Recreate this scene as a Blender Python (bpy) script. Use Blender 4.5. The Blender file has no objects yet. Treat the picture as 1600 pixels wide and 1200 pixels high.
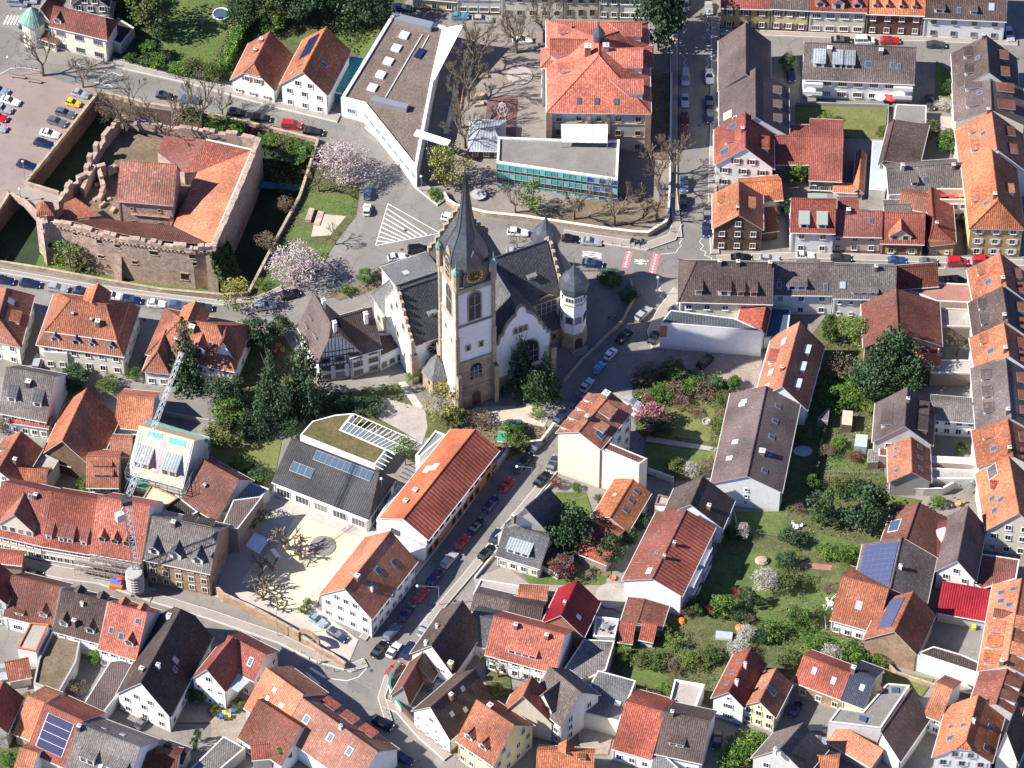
import bpy,bmesh,math,random
from mathutils import Vector,Matrix
from mathutils.geometry import tessellate_polygon
rnd=random.Random(7)
scene=bpy.context.scene
col=scene.collection
R=math.radians
#  camera, sky, sun, exposure
PITCH,FPX,DIST=R(49.0),6500.0,867.0
cp,sp=math.cos(PITCH),math.sin(PITCH)
CAM=Vector((0,-DIST*cp,DIST*sp))
cd=bpy.data.cameras.new('camera');cam=bpy.data.objects.new('camera',cd);col.objects.link(cam)
cam.location=CAM;cam.rotation_euler=(R(90)-PITCH,0,0)
cd.sensor_width=36;cd.lens=FPX/1600*36;cd.clip_start=10;cd.clip_end=6000
scene.camera=cam
SUN_EL,SUN_DIR=R(40.5),Vector((-math.cos(R(9)),-math.sin(R(9)),0))
w=bpy.data.worlds.new("World");scene.world=w;w.use_nodes=True
nt=w.node_tree;bg=nt.nodes['Background']
sky=nt.nodes.new('ShaderNodeTexSky');sky.sky_type='NISHITA';sky.sun_disc=False
sky.air_density=1.0;sky.dust_density=0.2;sky.ozone_density=3.0;sky.sun_elevation=SUN_EL;sky.sun_rotation=math.atan2(SUN_DIR.x,SUN_DIR.y)
vm=nt.nodes.new('ShaderNodeVectorMath');vm.operation='MULTIPLY';vm.inputs[1].default_value=(.82,.95,1.36);nt.links.new(sky.outputs[0],vm.inputs[0]);nt.links.new(vm.outputs[0],bg.inputs[0]);bg.inputs[1].default_value=0.058
sd=bpy.data.lights.new('sun','SUN');sd.energy=5.0;sd.angle=R(0.5);sd.color=(1,0.945,0.86)
so=bpy.data.objects.new('sun',sd);col.objects.link(so)
sv=SUN_DIR*math.cos(SUN_EL)+Vector((0,0,math.sin(SUN_EL)))
so.rotation_euler=sv.to_track_quat('Z','Y').to_euler();so.location=sv*400
scene.view_settings.view_transform='Standard';scene.view_settings.look='None'
scene.view_settings.exposure=0.9;scene.view_settings.gamma=1
scene.render.engine='CYCLES'
scene.cycles.max_bounces=5;scene.cycles.diffuse_bounces=2;scene.cycles.transparent_max_bounces=6
#  survey: where a sight line meets a height
OX=OY=0.0
def tile(c,r):
 global OX,OY
 OX=(0,400,800,1180)[c];OY=(0,290,590,890)[r]
def full():
 global OX,OY
 OX=None
def q(p):
 return(p[0],p[1])if OX is None else(OX+p[0]/3.8095,OY+p[1]/3.8095)
def at(p,z=0.0):
 x,y=q(p)
 ray=Vector((x-800,cp*FPX+sp*(600-y),-sp*FPX+cp*(600-y)))
 t=(z-CAM.z)/ray.z
 return CAM+ray*t
def proj(v):
 d=v-CAM
 f=d.y*cp-d.z*sp;u=d.y*sp+d.z*cp
 return(800+FPX*d.x/f,600-FPX*u/f)
 #  materials
MATS={}
def _mat(name):
 m=bpy.data.materials.new(name);m.use_nodes=True
 n=m.node_tree.nodes;l=m.node_tree.links
 return m,n,l,n['Principled BSDF']
def ramp(n,l,src,stops):
 r=n.new('ShaderNodeValToRGB');e=r.color_ramp.elements
 while len(e)<len(stops):e.new(0.5)
 for i,(p,c)in enumerate(stops):
  e[i].position=p;e[i].color=(*c,1)
 l.new(src,r.inputs[0]);return r.outputs[0]
def mixc(n,l,a,b,f,mode='MIX'):
 m=n.new('ShaderNodeMix');m.data_type='RGBA';m.blend_type=mode
 for s,v in((m.inputs[0],f),(m.inputs[6],a),(m.inputs[7],b)):
  if isinstance(v,(int,float)):s.default_value=v
  elif isinstance(v,tuple):s.default_value=(*v,1)
  else:l.new(v,s)
 return m.outputs[2]
def noise(n,l,vec,scale,detail=4,rough=.6):
 t=n.new('ShaderNodeTexNoise');t.inputs['Scale'].default_value=scale
 t.inputs['Detail'].default_value=detail;t.inputs['Roughness'].default_value=rough
 if vec is not None:l.new(vec,t.inputs['Vector'])
 return t.outputs['Fac']
def sc(c,k):return tuple(max(0,min(1,x*k))for x in c)
def uvn(n):return n.new('ShaderNodeUVMap').outputs[0]
def pos(n):return n.new('ShaderNodeNewGeometry').outputs['Position']
def mapping(n,l,vec,s=(1,1,1),rz=0):
 m=n.new('ShaderNodeMapping');m.inputs['Scale'].default_value=s;m.inputs['Rotation'].default_value=(0,0,rz)
 l.new(vec,m.inputs['Vector']);return m.outputs[0]
def bump(n,l,h,b,strength=.4,dist=.05):
 u=n.new('ShaderNodeBump');u.inputs['Strength'].default_value=strength;u.inputs['Distance'].default_value=dist
 l.new(h,u.inputs['Height']);l.new(u.outputs[0],b.inputs['Normal'])
def objrand(n):
 return n.new('ShaderNodeObjectInfo').outputs['Random']
def tiles(name,c,dark=.55,moss=.3,pan=.42,var=.25,contrast=.35,mosscol=(.10,.075,.06)):
 m,n,l,b=_mat(name);uv=uvn(n)
 br=n.new('ShaderNodeTexBrick');br.offset=.5;br.inputs['Scale'].default_value=1
 br.inputs['Brick Width'].default_value=pan*.75;br.inputs['Row Height'].default_value=pan*.9
 br.inputs['Mortar Size'].default_value=.02;br.inputs['Color1'].default_value=(*sc(c,1+var),1)
 br.inputs['Color2'].default_value=(*sc(c,1-var),1);br.inputs['Mortar'].default_value=(*sc(c,dark),1)
 l.new(uv,br.inputs['Vector'])
 wv=n.new('ShaderNodeTexWave');wv.wave_type='BANDS';wv.bands_direction='X';wv.inputs['Scale'].default_value=.314/pan
 l.new(uv,wv.inputs['Vector'])
 k=ramp(n,l,wv.outputs['Fac'],[(.0,(1-contrast,)*3),(.55,(1,)*3)])
 c1=mixc(n,l,br.outputs['Color'],k,1.0,'MULTIPLY')
 p=pos(n)
 n1=noise(n,l,p,.35,6,.65);f1=ramp(n,l,n1,[(.42,(0,)*3),(.68,(1,)*3)])
 st=noise(n,l,mapping(n,l,uv,(1.6,.22,1)),1.0,5,.7);f2=ramp(n,l,st,[(.45,(0,)*3),(.75,(1,)*3)])
 mm=n.new('ShaderNodeMath');mm.operation='MULTIPLY';mm.inputs[1].default_value=moss;l.new(f1,mm.inputs[0])
 c2=mixc(n,l,c1,mosscol,mm.outputs[0])
 mm2=n.new('ShaderNodeMath');mm2.operation='MULTIPLY';mm2.inputs[1].default_value=moss*.9;l.new(f2,mm2.inputs[0])
 c3=mixc(n,l,c2,sc(c,.45),mm2.outputs[0])
 n3=noise(n,l,p,2.2,5,.8)
 c4=mixc(n,l,c3,ramp(n,l,n3,[(.3,(.66,)*3),(.7,(1.32,)*3)]),1.0,'MULTIPLY')
 hr=n.new('ShaderNodeMapRange');hr.inputs[3].default_value=.85;hr.inputs[4].default_value=1.15
 l.new(objrand(n),hr.inputs[0])
 c5=mixc(n,l,c4,hr.outputs[0],1.0,'MULTIPLY')
 wr=n.new('ShaderNodeMath');wr.operation='MULTIPLY';wr.inputs[1].default_value=7.31;l.new(objrand(n),wr.inputs[0])
 fr=n.new('ShaderNodeMath');fr.operation='FRACT';l.new(wr.outputs[0],fr.inputs[0])
 ms=n.new('ShaderNodeMath');ms.operation='MULTIPLY';ms.inputs[1].default_value=.45*min(1,moss*2.5);l.new(fr.outputs[0],ms.inputs[0])
 g_=sum(c)/3;c5=mixc(n,l,c5,tuple(g_*.55+x*.35 for x in c),ms.outputs[0])
 n5=noise(n,l,p,.13,3,.5);c5=mixc(n,l,c5,ramp(n,l,n5,[(.35,(.72,)*3),(.65,(1.22,)*3)]),1.0,'MULTIPLY')
 sp=n.new('ShaderNodeTexWhiteNoise');sn=n.new('ShaderNodeVectorMath');sn.operation='SNAP';sn.inputs[1].default_value=(pan*.75,pan*.9,1);l.new(uv,sn.inputs[0]);l.new(sn.outputs[0],sp.inputs[0])
 c5=mixc(n,l,c5,ramp(n,l,sp.outputs[0],[(.0,(.78,)*3),(.9,(1.1,)*3),(.97,(1.5,)*3)]),min(1,var*3),'MULTIPLY')
 l.new(c5,b.inputs['Base Color']);b.inputs['Roughness'].default_value=.75
 b.inputs['Specular IOR Level'].default_value=.2;bump(n,l,wv.outputs['Fac'],b,.6,.08)
 MATS[name]=m;return m
def plaster(name,c,dirt=.25,dcol=None,rough=.85):
 m,n,l,b=_mat(name);p=pos(n)
 n1=noise(n,l,mapping(n,l,p,(.9,.9,.12)),.8,5,.65)
 f=ramp(n,l,n1,[(.45,(0,)*3),(.8,(dirt,)*3)])
 c1=mixc(n,l,c,dcol or sc(c,.5),f)
 n2=noise(n,l,p,1.6,5,.7)
 c2=mixc(n,l,c1,ramp(n,l,n2,[(.3,(.88,)*3),(.7,(1.06,)*3)]),1.0,'MULTIPLY')
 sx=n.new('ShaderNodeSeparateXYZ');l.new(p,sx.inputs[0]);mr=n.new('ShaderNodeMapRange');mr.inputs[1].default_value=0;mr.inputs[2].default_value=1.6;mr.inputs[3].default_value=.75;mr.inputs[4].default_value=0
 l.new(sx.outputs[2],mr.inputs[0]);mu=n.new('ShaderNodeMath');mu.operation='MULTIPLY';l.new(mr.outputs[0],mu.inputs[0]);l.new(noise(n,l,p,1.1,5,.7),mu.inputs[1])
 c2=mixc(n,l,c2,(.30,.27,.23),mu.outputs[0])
 l.new(c2,b.inputs['Base Color']);b.inputs['Roughness'].default_value=rough
 bump(n,l,noise(n,l,p,6,3),b,.15,.02)
 MATS[name]=m;return m
def masonry(name,c1,c2,mort,bw=.6,bh=.3,ns=.5,soot=.3):
 m,n,l,b=_mat(name);uv=uvn(n);p=pos(n)
 br=n.new('ShaderNodeTexBrick');br.inputs['Scale'].default_value=1
 br.inputs['Brick Width'].default_value=bw;br.inputs['Row Height'].default_value=bh
 br.inputs['Mortar Size'].default_value=.03;br.inputs['Color1'].default_value=(*c1,1)
 br.inputs['Color2'].default_value=(*c2,1);br.inputs['Mortar'].default_value=(*mort,1)
 l.new(uv,br.inputs['Vector'])
 n1=noise(n,l,p,ns,6,.75)
 cc=mixc(n,l,br.outputs['Color'],ramp(n,l,n1,[(.3,(.55,)*3),(.5,(.95,)*3),(.72,(1.35,)*3)]),1.0,'MULTIPLY')
 n2=noise(n,l,p,2.5,4,.8)
 f=ramp(n,l,n2,[(.45,(0,)*3),(.75,(soot,)*3)])
 l.new(mixc(n,l,cc,sc(c2,.35),f),b.inputs['Base Color'])
 b.inputs['Roughness'].default_value=.9;bump(n,l,n2,b,.6,.12)
 MATS[name]=m;return m
def plain(name,c,rough=.6,metal=0.0,var=.0,ns=2.0,spec=None):
 m,n,l,b=_mat(name);b.inputs['Roughness'].default_value=rough;b.inputs['Metallic'].default_value=metal
 if spec is not None:b.inputs['Specular IOR Level'].default_value=spec
 if var:
  n1=noise(n,l,pos(n),ns,5,.7)
  l.new(mixc(n,l,c,ramp(n,l,n1,[(.28,(1-var,)*3),(.72,(1+var,)*3)]),1.0,'MULTIPLY'),b.inputs['Base Color'])
 else:b.inputs['Base Color'].default_value=(*c,1)
 MATS[name]=m;return m
def ground(name,c1,c2,ns=.15,fine=3.0,c3=None,fs=.2,rough=.92,cracks=0):
 m,n,l,b=_mat(name);p=pos(n)
 a=noise(n,l,p,ns,7,.68)
 cc=ramp(n,l,a,[(.32,c1),(.5,tuple((x+y)/2 for x,y in zip(c1,c2))),(.68,c2)])
 if c3:
  a2=noise(n,l,p,ns*4.7,5,.7)
  cc=mixc(n,l,cc,c3,ramp(n,l,a2,[(.52,(0,)*3),(.66,(.8,)*3)]))
 a3=noise(n,l,p,fine,4,.75)
 cc=mixc(n,l,cc,ramp(n,l,a3,[(.3,(1-fs,)*3),(.7,(1+fs,)*3)]),1.0,'MULTIPLY')
 if cracks:
  v=n.new('ShaderNodeTexVoronoi');v.feature='DISTANCE_TO_EDGE';v.inputs['Scale'].default_value=.13
  wd=n.new('ShaderNodeTexNoise');wd.inputs['Scale'].default_value=.5;l.new(p,wd.inputs['Vector'])
  ad=n.new('ShaderNodeVectorMath');ad.operation='MULTIPLY_ADD';ad.inputs[1].default_value=(4,4,4)
  l.new(wd.outputs['Color'],ad.inputs[0]);l.new(p,ad.inputs[2]);l.new(ad.outputs[0],v.inputs['Vector'])
  cc=mixc(n,l,ramp(n,l,v.outputs['Distance'],[(.0,(cracks,)*3),(.018,(1,)*3)]),cc,1.0,'MULTIPLY')
  v2=n.new('ShaderNodeTexVoronoi');v2.inputs['Scale'].default_value=.09;l.new(p,v2.inputs['Vector'])
  cc=mixc(n,l,cc,ramp(n,l,v2.outputs['Color'],[(.0,(.86,)*3),(1,(1.12,)*3)]),1.0,'MULTIPLY')
 l.new(cc,b.inputs['Base Color']);b.inputs['Roughness'].default_value=rough
 bump(n,l,a3,b,.3,.08)
 MATS[name]=m;return m
def leaf(name,c1,c2,var=.35):
 m,n,l,b=_mat(name)
 wn=n.new('ShaderNodeTexWhiteNoise');sn=n.new('ShaderNodeVectorMath');sn.operation='SNAP';sn.inputs[1].default_value=(.35,.35,.35)
 l.new(pos(n),sn.inputs[0]);l.new(sn.outputs[0],wn.inputs[0])
 cc=ramp(n,l,wn.outputs[0],[(0,c1),(1,c2)])
 n1=noise(n,l,pos(n),.8,3,.6)
 cc=mixc(n,l,cc,ramp(n,l,n1,[(.3,(1-var,)*3),(.7,(1+var,)*3)]),1.0,'MULTIPLY')
 l.new(cc,b.inputs['Base Color']);b.inputs['Roughness'].default_value=.7
 b.inputs['Specular IOR Level'].default_value=.25
 MATS[name]=m;return m
tiles('t_orange',(.56,.19,.085),moss=.25)
tiles('t_orange_old',(.46,.155,.08),moss=.55)
tiles('t_salmon',(.56,.20,.10),moss=.2)
tiles('t_coral',(.54,.17,.115),moss=.12)
tiles('t_vivid',(.56,.165,.08),moss=.06,pan=.5,var=.04,contrast=.08)
tiles('t_rib',(.42,.115,.075),moss=.1,pan=.85,var=.05,contrast=.6)
tiles('t_red',(.37,.092,.06),moss=.25)
tiles('t_red_old',(.33,.085,.055),moss=.6)
tiles('t_rust',(.22,.07,.045),moss=.5)
tiles('t_brown',(.112,.078,.07),moss=.35)
tiles('t_brown_grey',(.165,.128,.118),moss=.3)
tiles('t_mauve',(.145,.108,.103),moss=.12,contrast=.12,var=.1)
tiles('t_dark',(.075,.058,.055),moss=.3)
tiles('t_grey',(.20,.175,.165),moss=.4)
tiles('t_slate',(.10,.105,.115),moss=.3,pan=.3,contrast=.1,var=.3,mosscol=(.2,.18,.17))
tiles('t_slate_pale',(.19,.195,.20),moss=.3,pan=.35,contrast=.1,var=.2)
tiles('t_slate_blue',(.045,.055,.085),moss=.1,pan=.35,contrast=.3,var=.15)
tiles('t_lichen',(.42,.12,.065),moss=.75,var=.5,pan=.5,mosscol=(.12,.13,.11))
tiles('t_crimson',(.27,.014,.024),moss=.03,pan=.5,var=.02,contrast=.25)
tiles('t_metal',(.36,.40,.44),moss=.12,pan=.6,var=.04,contrast=.3,mosscol=(.25,.25,.25))
tiles('t_metal_dark',(.11,.12,.135),moss=.15,pan=.6,var=.04,contrast=.3)
tiles('t_patina',(.22,.40,.33),moss=.3,pan=.5,var=.1)
for nm in('t_crimson','t_metal'):
 MATS[nm].node_tree.nodes['Principled BSDF'].inputs['Roughness'].default_value=.45
plaster('white',(.87,.87,.85),.13)
plaster('white_dirty',(.68,.66,.62),.45,(.35,.32,.28))
plaster('cream',(.74,.67,.52),.2)
plaster('cream_pale',(.80,.75,.62),.15)
plaster('yellow',(.72,.60,.34),.2)
plaster('ochre',(.55,.39,.18),.3)
plaster('lemon',(.80,.76,.45),.12)
plaster('pink',(.66,.49,.42),.2)
plaster('grey_wall',(.45,.43,.41),.35)
plaster('brownish',(.32,.25,.20),.4)
plaster('concrete',(.42,.41,.39),.5)
plaster('orange_paint',(.62,.20,.09),.15)
plaster('teal',(.05,.38,.38),.1)
masonry('brick',(.33,.13,.08),(.24,.09,.06),(.30,.25,.2),.5,.2)
masonry('brick_dark',(.18,.065,.05),(.13,.05,.04),(.16,.12,.1),.5,.2)
masonry('brick_tan',(.42,.26,.14),(.32,.19,.10),(.4,.33,.25),.5,.2)
masonry('sandstone',(.50,.40,.28),(.42,.32,.21),(.40,.33,.25),.9,.4,soot=.45)
masonry('castle_stone',(.43,.27,.215),(.53,.39,.32),(.50,.41,.34),.8,.36,ns=.8,soot=.6)
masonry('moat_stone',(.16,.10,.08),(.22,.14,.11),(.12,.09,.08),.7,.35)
masonry('rubble',(.38,.25,.19),(.50,.37,.28),(.5,.42,.34),.45,.28,soot=.5)
masonry('timber_clad',(.20,.13,.08),(.14,.09,.06),(.08,.05,.04),4,.35)
plain('trim',(.62,.60,.57),.6);plain('trim_dark',(.12,.11,.11),.5);plain('trim_white',(.8,.8,.78),.5)
plain('trim_brown',(.2,.12,.09),.7)
plain('glass',(.025,.032,.04),.08,0,spec=.8)
def _g():
 m=MATS['glass'];n=m.node_tree.nodes;l=m.node_tree.links;b=n['Principled BSDF']
 l.new(ramp(n,l,objrand(n),[(0,(.015,.02,.03)),(.55,(.05,.055,.06)),(.62,(.28,.27,.25)),(.75,(.05,.06,.07)),(1,(.10,.12,.15))]),b.inputs['Base Color'])
_g()
plain('glass_blue',(.06,.10,.15),.3,spec=.35)
plain('glass_teal',(.03,.22,.24),.12,spec=.7);plain('glass_pale',(.40,.46,.48),.2,var=.15,ns=1)
plain('glass_dim',(.16,.19,.2),.15,var=.15,ns=1);plain('shutter_brown',(.10,.055,.045),.6);plain('shutter_red',(.30,.12,.09),.6);plain('shutter_white',(.75,.75,.72),.6)
plain('shutter_yellow',(.6,.45,.1),.6);plain('shutter_grey',(.35,.34,.33),.6)
plain('timber',(.07,.045,.035),.8);plain('panel_teal_dark',(.03,.16,.22),.6,var=.2);plain('wood',(.42,.27,.13),.8,var=.25);plain('wood_new',(.62,.50,.33),.7,var=.15)
plain('wood_grey',(.28,.23,.19),.85,var=.3,ns=3);plain('bark',(.15,.115,.085),.9,var=.3,ns=4);plain('bark_pale',(.24,.19,.14),.9,var=.3,ns=4)
plain('lead',(.10,.11,.13),.4,.3,var=.4,ns=1.5);plain('gold',(.8,.55,.1),.35,.8)
plain('steel',(.45,.46,.48),.4,.6);plain('steel_crane',(.42,.44,.47),.5,.3);plain('steel_dark',(.06,.06,.065),.5);plain('white_paint',(.82,.82,.82),.5,var=.08)
plain('red_paint',(.62,.05,.04),.5,var=.1);plain('blue_paint',(.04,.12,.45),.5);plain('tarp_teal',(.12,.40,.38),.6,var=.2)
plain('green_paint',(.03,.30,.20),.5,var=.1);plain('black',(.015,.015,.017),.5);plain('rubber',(.02,.02,.02),.8)
plain('worn_white',(.72,.72,.70),.8,var=.25,ns=3);plain('worn_red',(.66,.17,.18),.8,var=.2,ns=3)
plain('orange_plastic',(.75,.2,.03),.5);plain('yellow_plastic',(.8,.6,.04),.5);plain('cloth_white',(.85,.85,.83),.8)
plain('skin',(.55,.33,.24),.6);plain('hair',(.05,.03,.02),.7);plain('jean',(.05,.07,.14),.8);plain('shirt',(.5,.5,.52),.8);plain('shirt_dark',(.04,.04,.06),.8)
plain('terracotta',(.5,.17,.08),.7,var=.15)
plain('foam_blue',(.25,.5,.62),.6,var=.2);plain('foil_white',(.75,.78,.8),.4)
ground('asphalt',(.17,.158,.145),(.235,.22,.20),.06,5,c3=(.205,.19,.172),fs=.22,cracks=.62)
ground('asphalt_light',(.175,.162,.148),(.26,.24,.215),.09,5,c3=(.22,.195,.168),fs=.2,cracks=.7)
ground('asphalt_patch',(.15,.145,.14),(.19,.185,.18),.2,5,fs=.15)
ground('pavement',(.27,.235,.205),(.34,.30,.265),.2,4,fs=.16)
ground('parking_paving',(.245,.185,.165),(.31,.24,.215),.12,5,c3=(.22,.17,.155),fs=.14)
ground('cobble',(.24,.19,.155),(.34,.28,.23),.4,3,fs=.3)
ground('dirt',(.12,.085,.055),(.22,.165,.115),.25,2.2,c3=(.09,.11,.035),fs=.35)
ground('garden_mix',(.045,.075,.018),(.12,.12,.045),.3,2.0,c3=(.16,.12,.08),fs=.45)
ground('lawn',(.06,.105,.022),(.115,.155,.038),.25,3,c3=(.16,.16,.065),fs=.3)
ground('lawn_dry',(.10,.13,.03),(.17,.17,.055),.25,3,c3=(.2,.17,.09),fs=.3)
ground('moat_grass_shaded',(.012,.03,.012),(.03,.055,.02),.3,3,fs=.3)  # moat floor grass, shade of the walls put into its colour
ground('sand',(.62,.54,.34),(.72,.64,.42),.12,3,fs=.07)
ground('yard_pale',(.40,.365,.32),(.50,.46,.41),.2,3,fs=.13)
ground('gravel_roof',(.17,.16,.145),(.24,.225,.205),.25,5,fs=.3)
ground('sedum',(.13,.098,.082),(.20,.15,.125),.25,2.6,c3=(.09,.075,.06),fs=.5)
ground('court_dark',(.12,.065,.06),(.17,.095,.085),.2,4,fs=.15)
ground('yard_tan',(.20,.17,.15),(.27,.235,.205),.15,4,c3=(.17,.145,.125),fs=.2)
ground('sedum_green',(.07,.075,.025),(.17,.12,.055),.3,2.5,c3=(.05,.07,.02),fs=.35)
ground('terrace',(.30,.27,.245),(.42,.38,.34),.3,3,fs=.2)
ground('gravel_pale',(.42,.37,.29),(.54,.48,.38),.2,4,fs=.15)
ground('tile_red',(.28,.13,.10),(.36,.18,.14),.3,3,fs=.2)
leaf('leaf_dark',(.018,.045,.018),(.055,.105,.04));leaf('leaf_spruce',(.03,.07,.035),(.11,.17,.085))
leaf('leaf_green',(.03,.08,.012),(.09,.17,.03));leaf('leaf_fresh',(.09,.17,.02),(.20,.29,.06))
leaf('leaf_olive',(.06,.075,.02),(.15,.16,.055));leaf('leaf_yellow',(.22,.22,.05),(.36,.33,.10))
leaf('leaf_red',(.10,.02,.02),(.22,.06,.05));leaf('leaf_brown',(.10,.06,.04),(.21,.14,.09))
leaf('blossom_pink',(.36,.25,.28),(.58,.46,.48),.2);leaf('blossom_white',(.36,.34,.30),(.66,.62,.57),.15)
leaf('blossom_magenta',(.30,.10,.13),(.50,.22,.25),.2);leaf('twig',(.13,.10,.07),(.24,.19,.14),.2)
leaf('ivy',(.02,.045,.012),(.06,.10,.025));leaf('dry_leaf',(.20,.15,.10),(.34,.27,.19))
def M(x):return MATS[x]if isinstance(x,str)else x
#  mesh building
def uvframe(nrm):
 if abs(nrm.z)>.995:return Vector((1,0,0)),Vector((0,1,0))
 v=(Vector((0,0,1))-nrm*nrm.z).normalized()
 return v.cross(nrm),v
class MB:
 def __init__(s):s.v=[];s.f=[];s.m=[];s.u=[]
 def face(s,pts,m=0):
  pts=[Vector(p)for p in pts];i=len(s.v);s.v+=pts;s.f.append(list(range(i,i+len(pts))));s.m.append(m)
  nr=Vector((0,0,0))
  for a in range(len(pts)):
   p,t=pts[a],pts[(a+1)%len(pts)]
   nr+=Vector(((p.y-t.y)*(p.z+t.z),(p.z-t.z)*(p.x+t.x),(p.x-t.x)*(p.y+t.y)))
  nr=nr.normalized()if nr.length>1e-9 else Vector((0,0,1))
  U,V=uvframe(nr);s.u+=[(p.dot(U),p.dot(V))for p in pts]
 def slab(s,pts,th,mt=0,ms=1):
  lo=[Vector(p)-Vector((0,0,th))for p in pts];n=len(pts)
  s.face(pts,mt);s.face(lo[::-1],ms)
  for i in range(n):s.face([lo[i],lo[(i+1)%n],pts[(i+1)%n],pts[i]],ms)
 def box(s,c,sx,sy,sz,m=0,rz=0.0,mt=None):
  ca,sa=math.cos(rz),math.sin(rz);c=Vector(c)
  def P(x,y,z):return c+Vector((x*ca-y*sa,x*sa+y*ca,z))
  x,y=sx/2,sy/2
  b=[P(-x,-y,0),P(x,-y,0),P(x,y,0),P(-x,y,0)];t=[P(-x,-y,sz),P(x,-y,sz),P(x,y,sz),P(-x,y,sz)]
  s.face(t,m if mt is None else mt);s.face(b[::-1],m)
  for i in range(4):s.face([b[i],b[(i+1)%4],t[(i+1)%4],t[i]],m)
 def tube(s,a,b,r0,r1=None,n=6,m=0,cap=True):
  a,b=Vector(a),Vector(b);r1=r0 if r1 is None else r1
  d=(b-a)
  if d.length<1e-6:return
  d.normalize();x=d.orthogonal().normalized();y=d.cross(x)
  A=[a+(x*math.cos(t)+y*math.sin(t))*r0 for t in[i*2*math.pi/n for i in range(n)]]
  B=[b+(x*math.cos(t)+y*math.sin(t))*r1 for t in[i*2*math.pi/n for i in range(n)]]
  for i in range(n):s.face([A[i],A[(i+1)%n],B[(i+1)%n],B[i]],m)
  if cap:s.face(B,m);s.face(A[::-1],m)
 def lathe(s,c,prof,n=8,m=0,rot=0.0,sq=1.0):
  c=Vector(c);rings=[]
  for r,z in prof:rings.append([c+Vector((r*math.cos(rot+i*2*math.pi/n),r*math.sin(rot+i*2*math.pi/n)*sq,z))for i in range(n)])
  for a,b in zip(rings,rings[1:]):
   for i in range(n):
    j=(i+1)%n
    if(b[i]-b[j]).length<1e-4:s.face([a[i],a[j],b[i]],m)
    elif(a[i]-a[j]).length<1e-4:s.face([a[i],b[j],b[i]],m)
    else:s.face([a[i],a[j],b[j],b[i]],m)
  if prof[-1][0]>1e-3:s.face(rings[-1],m)
 def prism(s,pts,z0,z1,mw=0,mt=1):
  pts=ccw(pts);n=len(pts)
  lo=[Vector((p.x,p.y,z0))for p in pts];hi=[Vector((p.x,p.y,z1))for p in pts]
  for i in range(n):s.face([lo[i],lo[(i+1)%n],hi[(i+1)%n],hi[i]],mw)
  s.sheet(pts,z1,mt)
 def sheet(s,pts,z,m=0,holes=()):
  loops=[[Vector((p.x,p.y,z))for p in pts]]+[[Vector((p.x,p.y,z))for p in h]for h in holes]
  flat=[p for L in loops for p in L]
  for t in tessellate_polygon(loops):
   a,b,c=[flat[i]for i in t]
   if(b-a).cross(c-a).z<0:a,c=c,a
   s.face([a,b,c],m)
 def build(s,name,mats,parent=None,smooth=False,merge=False):
  me=bpy.data.meshes.new(name)
  org=ORG.get(parent.name,Vector((0,0,0)))if parent else Vector((0,0,0))
  me.from_pydata([tuple(p-org)for p in s.v],[],s.f)
  ul=me.uv_layers.new(name='UVMap');ul.data.foreach_set('uv',[x for t in s.u for x in t])
  for k in(mats if isinstance(mats,(list,tuple))else[mats]):me.materials.append(M(k))
  me.polygons.foreach_set('material_index',s.m)
  if merge:
   bm=bmesh.new();bm.from_mesh(me);bmesh.ops.remove_doubles(bm,verts=bm.verts,dist=.001);bm.to_mesh(me);bm.free()
  if smooth:me.polygons.foreach_set('use_smooth',[True]*len(me.polygons))
  me.update()
  o=bpy.data.objects.new(name,me);col.objects.link(o)
  if parent:o.parent=parent;ORG[o.name]=org
  return o
ORG={}
def ccw(pts):
 a=sum(p.x*q_.y-q_.x*p.y for p,q_ in zip(pts,pts[1:]+pts[:1]))
 return list(pts)if a>0 else list(pts)[::-1]
def tag(o,label,cat,group=None,kind=None):
 if label:o['label']=label
 if cat:o['category']=cat
 if group:o['group']=group
 if kind:o['kind']=kind
 return o
def thing(name,label,cat,loc,group=None,rz=0):
 o=bpy.data.objects.new(name,None);col.objects.link(o);o.location=loc;o.rotation_euler=(0,0,rz)
 o.empty_display_size=.5
 ORG[o.name]=Vector(loc);return tag(o,label,cat,group)
def struct(mb,name,mats):
 o=mb.build(name,mats);o['kind']='structure';return o
def inst(src,parent,loc,rz=0.0,scale=(1,1,1),name=None):
 o=bpy.data.objects.new(name or src.name.split('.')[0],src if isinstance(src,bpy.types.Mesh)else src.data);col.objects.link(o)
 org=ORG.get(parent.name,Vector((0,0,0)))if parent else Vector((0,0,0))
 o.parent=parent;o.location=Vector(loc)-org;o.rotation_euler=(0,0,rz)if not isinstance(rz,Matrix)else rz.to_euler();o.scale=scale
 return o
def meshonly(mb,name,mats):
 o=mb.build(name,mats);me=o.data;bpy.data.objects.remove(o);return me
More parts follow.
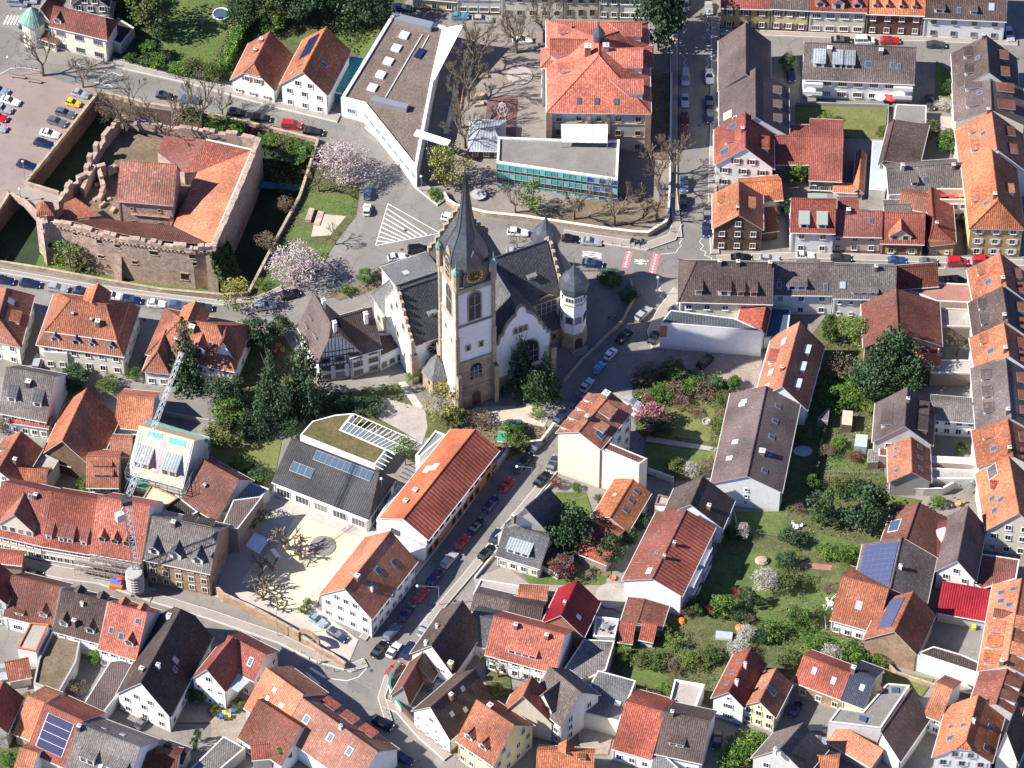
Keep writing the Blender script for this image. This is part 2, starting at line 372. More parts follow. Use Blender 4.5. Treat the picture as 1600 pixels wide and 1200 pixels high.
 #  windows (shared meshes; local x = along wall, -y = outwards)
def win_mesh(style):
 mb=MB()
 def bx(x0,x1,y0,y1,z0,z1,m):mb.box(((x0+x1)/2,(y0+y1)/2,z0),x1-x0,y1-y0,z1-z0,m)
 W,H={'plain':(1.15,1.4),'wide':(1.9,1.35),'tall':(1.1,1.9),'small':(.7,.8),'shop':(3.0,2.1),'stone':(1.3,1.7),'door':(1.1,2.1),'garage':(2.6,2.3),'panel':(1.5,1.5)}[style.split('_')[0]]
 f=.12
 bx(-W/2,W/2,-.04,.0,0,H,1)
 bx(-W/2-f/2,-W/2+f/2,-.10,0,-.04,H+.06,0);bx(W/2-f/2,W/2+f/2,-.10,0,-.04,H+.06,0)
 bx(-W/2+f/2,W/2-f/2,-.10,0,H-.06,H+.06,0);bx(-W/2-.12,W/2+.12,-.2,0,-.12,-.04,2)
 if W>.9:bx(-.035,.035,-.08,-.04,0,H-.06,0)
 if W>1.6:
  for x in(-W/4,W/4):bx(x-.03,x+.03,-.08,-.04,0,H-.06,0)
 return mb,W,H
WIN={}
def window_mesh(style,frame,glass='glass',sill=None,shutter=None):
 k=(style,frame,glass,sill)
 if k not in WIN:
  mb,W,H=win_mesh(style);WIN[k]=(meshonly(mb,'window',[frame,glass,sill or frame]),W,H)
 return WIN[k]
SHUT={}
def shutter_mesh(mat,W,H):
 k=(mat,W)
 if k not in SHUT:
  mb=MB()
  mb.box((0,-.06,0),.5,.06,H,0)
  SHUT[k]=meshonly(mb,'shutter',[mat])
 return SHUT[k]
def wallwins(h,p0,p1,z0,z1,cols,rows,style='plain',frame='trim_white',glass='glass',shutter=None,sill=None,cpos=None,bottom=.95,skip=0.0):
 """windows on the wall that runs p0->p1 with the outside on its right"""
 d=(p1-p0);d.z=0;L=d.length
 if L<1:return
 d.normalize();out=Vector((d.y,-d.x,0));rz=math.atan2(d.y,d.x)
 me,W,H=window_mesh(style,frame,glass,sill)
 if isinstance(cols,str)and cols!='a':cols=int(cols)
 if cols=='a':cols=max(1,int(L/(W+1.35)))
 if isinstance(rows,str)and rows!='a':rows=int(rows)
 if rows=='a':rows=max(1,int(round((z1-z0)/2.9)))
 fh=(z1-z0)/rows
 for r in range(rows):
  for c in range(cols):
   if skip and rnd.random()<skip:continue
   t=(c+.5)/cols if cpos is None else cpos[c]
   P=p0+d*(t*L)+out*.02;P.z=z0+r*fh+min(bottom,max(.15,fh-H-.25))
   wo=inst(me,h,P,rz,name='window')
   if shutter:
    for k in(-1,1):inst(shutter_mesh(shutter,W,H),h,P+d*k*(W/2+.32),rz,name='shutter')
    #  houses
class Body:pass
def mk(h,NL,NR,FR,FL,he,rise,roof='t_orange',wall='white',trim='trim',t=.5,hn=0,hf=0,hz=0,hzf=None,oh=.45,og=.3,z0=-.3,n='a',r='a',l='a',f='0',frame='trim_white',shutter=None,gw=1,style='plain',glass='glass',sill=None,ridge=None,rows='a',th=.2,base=None,name='roof',roof2=None):
 """n r l f : window columns of the near, right, left and far walls ('0' none)"""
 B=Body();B.h=h;B.he=he;B.rise=rise;B.t=t
 if hzf is None:hzf=hz
 for p in(NL,NR,FR,FL):p.z=0
 if h.get('_o'):
  pass
 u=((FL+FR)/2-(NL+NR)/2);B.len=u.length;u.normalize();rt=Vector((u.y,-u.x,0))
 B.u,B.rt=u,rt
 B.NL,B.NR,B.FR,B.FL=NL,NR,FR,FL
 Z=Vector((0,0,1))
 wl=t*abs((NR-NL).dot(rt));wr=(1-t)*abs((NR-NL).dot(rt));wl=max(wl,.3);wr=max(wr,.3)
 sl,sr=rise/wl,rise/wr
 B.wl,B.wr,B.sl,B.sr=wl,wr,sl,sr
 RN=NL.lerp(NR,t)+Z*(he+rise);RF=FL.lerp(FR,t)+Z*(he+rise)
 gn=og if(hn==0 or hz>0)else oh;gf=og if(hf==0 or hzf>0)else oh
 eNL=NL-rt*oh-u*gn+Z*(he-oh*sl);eNR=NR+rt*oh-u*gn+Z*(he-oh*sr)
 eFL=FL-rt*oh+u*gf+Z*(he-oh*sl);eFR=FR+rt*oh+u*gf+Z*(he-oh*sr)
 rn=RN+u*hn if hn else RN-u*gn;rf=RF-u*hf if hf else RF+u*gf
 Lp,Rp,ends=[eNL],[eNR],[]
 B.rn,B.rf=rn,rf
 def mid(e,top,fr):return e.lerp(top,fr)
 Rn0,Rf0=RN-u*gn,RF+u*gf
 mb=MB()
 if hn and hz>0:
  ml,mr=mid(eNL,Rn0,hz),mid(eNR,Rn0,hz);mb.slab([ml,mr,rn],th);nl,nr=[ml],[mr]
 elif hn:mb.slab([eNL,eNR,rn],th);nl,nr=[],[]
 else:nl,nr=[],[]
 if hf and hzf>0:
  ml2,mr2=mid(eFL,Rf0,hzf),mid(eFR,Rf0,hzf);mb.slab([mr2,ml2,rf],th);fl,fr_=[ml2],[mr2]
 elif hf:mb.slab([eFR,eFL,rf],th);fl,fr_=[],[]
 else:fl,fr_=[],[]
 mb.slab([eNL]+nl+[rn,rf]+fl+[eFL],th);mb.slab([eNR,eFR]+fr_+[rf,rn]+nr,th,3 if roof2 else 0)
 caps=[(rn,rf)]
 if hn:caps+=[(a,rn)for a in((nl+nr)if nl else[eNL,eNR])]
 if hf:caps+=[(a,rf)for a in((fl+fr_)if fl else[eFL,eFR])]
 for a,b in caps:
  if(b-a).length>.1:mb.tube(a+Z*.0,b+Z*.0,.16,n=6,m=2)
 mb.tube(eNR+rt*.07-Z*.1,eFR+rt*.07-Z*.1,.09,n=5,m=1);mb.tube(eNL-rt*.07-Z*.1,eFL-rt*.07-Z*.1,.09,n=5,m=1)
 B.roof=mb.build(name,[roof,trim,ridge or roof]+([roof2]if roof2 else[]),h)
 wb=MB();d=.12
 lo=lambda p:Vector((p.x,p.y,z0));hi=lambda p:Vector((p.x,p.y,he-.05))
 wb.face([lo(NR),lo(FR),hi(FR),hi(NR)]);wb.face([lo(FL),lo(NL),hi(NL),hi(FL)])
 def gable(a,b,top,hh,fr):
  A,Bq=lo(a),lo(b);pts=[A,Bq,hi(b)]
  tp=Vector((top.x,top.y,he+rise-d))
  if hh and fr<=0:pass
  elif hh:pts+=[hi(b).lerp(tp,fr),hi(a).lerp(tp,fr)]
  else:pts.append(tp)
  pts.append(hi(a));wb.face(pts)
 gable(NL,NR,RN,hn,hz);gable(FR,FL,RF,hf,hzf)
 wb.build('wall',[wall],h)
 if base:
  bb=MB();c=[NL,NR,FR,FL];mu=(NL+NR+FR+FL)/4
  for i in range(4):
   a,b=c[i],c[(i+1)%4];dd=(b-a).normalized();o=Vector((dd.y,-dd.x,0))*.03
   bb.face([Vector((a.x,a.y,z0))+o-dd*.03,Vector((b.x,b.y,z0))+o+dd*.03,Vector((b.x,b.y,.7))+o+dd*.03,Vector((a.x,a.y,.7))+o-dd*.03])
   bb.face([Vector((a.x,a.y,.7))+o,Vector((b.x,b.y,.7))+o,Vector((b.x,b.y,.7)),Vector((a.x,a.y,.7))])
  bb.build('plinth',[base],h)
 if he>3.5 and oh>.15:
  for p,k in((NR,1),(FR,-1)):
   a=p+u*.25*k+rt*.09;mb=MB();mb.tube(eNR.lerp(eFR,0 if k>0 else 1)+u*.4*k-Z*.15,a+Z*(he-.7),.06,n=5,cap=False);mb.tube(a+Z*(he-.7),a,.06,n=5,cap=False);mb.build('downpipe',['steel'],h)
 B.wkw=dict(style=style,frame=frame,glass=glass,shutter=shutter,sill=sill)
 for(k,a,b)in((n,NL,NR),(r,NR,FR),(f,FR,FL),(l,FL,NL)):
  if k=='0' or k==0:continue
  wallwins(h,a,b,0,he,k,rows,**B.wkw)
 if gw and not(hn and hz==0)and n not in('0',0):
  zz=he+.25;a=NL.lerp(NR,max(0,t-.28));b=NL.lerp(NR,min(1,t+.28))
  wallwins(h,a,b,zz,zz+2.4,gw,1,**{**B.wkw,'style':'plain' if rise>3.5 else 'small'},bottom=.2)
 return B
def newhouse(name,label,cat,pts,group=None):
 c=sum(pts,Vector((0,0,0)))/len(pts);c.z=0
 return thing(name,label,cat,c,group)
def resolve(h,pts):
 if isinstance(h,tuple):return newhouse(h[0],h[1],h[2],pts,h[3]if len(h)>3 else None)
 return h
def G(h,L,Rr,P,F,he,bs=0,**k):
 """gable towards the camera: near eave ends L and Rr, near ridge end P, far ridge end F"""
 a,b=(at(L,0),at(Rr,0))if bs else(at(L,he),at(Rr,he))
 a.z=b.z=0;t=k.get('t',.5);hn=k.get('hn',0)
 base=a.lerp(b,t);per=Vector((-(b-a).y,(b-a).x,0)).normalized()
 if hn and k.get('hz',0)==0:base=base+per*hn
 elif hn:base=base+per*hn
 y=q(P)[1];z=he+3
 for _ in range(12):
  py=proj(Vector((base.x,base.y,z)))[1];z+=(py-y)/4.9
 rise=max(.4,z-he)
 f=at(F,z);f.z=0
 mid=a.lerp(b,t);u=f-mid
 if k.get('hf',0):u=u+u.normalized()*k['hf']
 h=resolve(h,[a,b,a+u,b+u])
 B=mk(h,a,b,b+u,a+u,he,rise,**k);return B
def S(h,A,Bp,P,he,pitch=42,bs=0,w=None,rise=None,**k):
 """eaves side towards the camera: eave ends A (left) and Bp (right), P any point of the ridge line"""
 a,b=(at(A,0),at(Bp,0))if bs else(at(A,he),at(Bp,he))
 a.z=b.z=0;d=(b-a).normalized();back=Vector((-d.y,d.x,0));tp=math.tan(R(pitch))
 if w is None:
  w=4.0;X=q(P)
  for _ in range(25):
   p1=proj(a+back*w+Vector((0,0,he+w*tp)));p2=proj(b+back*w+Vector((0,0,he+w*tp)))
   yl=p1[1]+(p2[1]-p1[1])*((X[0]-p1[0])/(p2[0]-p1[0]))
   w+=(yl-X[1])/(5.5+4.9*tp)*.9;w=max(.8,w)
 rise=w*tp
 t=k.pop('t',.5);dep=w/(1-t)
 h=resolve(h,[a,b,a+back*dep,b+back*dep])
 return mk(h,a+back*dep,a,b,b+back*dep,he,rise,t=t,**k)
def slope_pt(B,side,a,b):
 """point on a roof slope: a along near->far, b from eave (0) to ridge (1)"""
 if side=='r':e=B.NR.lerp(B.FR,a);o=B.rt;wd,s=B.wr,B.sr
 elif side=='l':e=B.NL.lerp(B.FL,a);o=-B.rt;wd,s=B.wl,B.sl
 else:
  e=B.NL.lerp(B.NR,a);o=-B.u;wd=B.hn_;s=B.rise/B.hn_
 p=e-o*(wd*b);p.z=B.he+B.rise*b
 return p,o,s
def skyl(B,side,a,b,w=.8,hgt=1.2,glass='glass_blue',frame='steel',name='skylight',th=.12):
 p,o,s=slope_pt(B,side,a,b);al=Vector((-o.y,o.x,0))
 up=(-o+Vector((0,0,s))).normalized();nr=al.cross(up)
 if nr.z<0:nr=-nr
 mb=MB()
 def quad(w_,h_,off):return[p+al*x*w_/2+up*y*h_/2+nr*off for x,y in((-1,-1),(1,-1),(1,1),(-1,1))]
 lo,hi,gi=quad(w+.16,hgt+.16,-.05),quad(w+.16,hgt+.16,th),quad(w-.06,hgt-.06,th+.015)
 if(hi[1]-hi[0]).cross(hi[2]-hi[0]).z<0:lo,hi,gi=lo[::-1],hi[::-1],gi[::-1]
 mb.face(hi,0);mb.face(gi,1)
 for i in range(4):mb.face([lo[i],lo[(i+1)%4],hi[(i+1)%4],hi[i]],0)
 return mb.build(name,[frame,glass],B.roof)
def panels(B,side,a0,a1,b0,b1,nx,ny,mat='pv'):
 mb=MB();p00,o,s=slope_pt(B,side,a0,b0);up=(-o+Vector((0,0,s))).normalized();al=Vector((-o.y,o.x,0));nr=al.cross(up)
 if nr.z<0:nr=-nr
 def P(i,j,off):return slope_pt(B,side,a0+(a1-a0)*i,b0+(b1-b0)*j)[0]+nr*off
 o1=[P(0,0,.14),P(1,0,.14),P(1,1,.14),P(0,1,.14)]
 fl=(o1[1]-o1[0]).cross(o1[2]-o1[0]).z<0
 mb.slab(o1[::-1]if fl else o1,.1,1,1)
 g=.018
 for i in range(nx):
  for j in range(ny):
   x0,x1,y0,y1=(i+g)/nx,(i+1-g)/nx,(j+g)/ny,(j+1-g)/ny
   qd=[P(x0,y0,.16),P(x1,y0,.16),P(x1,y1,.16),P(x0,y1,.16)]
   mb.face(qd[::-1]if fl else qd,0)
 o=mb.build('solar_panel',[mat,'steel'],B.roof);return o
plain('pv',(.018,.022,.08),.3,spec=.3,var=.2,ns=.8);plain('pv_light',(.07,.085,.17),.3,spec=.4)
def chim(B,side,a,b,w=.6,hgt=1.3,mat='brick',d=None,cap='trim'):
 p,o,s=slope_pt(B,side,a,b);mb=MB();rz=math.atan2(B.u.y,B.u.x);d=d or w
 q0=p.copy();q0.z-=w*s*.7+.3;top=B.he+B.rise*b+hgt-q0.z
 mb.box(q0,d,w,top,0,rz);mb.box(q0+Vector((0,0,top)),d+.16,w+.16,.12,1,rz)
 k=max(1,int(d/.6))
 for i in range(k):
  c=q0+B.u*((i+.5)/k-.5)*d+Vector((0,0,top+.12));mb.tube(c,c+Vector((0,0,.35)),.13,.11,6,2)
 return mb.build('chimney',[mat,cap,'terracotta' if rnd.random()<.5 else 'steel'],B.roof)
def dorm(B,side,a,b0,w=1.8,hd=1.3,kind='shed',roof=None,wall=None,ws=.12,nw=None,gr=None,win='plain',trim='trim',frame='trim_white',oh=.25,glass='glass'):
 h=B.h;p,o,s=slope_pt(B,side,a,b0);al=Vector((-o.y,o.x,0));Z=Vector((0,0,1))
 roof=roof or B.roof.data.materials[0];wall=wall or 'white'
 hf=w/2;fl,fr=p-al*hf,p+al*hf;p=p.copy()
 if kind=='gable':
  gr=gr if gr is not None else w*.42
  d=hd/s;dr=(hd+gr)/s
 else:d=hd/max(.15,s-ws)
 wb=MB();lf,rf_=fl-Z*.6,fr-Z*.6
 tl,tr=fl+Z*hd,fr+Z*hd;bl,br=fl-o*d+Z*d*s,fr-o*d+Z*d*s
 front=[fr-Z*.3,fl-Z*.3,tl]
 if kind=='gable':front.append(p+Z*(hd+gr-.05))
 front.append(tr);wb.face(front)
 wb.face([fl-Z*.3,bl-Z*.3,bl,tl]);wb.face([bl-Z*.3+al*0,fl-Z*.3,fl-Z*.35,bl-Z*.35]);wb.face([br-Z*.3,fr-Z*.3,tr,br])
 D=wb.build('dormer',[wall],h)
 rb=MB()
 if kind=='gable':
  g=gr/hf;e0=-Z*oh*g
  R0,R1=p+Z*(hd+gr)+o*oh,p-o*dr+Z*(hd+gr)
  for sg,tt,bb in((-1,tl,bl),(1,tr,br)):
   q1=tt+al*sg*oh+o*oh+e0;q2=bb+al*sg*oh+e0+o*(oh*g/s)
   pl=[q1,q2,R1,R0]
   if(pl[1]-pl[0]).cross(pl[2]-pl[0]).z<0:pl=pl[::-1]
   rb.slab([x+Z*.05 for x in pl],.12)
  rb.tube(R0+Z*.06,R1+Z*.06,.09,n=5)
 else:
  pl=[tl-al*oh+o*oh-Z*oh*ws,tr+al*oh+o*oh-Z*oh*ws,br+al*oh,bl-al*oh]
  pl=[x+Z*.08 for x in pl]
  if(pl[1]-pl[0]).cross(pl[2]-pl[0]).z<0:pl=pl[::-1]
  rb.slab(pl,.14)
 rb.build('dormer_roof',[roof,trim],D)
 st=win;me,W,H=window_mesh(st if w>1.2 else 'small',frame,glass)
 k=nw or max(1,int(w/(W+.3)));rz=math.atan2(al.y,al.x)+math.pi
 zs=min(1.0,(hd-.2)/H)
 dd=(fl-fr).normalized()
 for i in range(k):
  P=fr+dd*(w*(i+.5)/k)+o*.02+Z*.12
  rz2=math.atan2(dd.y,dd.x);inst(me,D,P,rz2,(min(1,(w/k-.15)/W),1,zs),name='window')
 return D
def flat(h,pts,he,wall='white',roof='gravel_roof',par=.35,pw=.3,z0=-.3,cop='trim',px=True,wins=None,bs=0,**kw):
 P=[at(p,0 if bs else he)for p in pts]if px else pts
 for p in P:p.z=0
 P=ccw(P);h=resolve(h,P)
 mb=MB();mb.prism(P,z0,he-.02,0,0)
 n=len(P);inn=inset(P,pw)
 for i in range(n):
  j=(i+1)%n;a,b,c,d=P[i],P[j],inn[j],inn[i]
  v=lambda p,z:Vector((p.x,p.y,z))
  mb.face([v(a,he-.02),v(b,he-.02),v(b,he+par),v(a,he+par)],1);mb.face([v(c,he),v(d,he),v(d,he+par),v(c,he+par)],1)
  mb.face([v(a,he+par),v(b,he+par),v(c,he+par),v(d,he+par)],1)
 mb.build('wall',[wall,cop],h)
 rb=MB();rb.sheet(inset(P,pw-.05),he+.06,0);ro=rb.build('roof',[roof],h)
 B=Body();B.h=h;B.P=P;B.he=he;B.roof=ro
 if wins:
  for(i,c,r_)in wins:wallwins(h,P[i],P[(i+1)%n],0,he,c,r_,**kw)
 return B
def inset(P,d):
 n=len(P);out=[]
 for i in range(n):
  a,b,c=P[i-1],P[i],P[(i+1)%n]
  e1=(b-a).normalized();e2=(c-b).normalized();n1=Vector((-e1.y,e1.x,0));n2=Vector((-e2.y,e2.x,0))
  m=(n1+n2);m=m.normalized()if m.length>1e-4 else n1
  k=max(.35,m.dot(n1));out.append(b+m*(d/k))
 return out
def patch(name,mat,pts,z,kind='structure',label=None):
 mb=MB();P=[at(p,0)for p in pts];mb.sheet(P,z);o=mb.build(name,[mat]);o['kind']=kind
 return o
def wallline(name,label,cat,pts,hgt,th=.3,mat='rubble',cop=None,z0=-.2,group=None,base=0.0,parent=None,z=0.0):
 P=[at(p,z)for p in pts]
 for p in P:p.z=0
 if parent is None:h=thing(name,label,cat,((P[0]+P[-1])/2),group)
 else:h=parent
 mb=MB();cb=MB();side=[]
 n=len(P)
 for i in range(n):
  e=((P[min(i+1,n-1)]-P[max(i-1,0)])).normalized();side.append(Vector((-e.y,e.x,0)))
 for i in range(n-1):
  a,b=P[i],P[i+1]
  for m,t_,zz0,zz1 in((mb,th/2,z0,hgt),(cb,th/2+.06,hgt,hgt+.1)):
   q4=[a-side[i]*t_,b-side[i+1]*t_,b+side[i+1]*t_,a+side[i]*t_]
   lo=[Vector((p.x,p.y,zz0))for p in q4];hi=[Vector((p.x,p.y,zz1))for p in q4]
   m.face(hi,0);m.face(lo[::-1],0)
   for s_ in range(4):m.face([lo[s_],lo[(s_+1)%4],hi[(s_+1)%4],hi[s_]],0)
 mb.build('masonry' if parent is None else 'low_wall',[mat],h)
 if cop:cb.build('coping',[cop],h)
 return h
#  cars
PAINT={}
for k,c in dict(black=(.012,.013,.016),navy=(.015,.03,.11),blue=(.03,.10,.36),skyblue=(.10,.36,.62),silver=(.50,.51,.53),grey=(.17,.175,.19),darkgrey=(.06,.065,.075),white=(.82,.82,.82),red=(.50,.012,.02),orangered=(.62,.05,.02),yellow=(.80,.52,.03),steelblue=(.11,.17,.27),green=(.03,.12,.09),beige=(.45,.42,.35),paleblue=(.35,.45,.55),darkred=(.2,.01,.02),brown=(.10,.06,.05)).items():
 m=plain('car_'+k,c,.28,.0 if k in('white','red','yellow','orangered')else .35);m.node_tree.nodes['Principled BSDF'].inputs['Coat Weight'].default_value=.6
plain('headlamp',(.8,.82,.85),.15);plain('taillamp',(.4,.01,.01),.25);plain('rim',(.42,.43,.45),.35,.7)
def car_meshes(kind):
 L,W,H,hood,ws0,ws1,r0,r1,zh,zt={'hatch':(4.05,1.76,1.50,.95,.30,-.10,-1.35,-1.85,.95,.98),'sedan':(4.6,1.82,1.45,.95,.55,-.05,-1.15,-1.75,.93,1.0),'wagon':(4.65,1.84,1.50,.95,.60,.02,-1.75,-2.15,.95,1.0),'van':(4.6,1.88,1.92,1.1,1.25,.75,-2.1,-2.25,1.1,1.12),'suv':(4.5,1.88,1.68,1.05,.65,.15,-1.7,-2.1,1.08,1.1),'small':(3.5,1.62,1.5,.9,.55,.15,-1.25,-1.65,.95,1.0)}[kind]
 h2,w2=L/2,W/2
 mb=MB()
 st=[(-h2,.42,zt-.22,.80),(-h2+.12,.30,zt-.04,.93),(-h2+.5,.22,zt,.99),(ws0,.2,zh+.03,1.0),(h2-.75,.2,zh-.06,.99),(h2-.22,.24,zh-.2,.92),(h2,.36,zh-.4,.78)]
 rings=[]
 for x,zb,zz,k in st:
  w=w2*k;rings.append([Vector((x,-w*.93,zb)),Vector((x,-w,zb+.22)),Vector((x,-w,zz-.17)),Vector((x,-w*.92,zz)),Vector((x,w*.92,zz)),Vector((x,w,zz-.17)),Vector((x,w,zb+.22)),Vector((x,w*.93,zb))])
 for a,b in zip(rings,rings[1:]):
  for i in range(8):j=(i+1)%8;mb.face([a[i],b[i],b[j],a[j]],0)
 mb.face(rings[0],0);mb.face(rings[-1][::-1],0)
 wb,wr=w2*.91,w2*.76
 belt=[Vector((r1+.02,-wb*.93,zt-.02)),Vector((r1+.5,-wb,zt)),Vector((ws0-.2,-wb,zh+.02)),Vector((ws0+.12,-wb*.86,zh)),Vector((ws0+.12,wb*.86,zh)),Vector((ws0-.2,wb,zh+.02)),Vector((r1+.5,wb,zt)),Vector((r1+.02,wb*.93,zt-.02))]
 xr0,xr1=r0+.0,ws1-.25
 rf=[Vector((xr0,-wr*.92,H-.06)),Vector((xr0+.35,-wr,H-.02)),Vector((xr1-.2,-wr,H-.01)),Vector((xr1,-wr*.88,H-.06)),Vector((xr1,wr*.88,H-.06)),Vector((xr1-.2,wr,H-.01)),Vector((xr0+.35,wr,H-.02)),Vector((xr0,wr*.92,H-.06))]
 gl=MB()
 for i in range(8):
  j=(i+1)%8;gl.face([belt[j],belt[i],rf[i],rf[j]][::-1],0)
 c=Vector(((xr0+xr1)/2,0,H+.03));mb.face([rf[1],rf[2],rf[5],rf[6]],0);mb.face([rf[0],rf[1],rf[6],rf[7]],0);mb.face([rf[2],rf[3],rf[4],rf[5]],0)
 for s in(-1,1):
  ys=lambda p:Vector((p.x,p.y*1.012,p.z))
  for bi,ri in((1,1),(2,2)):
   b_,r_=(belt[bi],rf[ri])if s<0 else(belt[7-bi],rf[7-ri]);mb.tube(ys(b_),ys(r_),.05,n=4)
  xm=(belt[1].x+belt[2].x)/2;mb.tube((xm,s*wb*1.005,zt),(xm-.1,s*wr*1.01,H-.03),.045,n=4)
 body=meshonly(mb,'body',['car_black']);body.materials[0]=M('car_black')
 glass=meshonly(gl,'window',['glass'])
 wm=MB();wm.tube((0,-.1,0),(0,.1,0),.31,n=14,m=0);wm.tube((0,-.115,0),(0,.115,0),.19,n=10,m=1)
 wheel=meshonly(wm,'wheel',['rubber','rim'])
 hl=MB();hl.box((0,0,-.07),.12,.34,.14,0);head=meshonly(hl,'headlight',['headlamp'])
 tl=MB();tl.box((0,0,-.1),.08,.24,.2,0);tail=meshonly(tl,'taillight',['taillamp'])
 mm=MB();mm.box((0,0,-.06),.14,.2,.13,0);mir=meshonly(mm,'mirror',['car_black'])
 bm_=MB();bm_.box((0,0,0),.02,.5,.11,0);plate=meshonly(bm_,'number_plate',['white_paint'])
 pcs=[('window',glass,(0,0,0),0)]
 for x in(-h2+.82,h2-.85):
  for s in(-1,1):pcs.append(('wheel',wheel,(x,s*(w2-.12),.31),0))
 for s in(-1,1):
  pcs.append(('headlight',head,(h2-.12,s*(w2*.66),zh-.30),0));pcs.append(('taillight',tail,(-h2+.04,s*(w2*.70),zt-.24),0))
  pcs.append(('mirror',mir,(ws0-.25,s*(w2+.06),zh+.1),1))
 pcs.append(('number_plate',plate,(h2+.005,0,.42),0));pcs.append(('number_plate',plate,(-h2-.005,0,.5),0))
 return body,pcs
CARM={}
def car(p,ang,kind,color,label,group,name='parked_car',z=0.0,cat='car',p2=None):
 """p: picture point of the car's ground centre; p2: a picture point ahead of its nose (direction)"""
 if kind not in CARM:CARM[kind]=car_meshes(kind)
 body,pcs=CARM[kind];c=at(p,z+.5)
 c.z=z
 if p2 is not None:
  d=at(p2,z+.5)-c;ang=math.atan2(d.y,d.x)
 else:ang=R(ang)
 h=thing(name,label,cat,c,group,ang)
 mat=M('car_'+color)
 def add(nm,me,loc,paint):
  o=bpy.data.objects.new(nm,me);col.objects.link(o);o.parent=h;o.location=loc
  if paint:o.material_slots[0].link='OBJECT';o.material_slots[0].material=mat
  return o
 add('body',body,(0,0,0),1)
 for nm,me,loc,pt in pcs:add(nm,me,loc,pt)
 return h
 #  plants
def rv(r):return Vector((r.uniform(-1,1),r.uniform(-1,1),r.uniform(-1,1)))
def leafcard(mb,c,s,r,m=0,up=.3):
 n_=(rv(r)+Vector((0,0,up)))
 if n_.length<.05:n_=Vector((0,0,1))
 n_.normalize();a=n_.orthogonal().normalized();th=r.uniform(0,6.28);b=n_.cross(a)
 x=a*math.cos(th)+b*math.sin(th);y=n_.cross(x);k=r.uniform(.6,1.0)
 mb.v+=[c-x*s*.5,c+y*s*k*.5,c+x*s*.5,c-y*s*k*.5];i=len(mb.v)-4;mb.f.append([i,i+1,i+2,i+3]);mb.m.append(m);mb.u+=[(0,0)]*4
def crown_mesh(seed,mats,nb=26,nl=90,s=.07,flat_=.9,lump=.30,br=None):
 """unit crown: radius ~1, height ~2, base at z=0 ; clumps of small leaf faces"""
 r=random.Random(seed);mb=MB()
 for k in range(nb):
  th=r.uniform(0,6.283);zz=r.uniform(-.95,1);rad=math.sqrt(max(0,1-zz*zz))*r.uniform(.35,.85)
  c=Vector((rad*math.cos(th),rad*math.sin(th),1+zz*.78*flat_));R_=lump*r.uniform(.6,1.25)
  mi=r.choice([0]*3+[1])if len(mats)>1 else 0
  for j in range(nl):
   d=rv(r);d.normalize();d=d*(R_*r.uniform(.55,1.05));d.z*=.8
   leafcard(mb,c+d,s*r.uniform(.7,1.4),r,mi)
 return meshonly(mb,'crown',mats)
def conifer_mesh(seed,mats,layers=20,s=.1,droop=.28,narrow=1.0):
 r=random.Random(seed);mb=MB()
 for k in range(layers):
  f=k/layers;z=.12+1.86*f;rad=(1-f)**.85*r.uniform(.8,1.1)*narrow+.03;nb=max(4,int(17*(1-f)+4))
  for b in range(nb):
   th=r.uniform(0,6.283);L=rad*r.uniform(.6,1.12);n=max(4,int(26*L))
   for j in range(n):
    t=((j+.5)/n)**.8;c=Vector((math.cos(th)*L*t,math.sin(th)*L*t,z-droop*L*t*t+.05*r.uniform(-1,1)))
    c+=rv(r)*.042
    leafcard(mb,c,s*r.uniform(.6,1.3),r,r.choice([0,0,1])if len(mats)>1 else 0,.5)
 return meshonly(mb,'crown',mats)
def bare_mesh(seed,depth=6,spread=.62,up=.25,first=.42,twig=.022,r0=.045,n0=3,ratio=.74,pollard=False):
 """unit bare tree of height ~2"""
 r=random.Random(seed);tk=MB();mb=MB()
 def grow(p,d,L,rad,k):
  if k==0:
   return
  e=p+d*L;tgt=mb
  mid=p.lerp(e,.5)+rv(r)*L*.07
  tgt.tube(p,mid,rad,rad*.85,4 if k<4 else 5,cap=False);tgt.tube(mid,e,rad*.85,rad*.68,4 if k<4 else 5,cap=False)
  for i in range(r.choice([2,3,3,3])if k>1 else 4):
   nd=(d+rv(r)*spread+Vector((0,0,up))).normalized();grow(e if i<2 else mid,nd,L*ratio*r.uniform(.8,1.15),max(rad*.62,twig*.28),k-1)
 tk.tube((0,0,-.05),(0,0,first),r0*1.35,r0,7)
 top=Vector((0,0,first-.01))
 for i in range(n0):
  a=i*6.283/n0+r.uniform(-.5,.5);d=Vector((math.cos(a)*.6,math.sin(a)*.6,1)).normalized();grow(top,d,.42,r0*.75,depth)
 return meshonly(tk,'trunk',['bark']),meshonly(mb,'branches',['twig' if not pollard else 'bark_pale'])
def trunk_mesh(seed,mat='bark'):
 r=random.Random(seed);mb=MB();mb.tube((0,0,-.05),(0,0,.55),.06,.045,7);mb.tube((0,0,.55),(.03,.02,1.3),.045,.02,6)
 for i in range(6):
  a=r.uniform(0,6.28);z=.45+.12*i;mb.tube((0,0,z),(math.cos(a)*.5,math.sin(a)*.5,z+.45),.025,.008,5)
 return meshonly(mb,'trunk',[mat])
PL={}
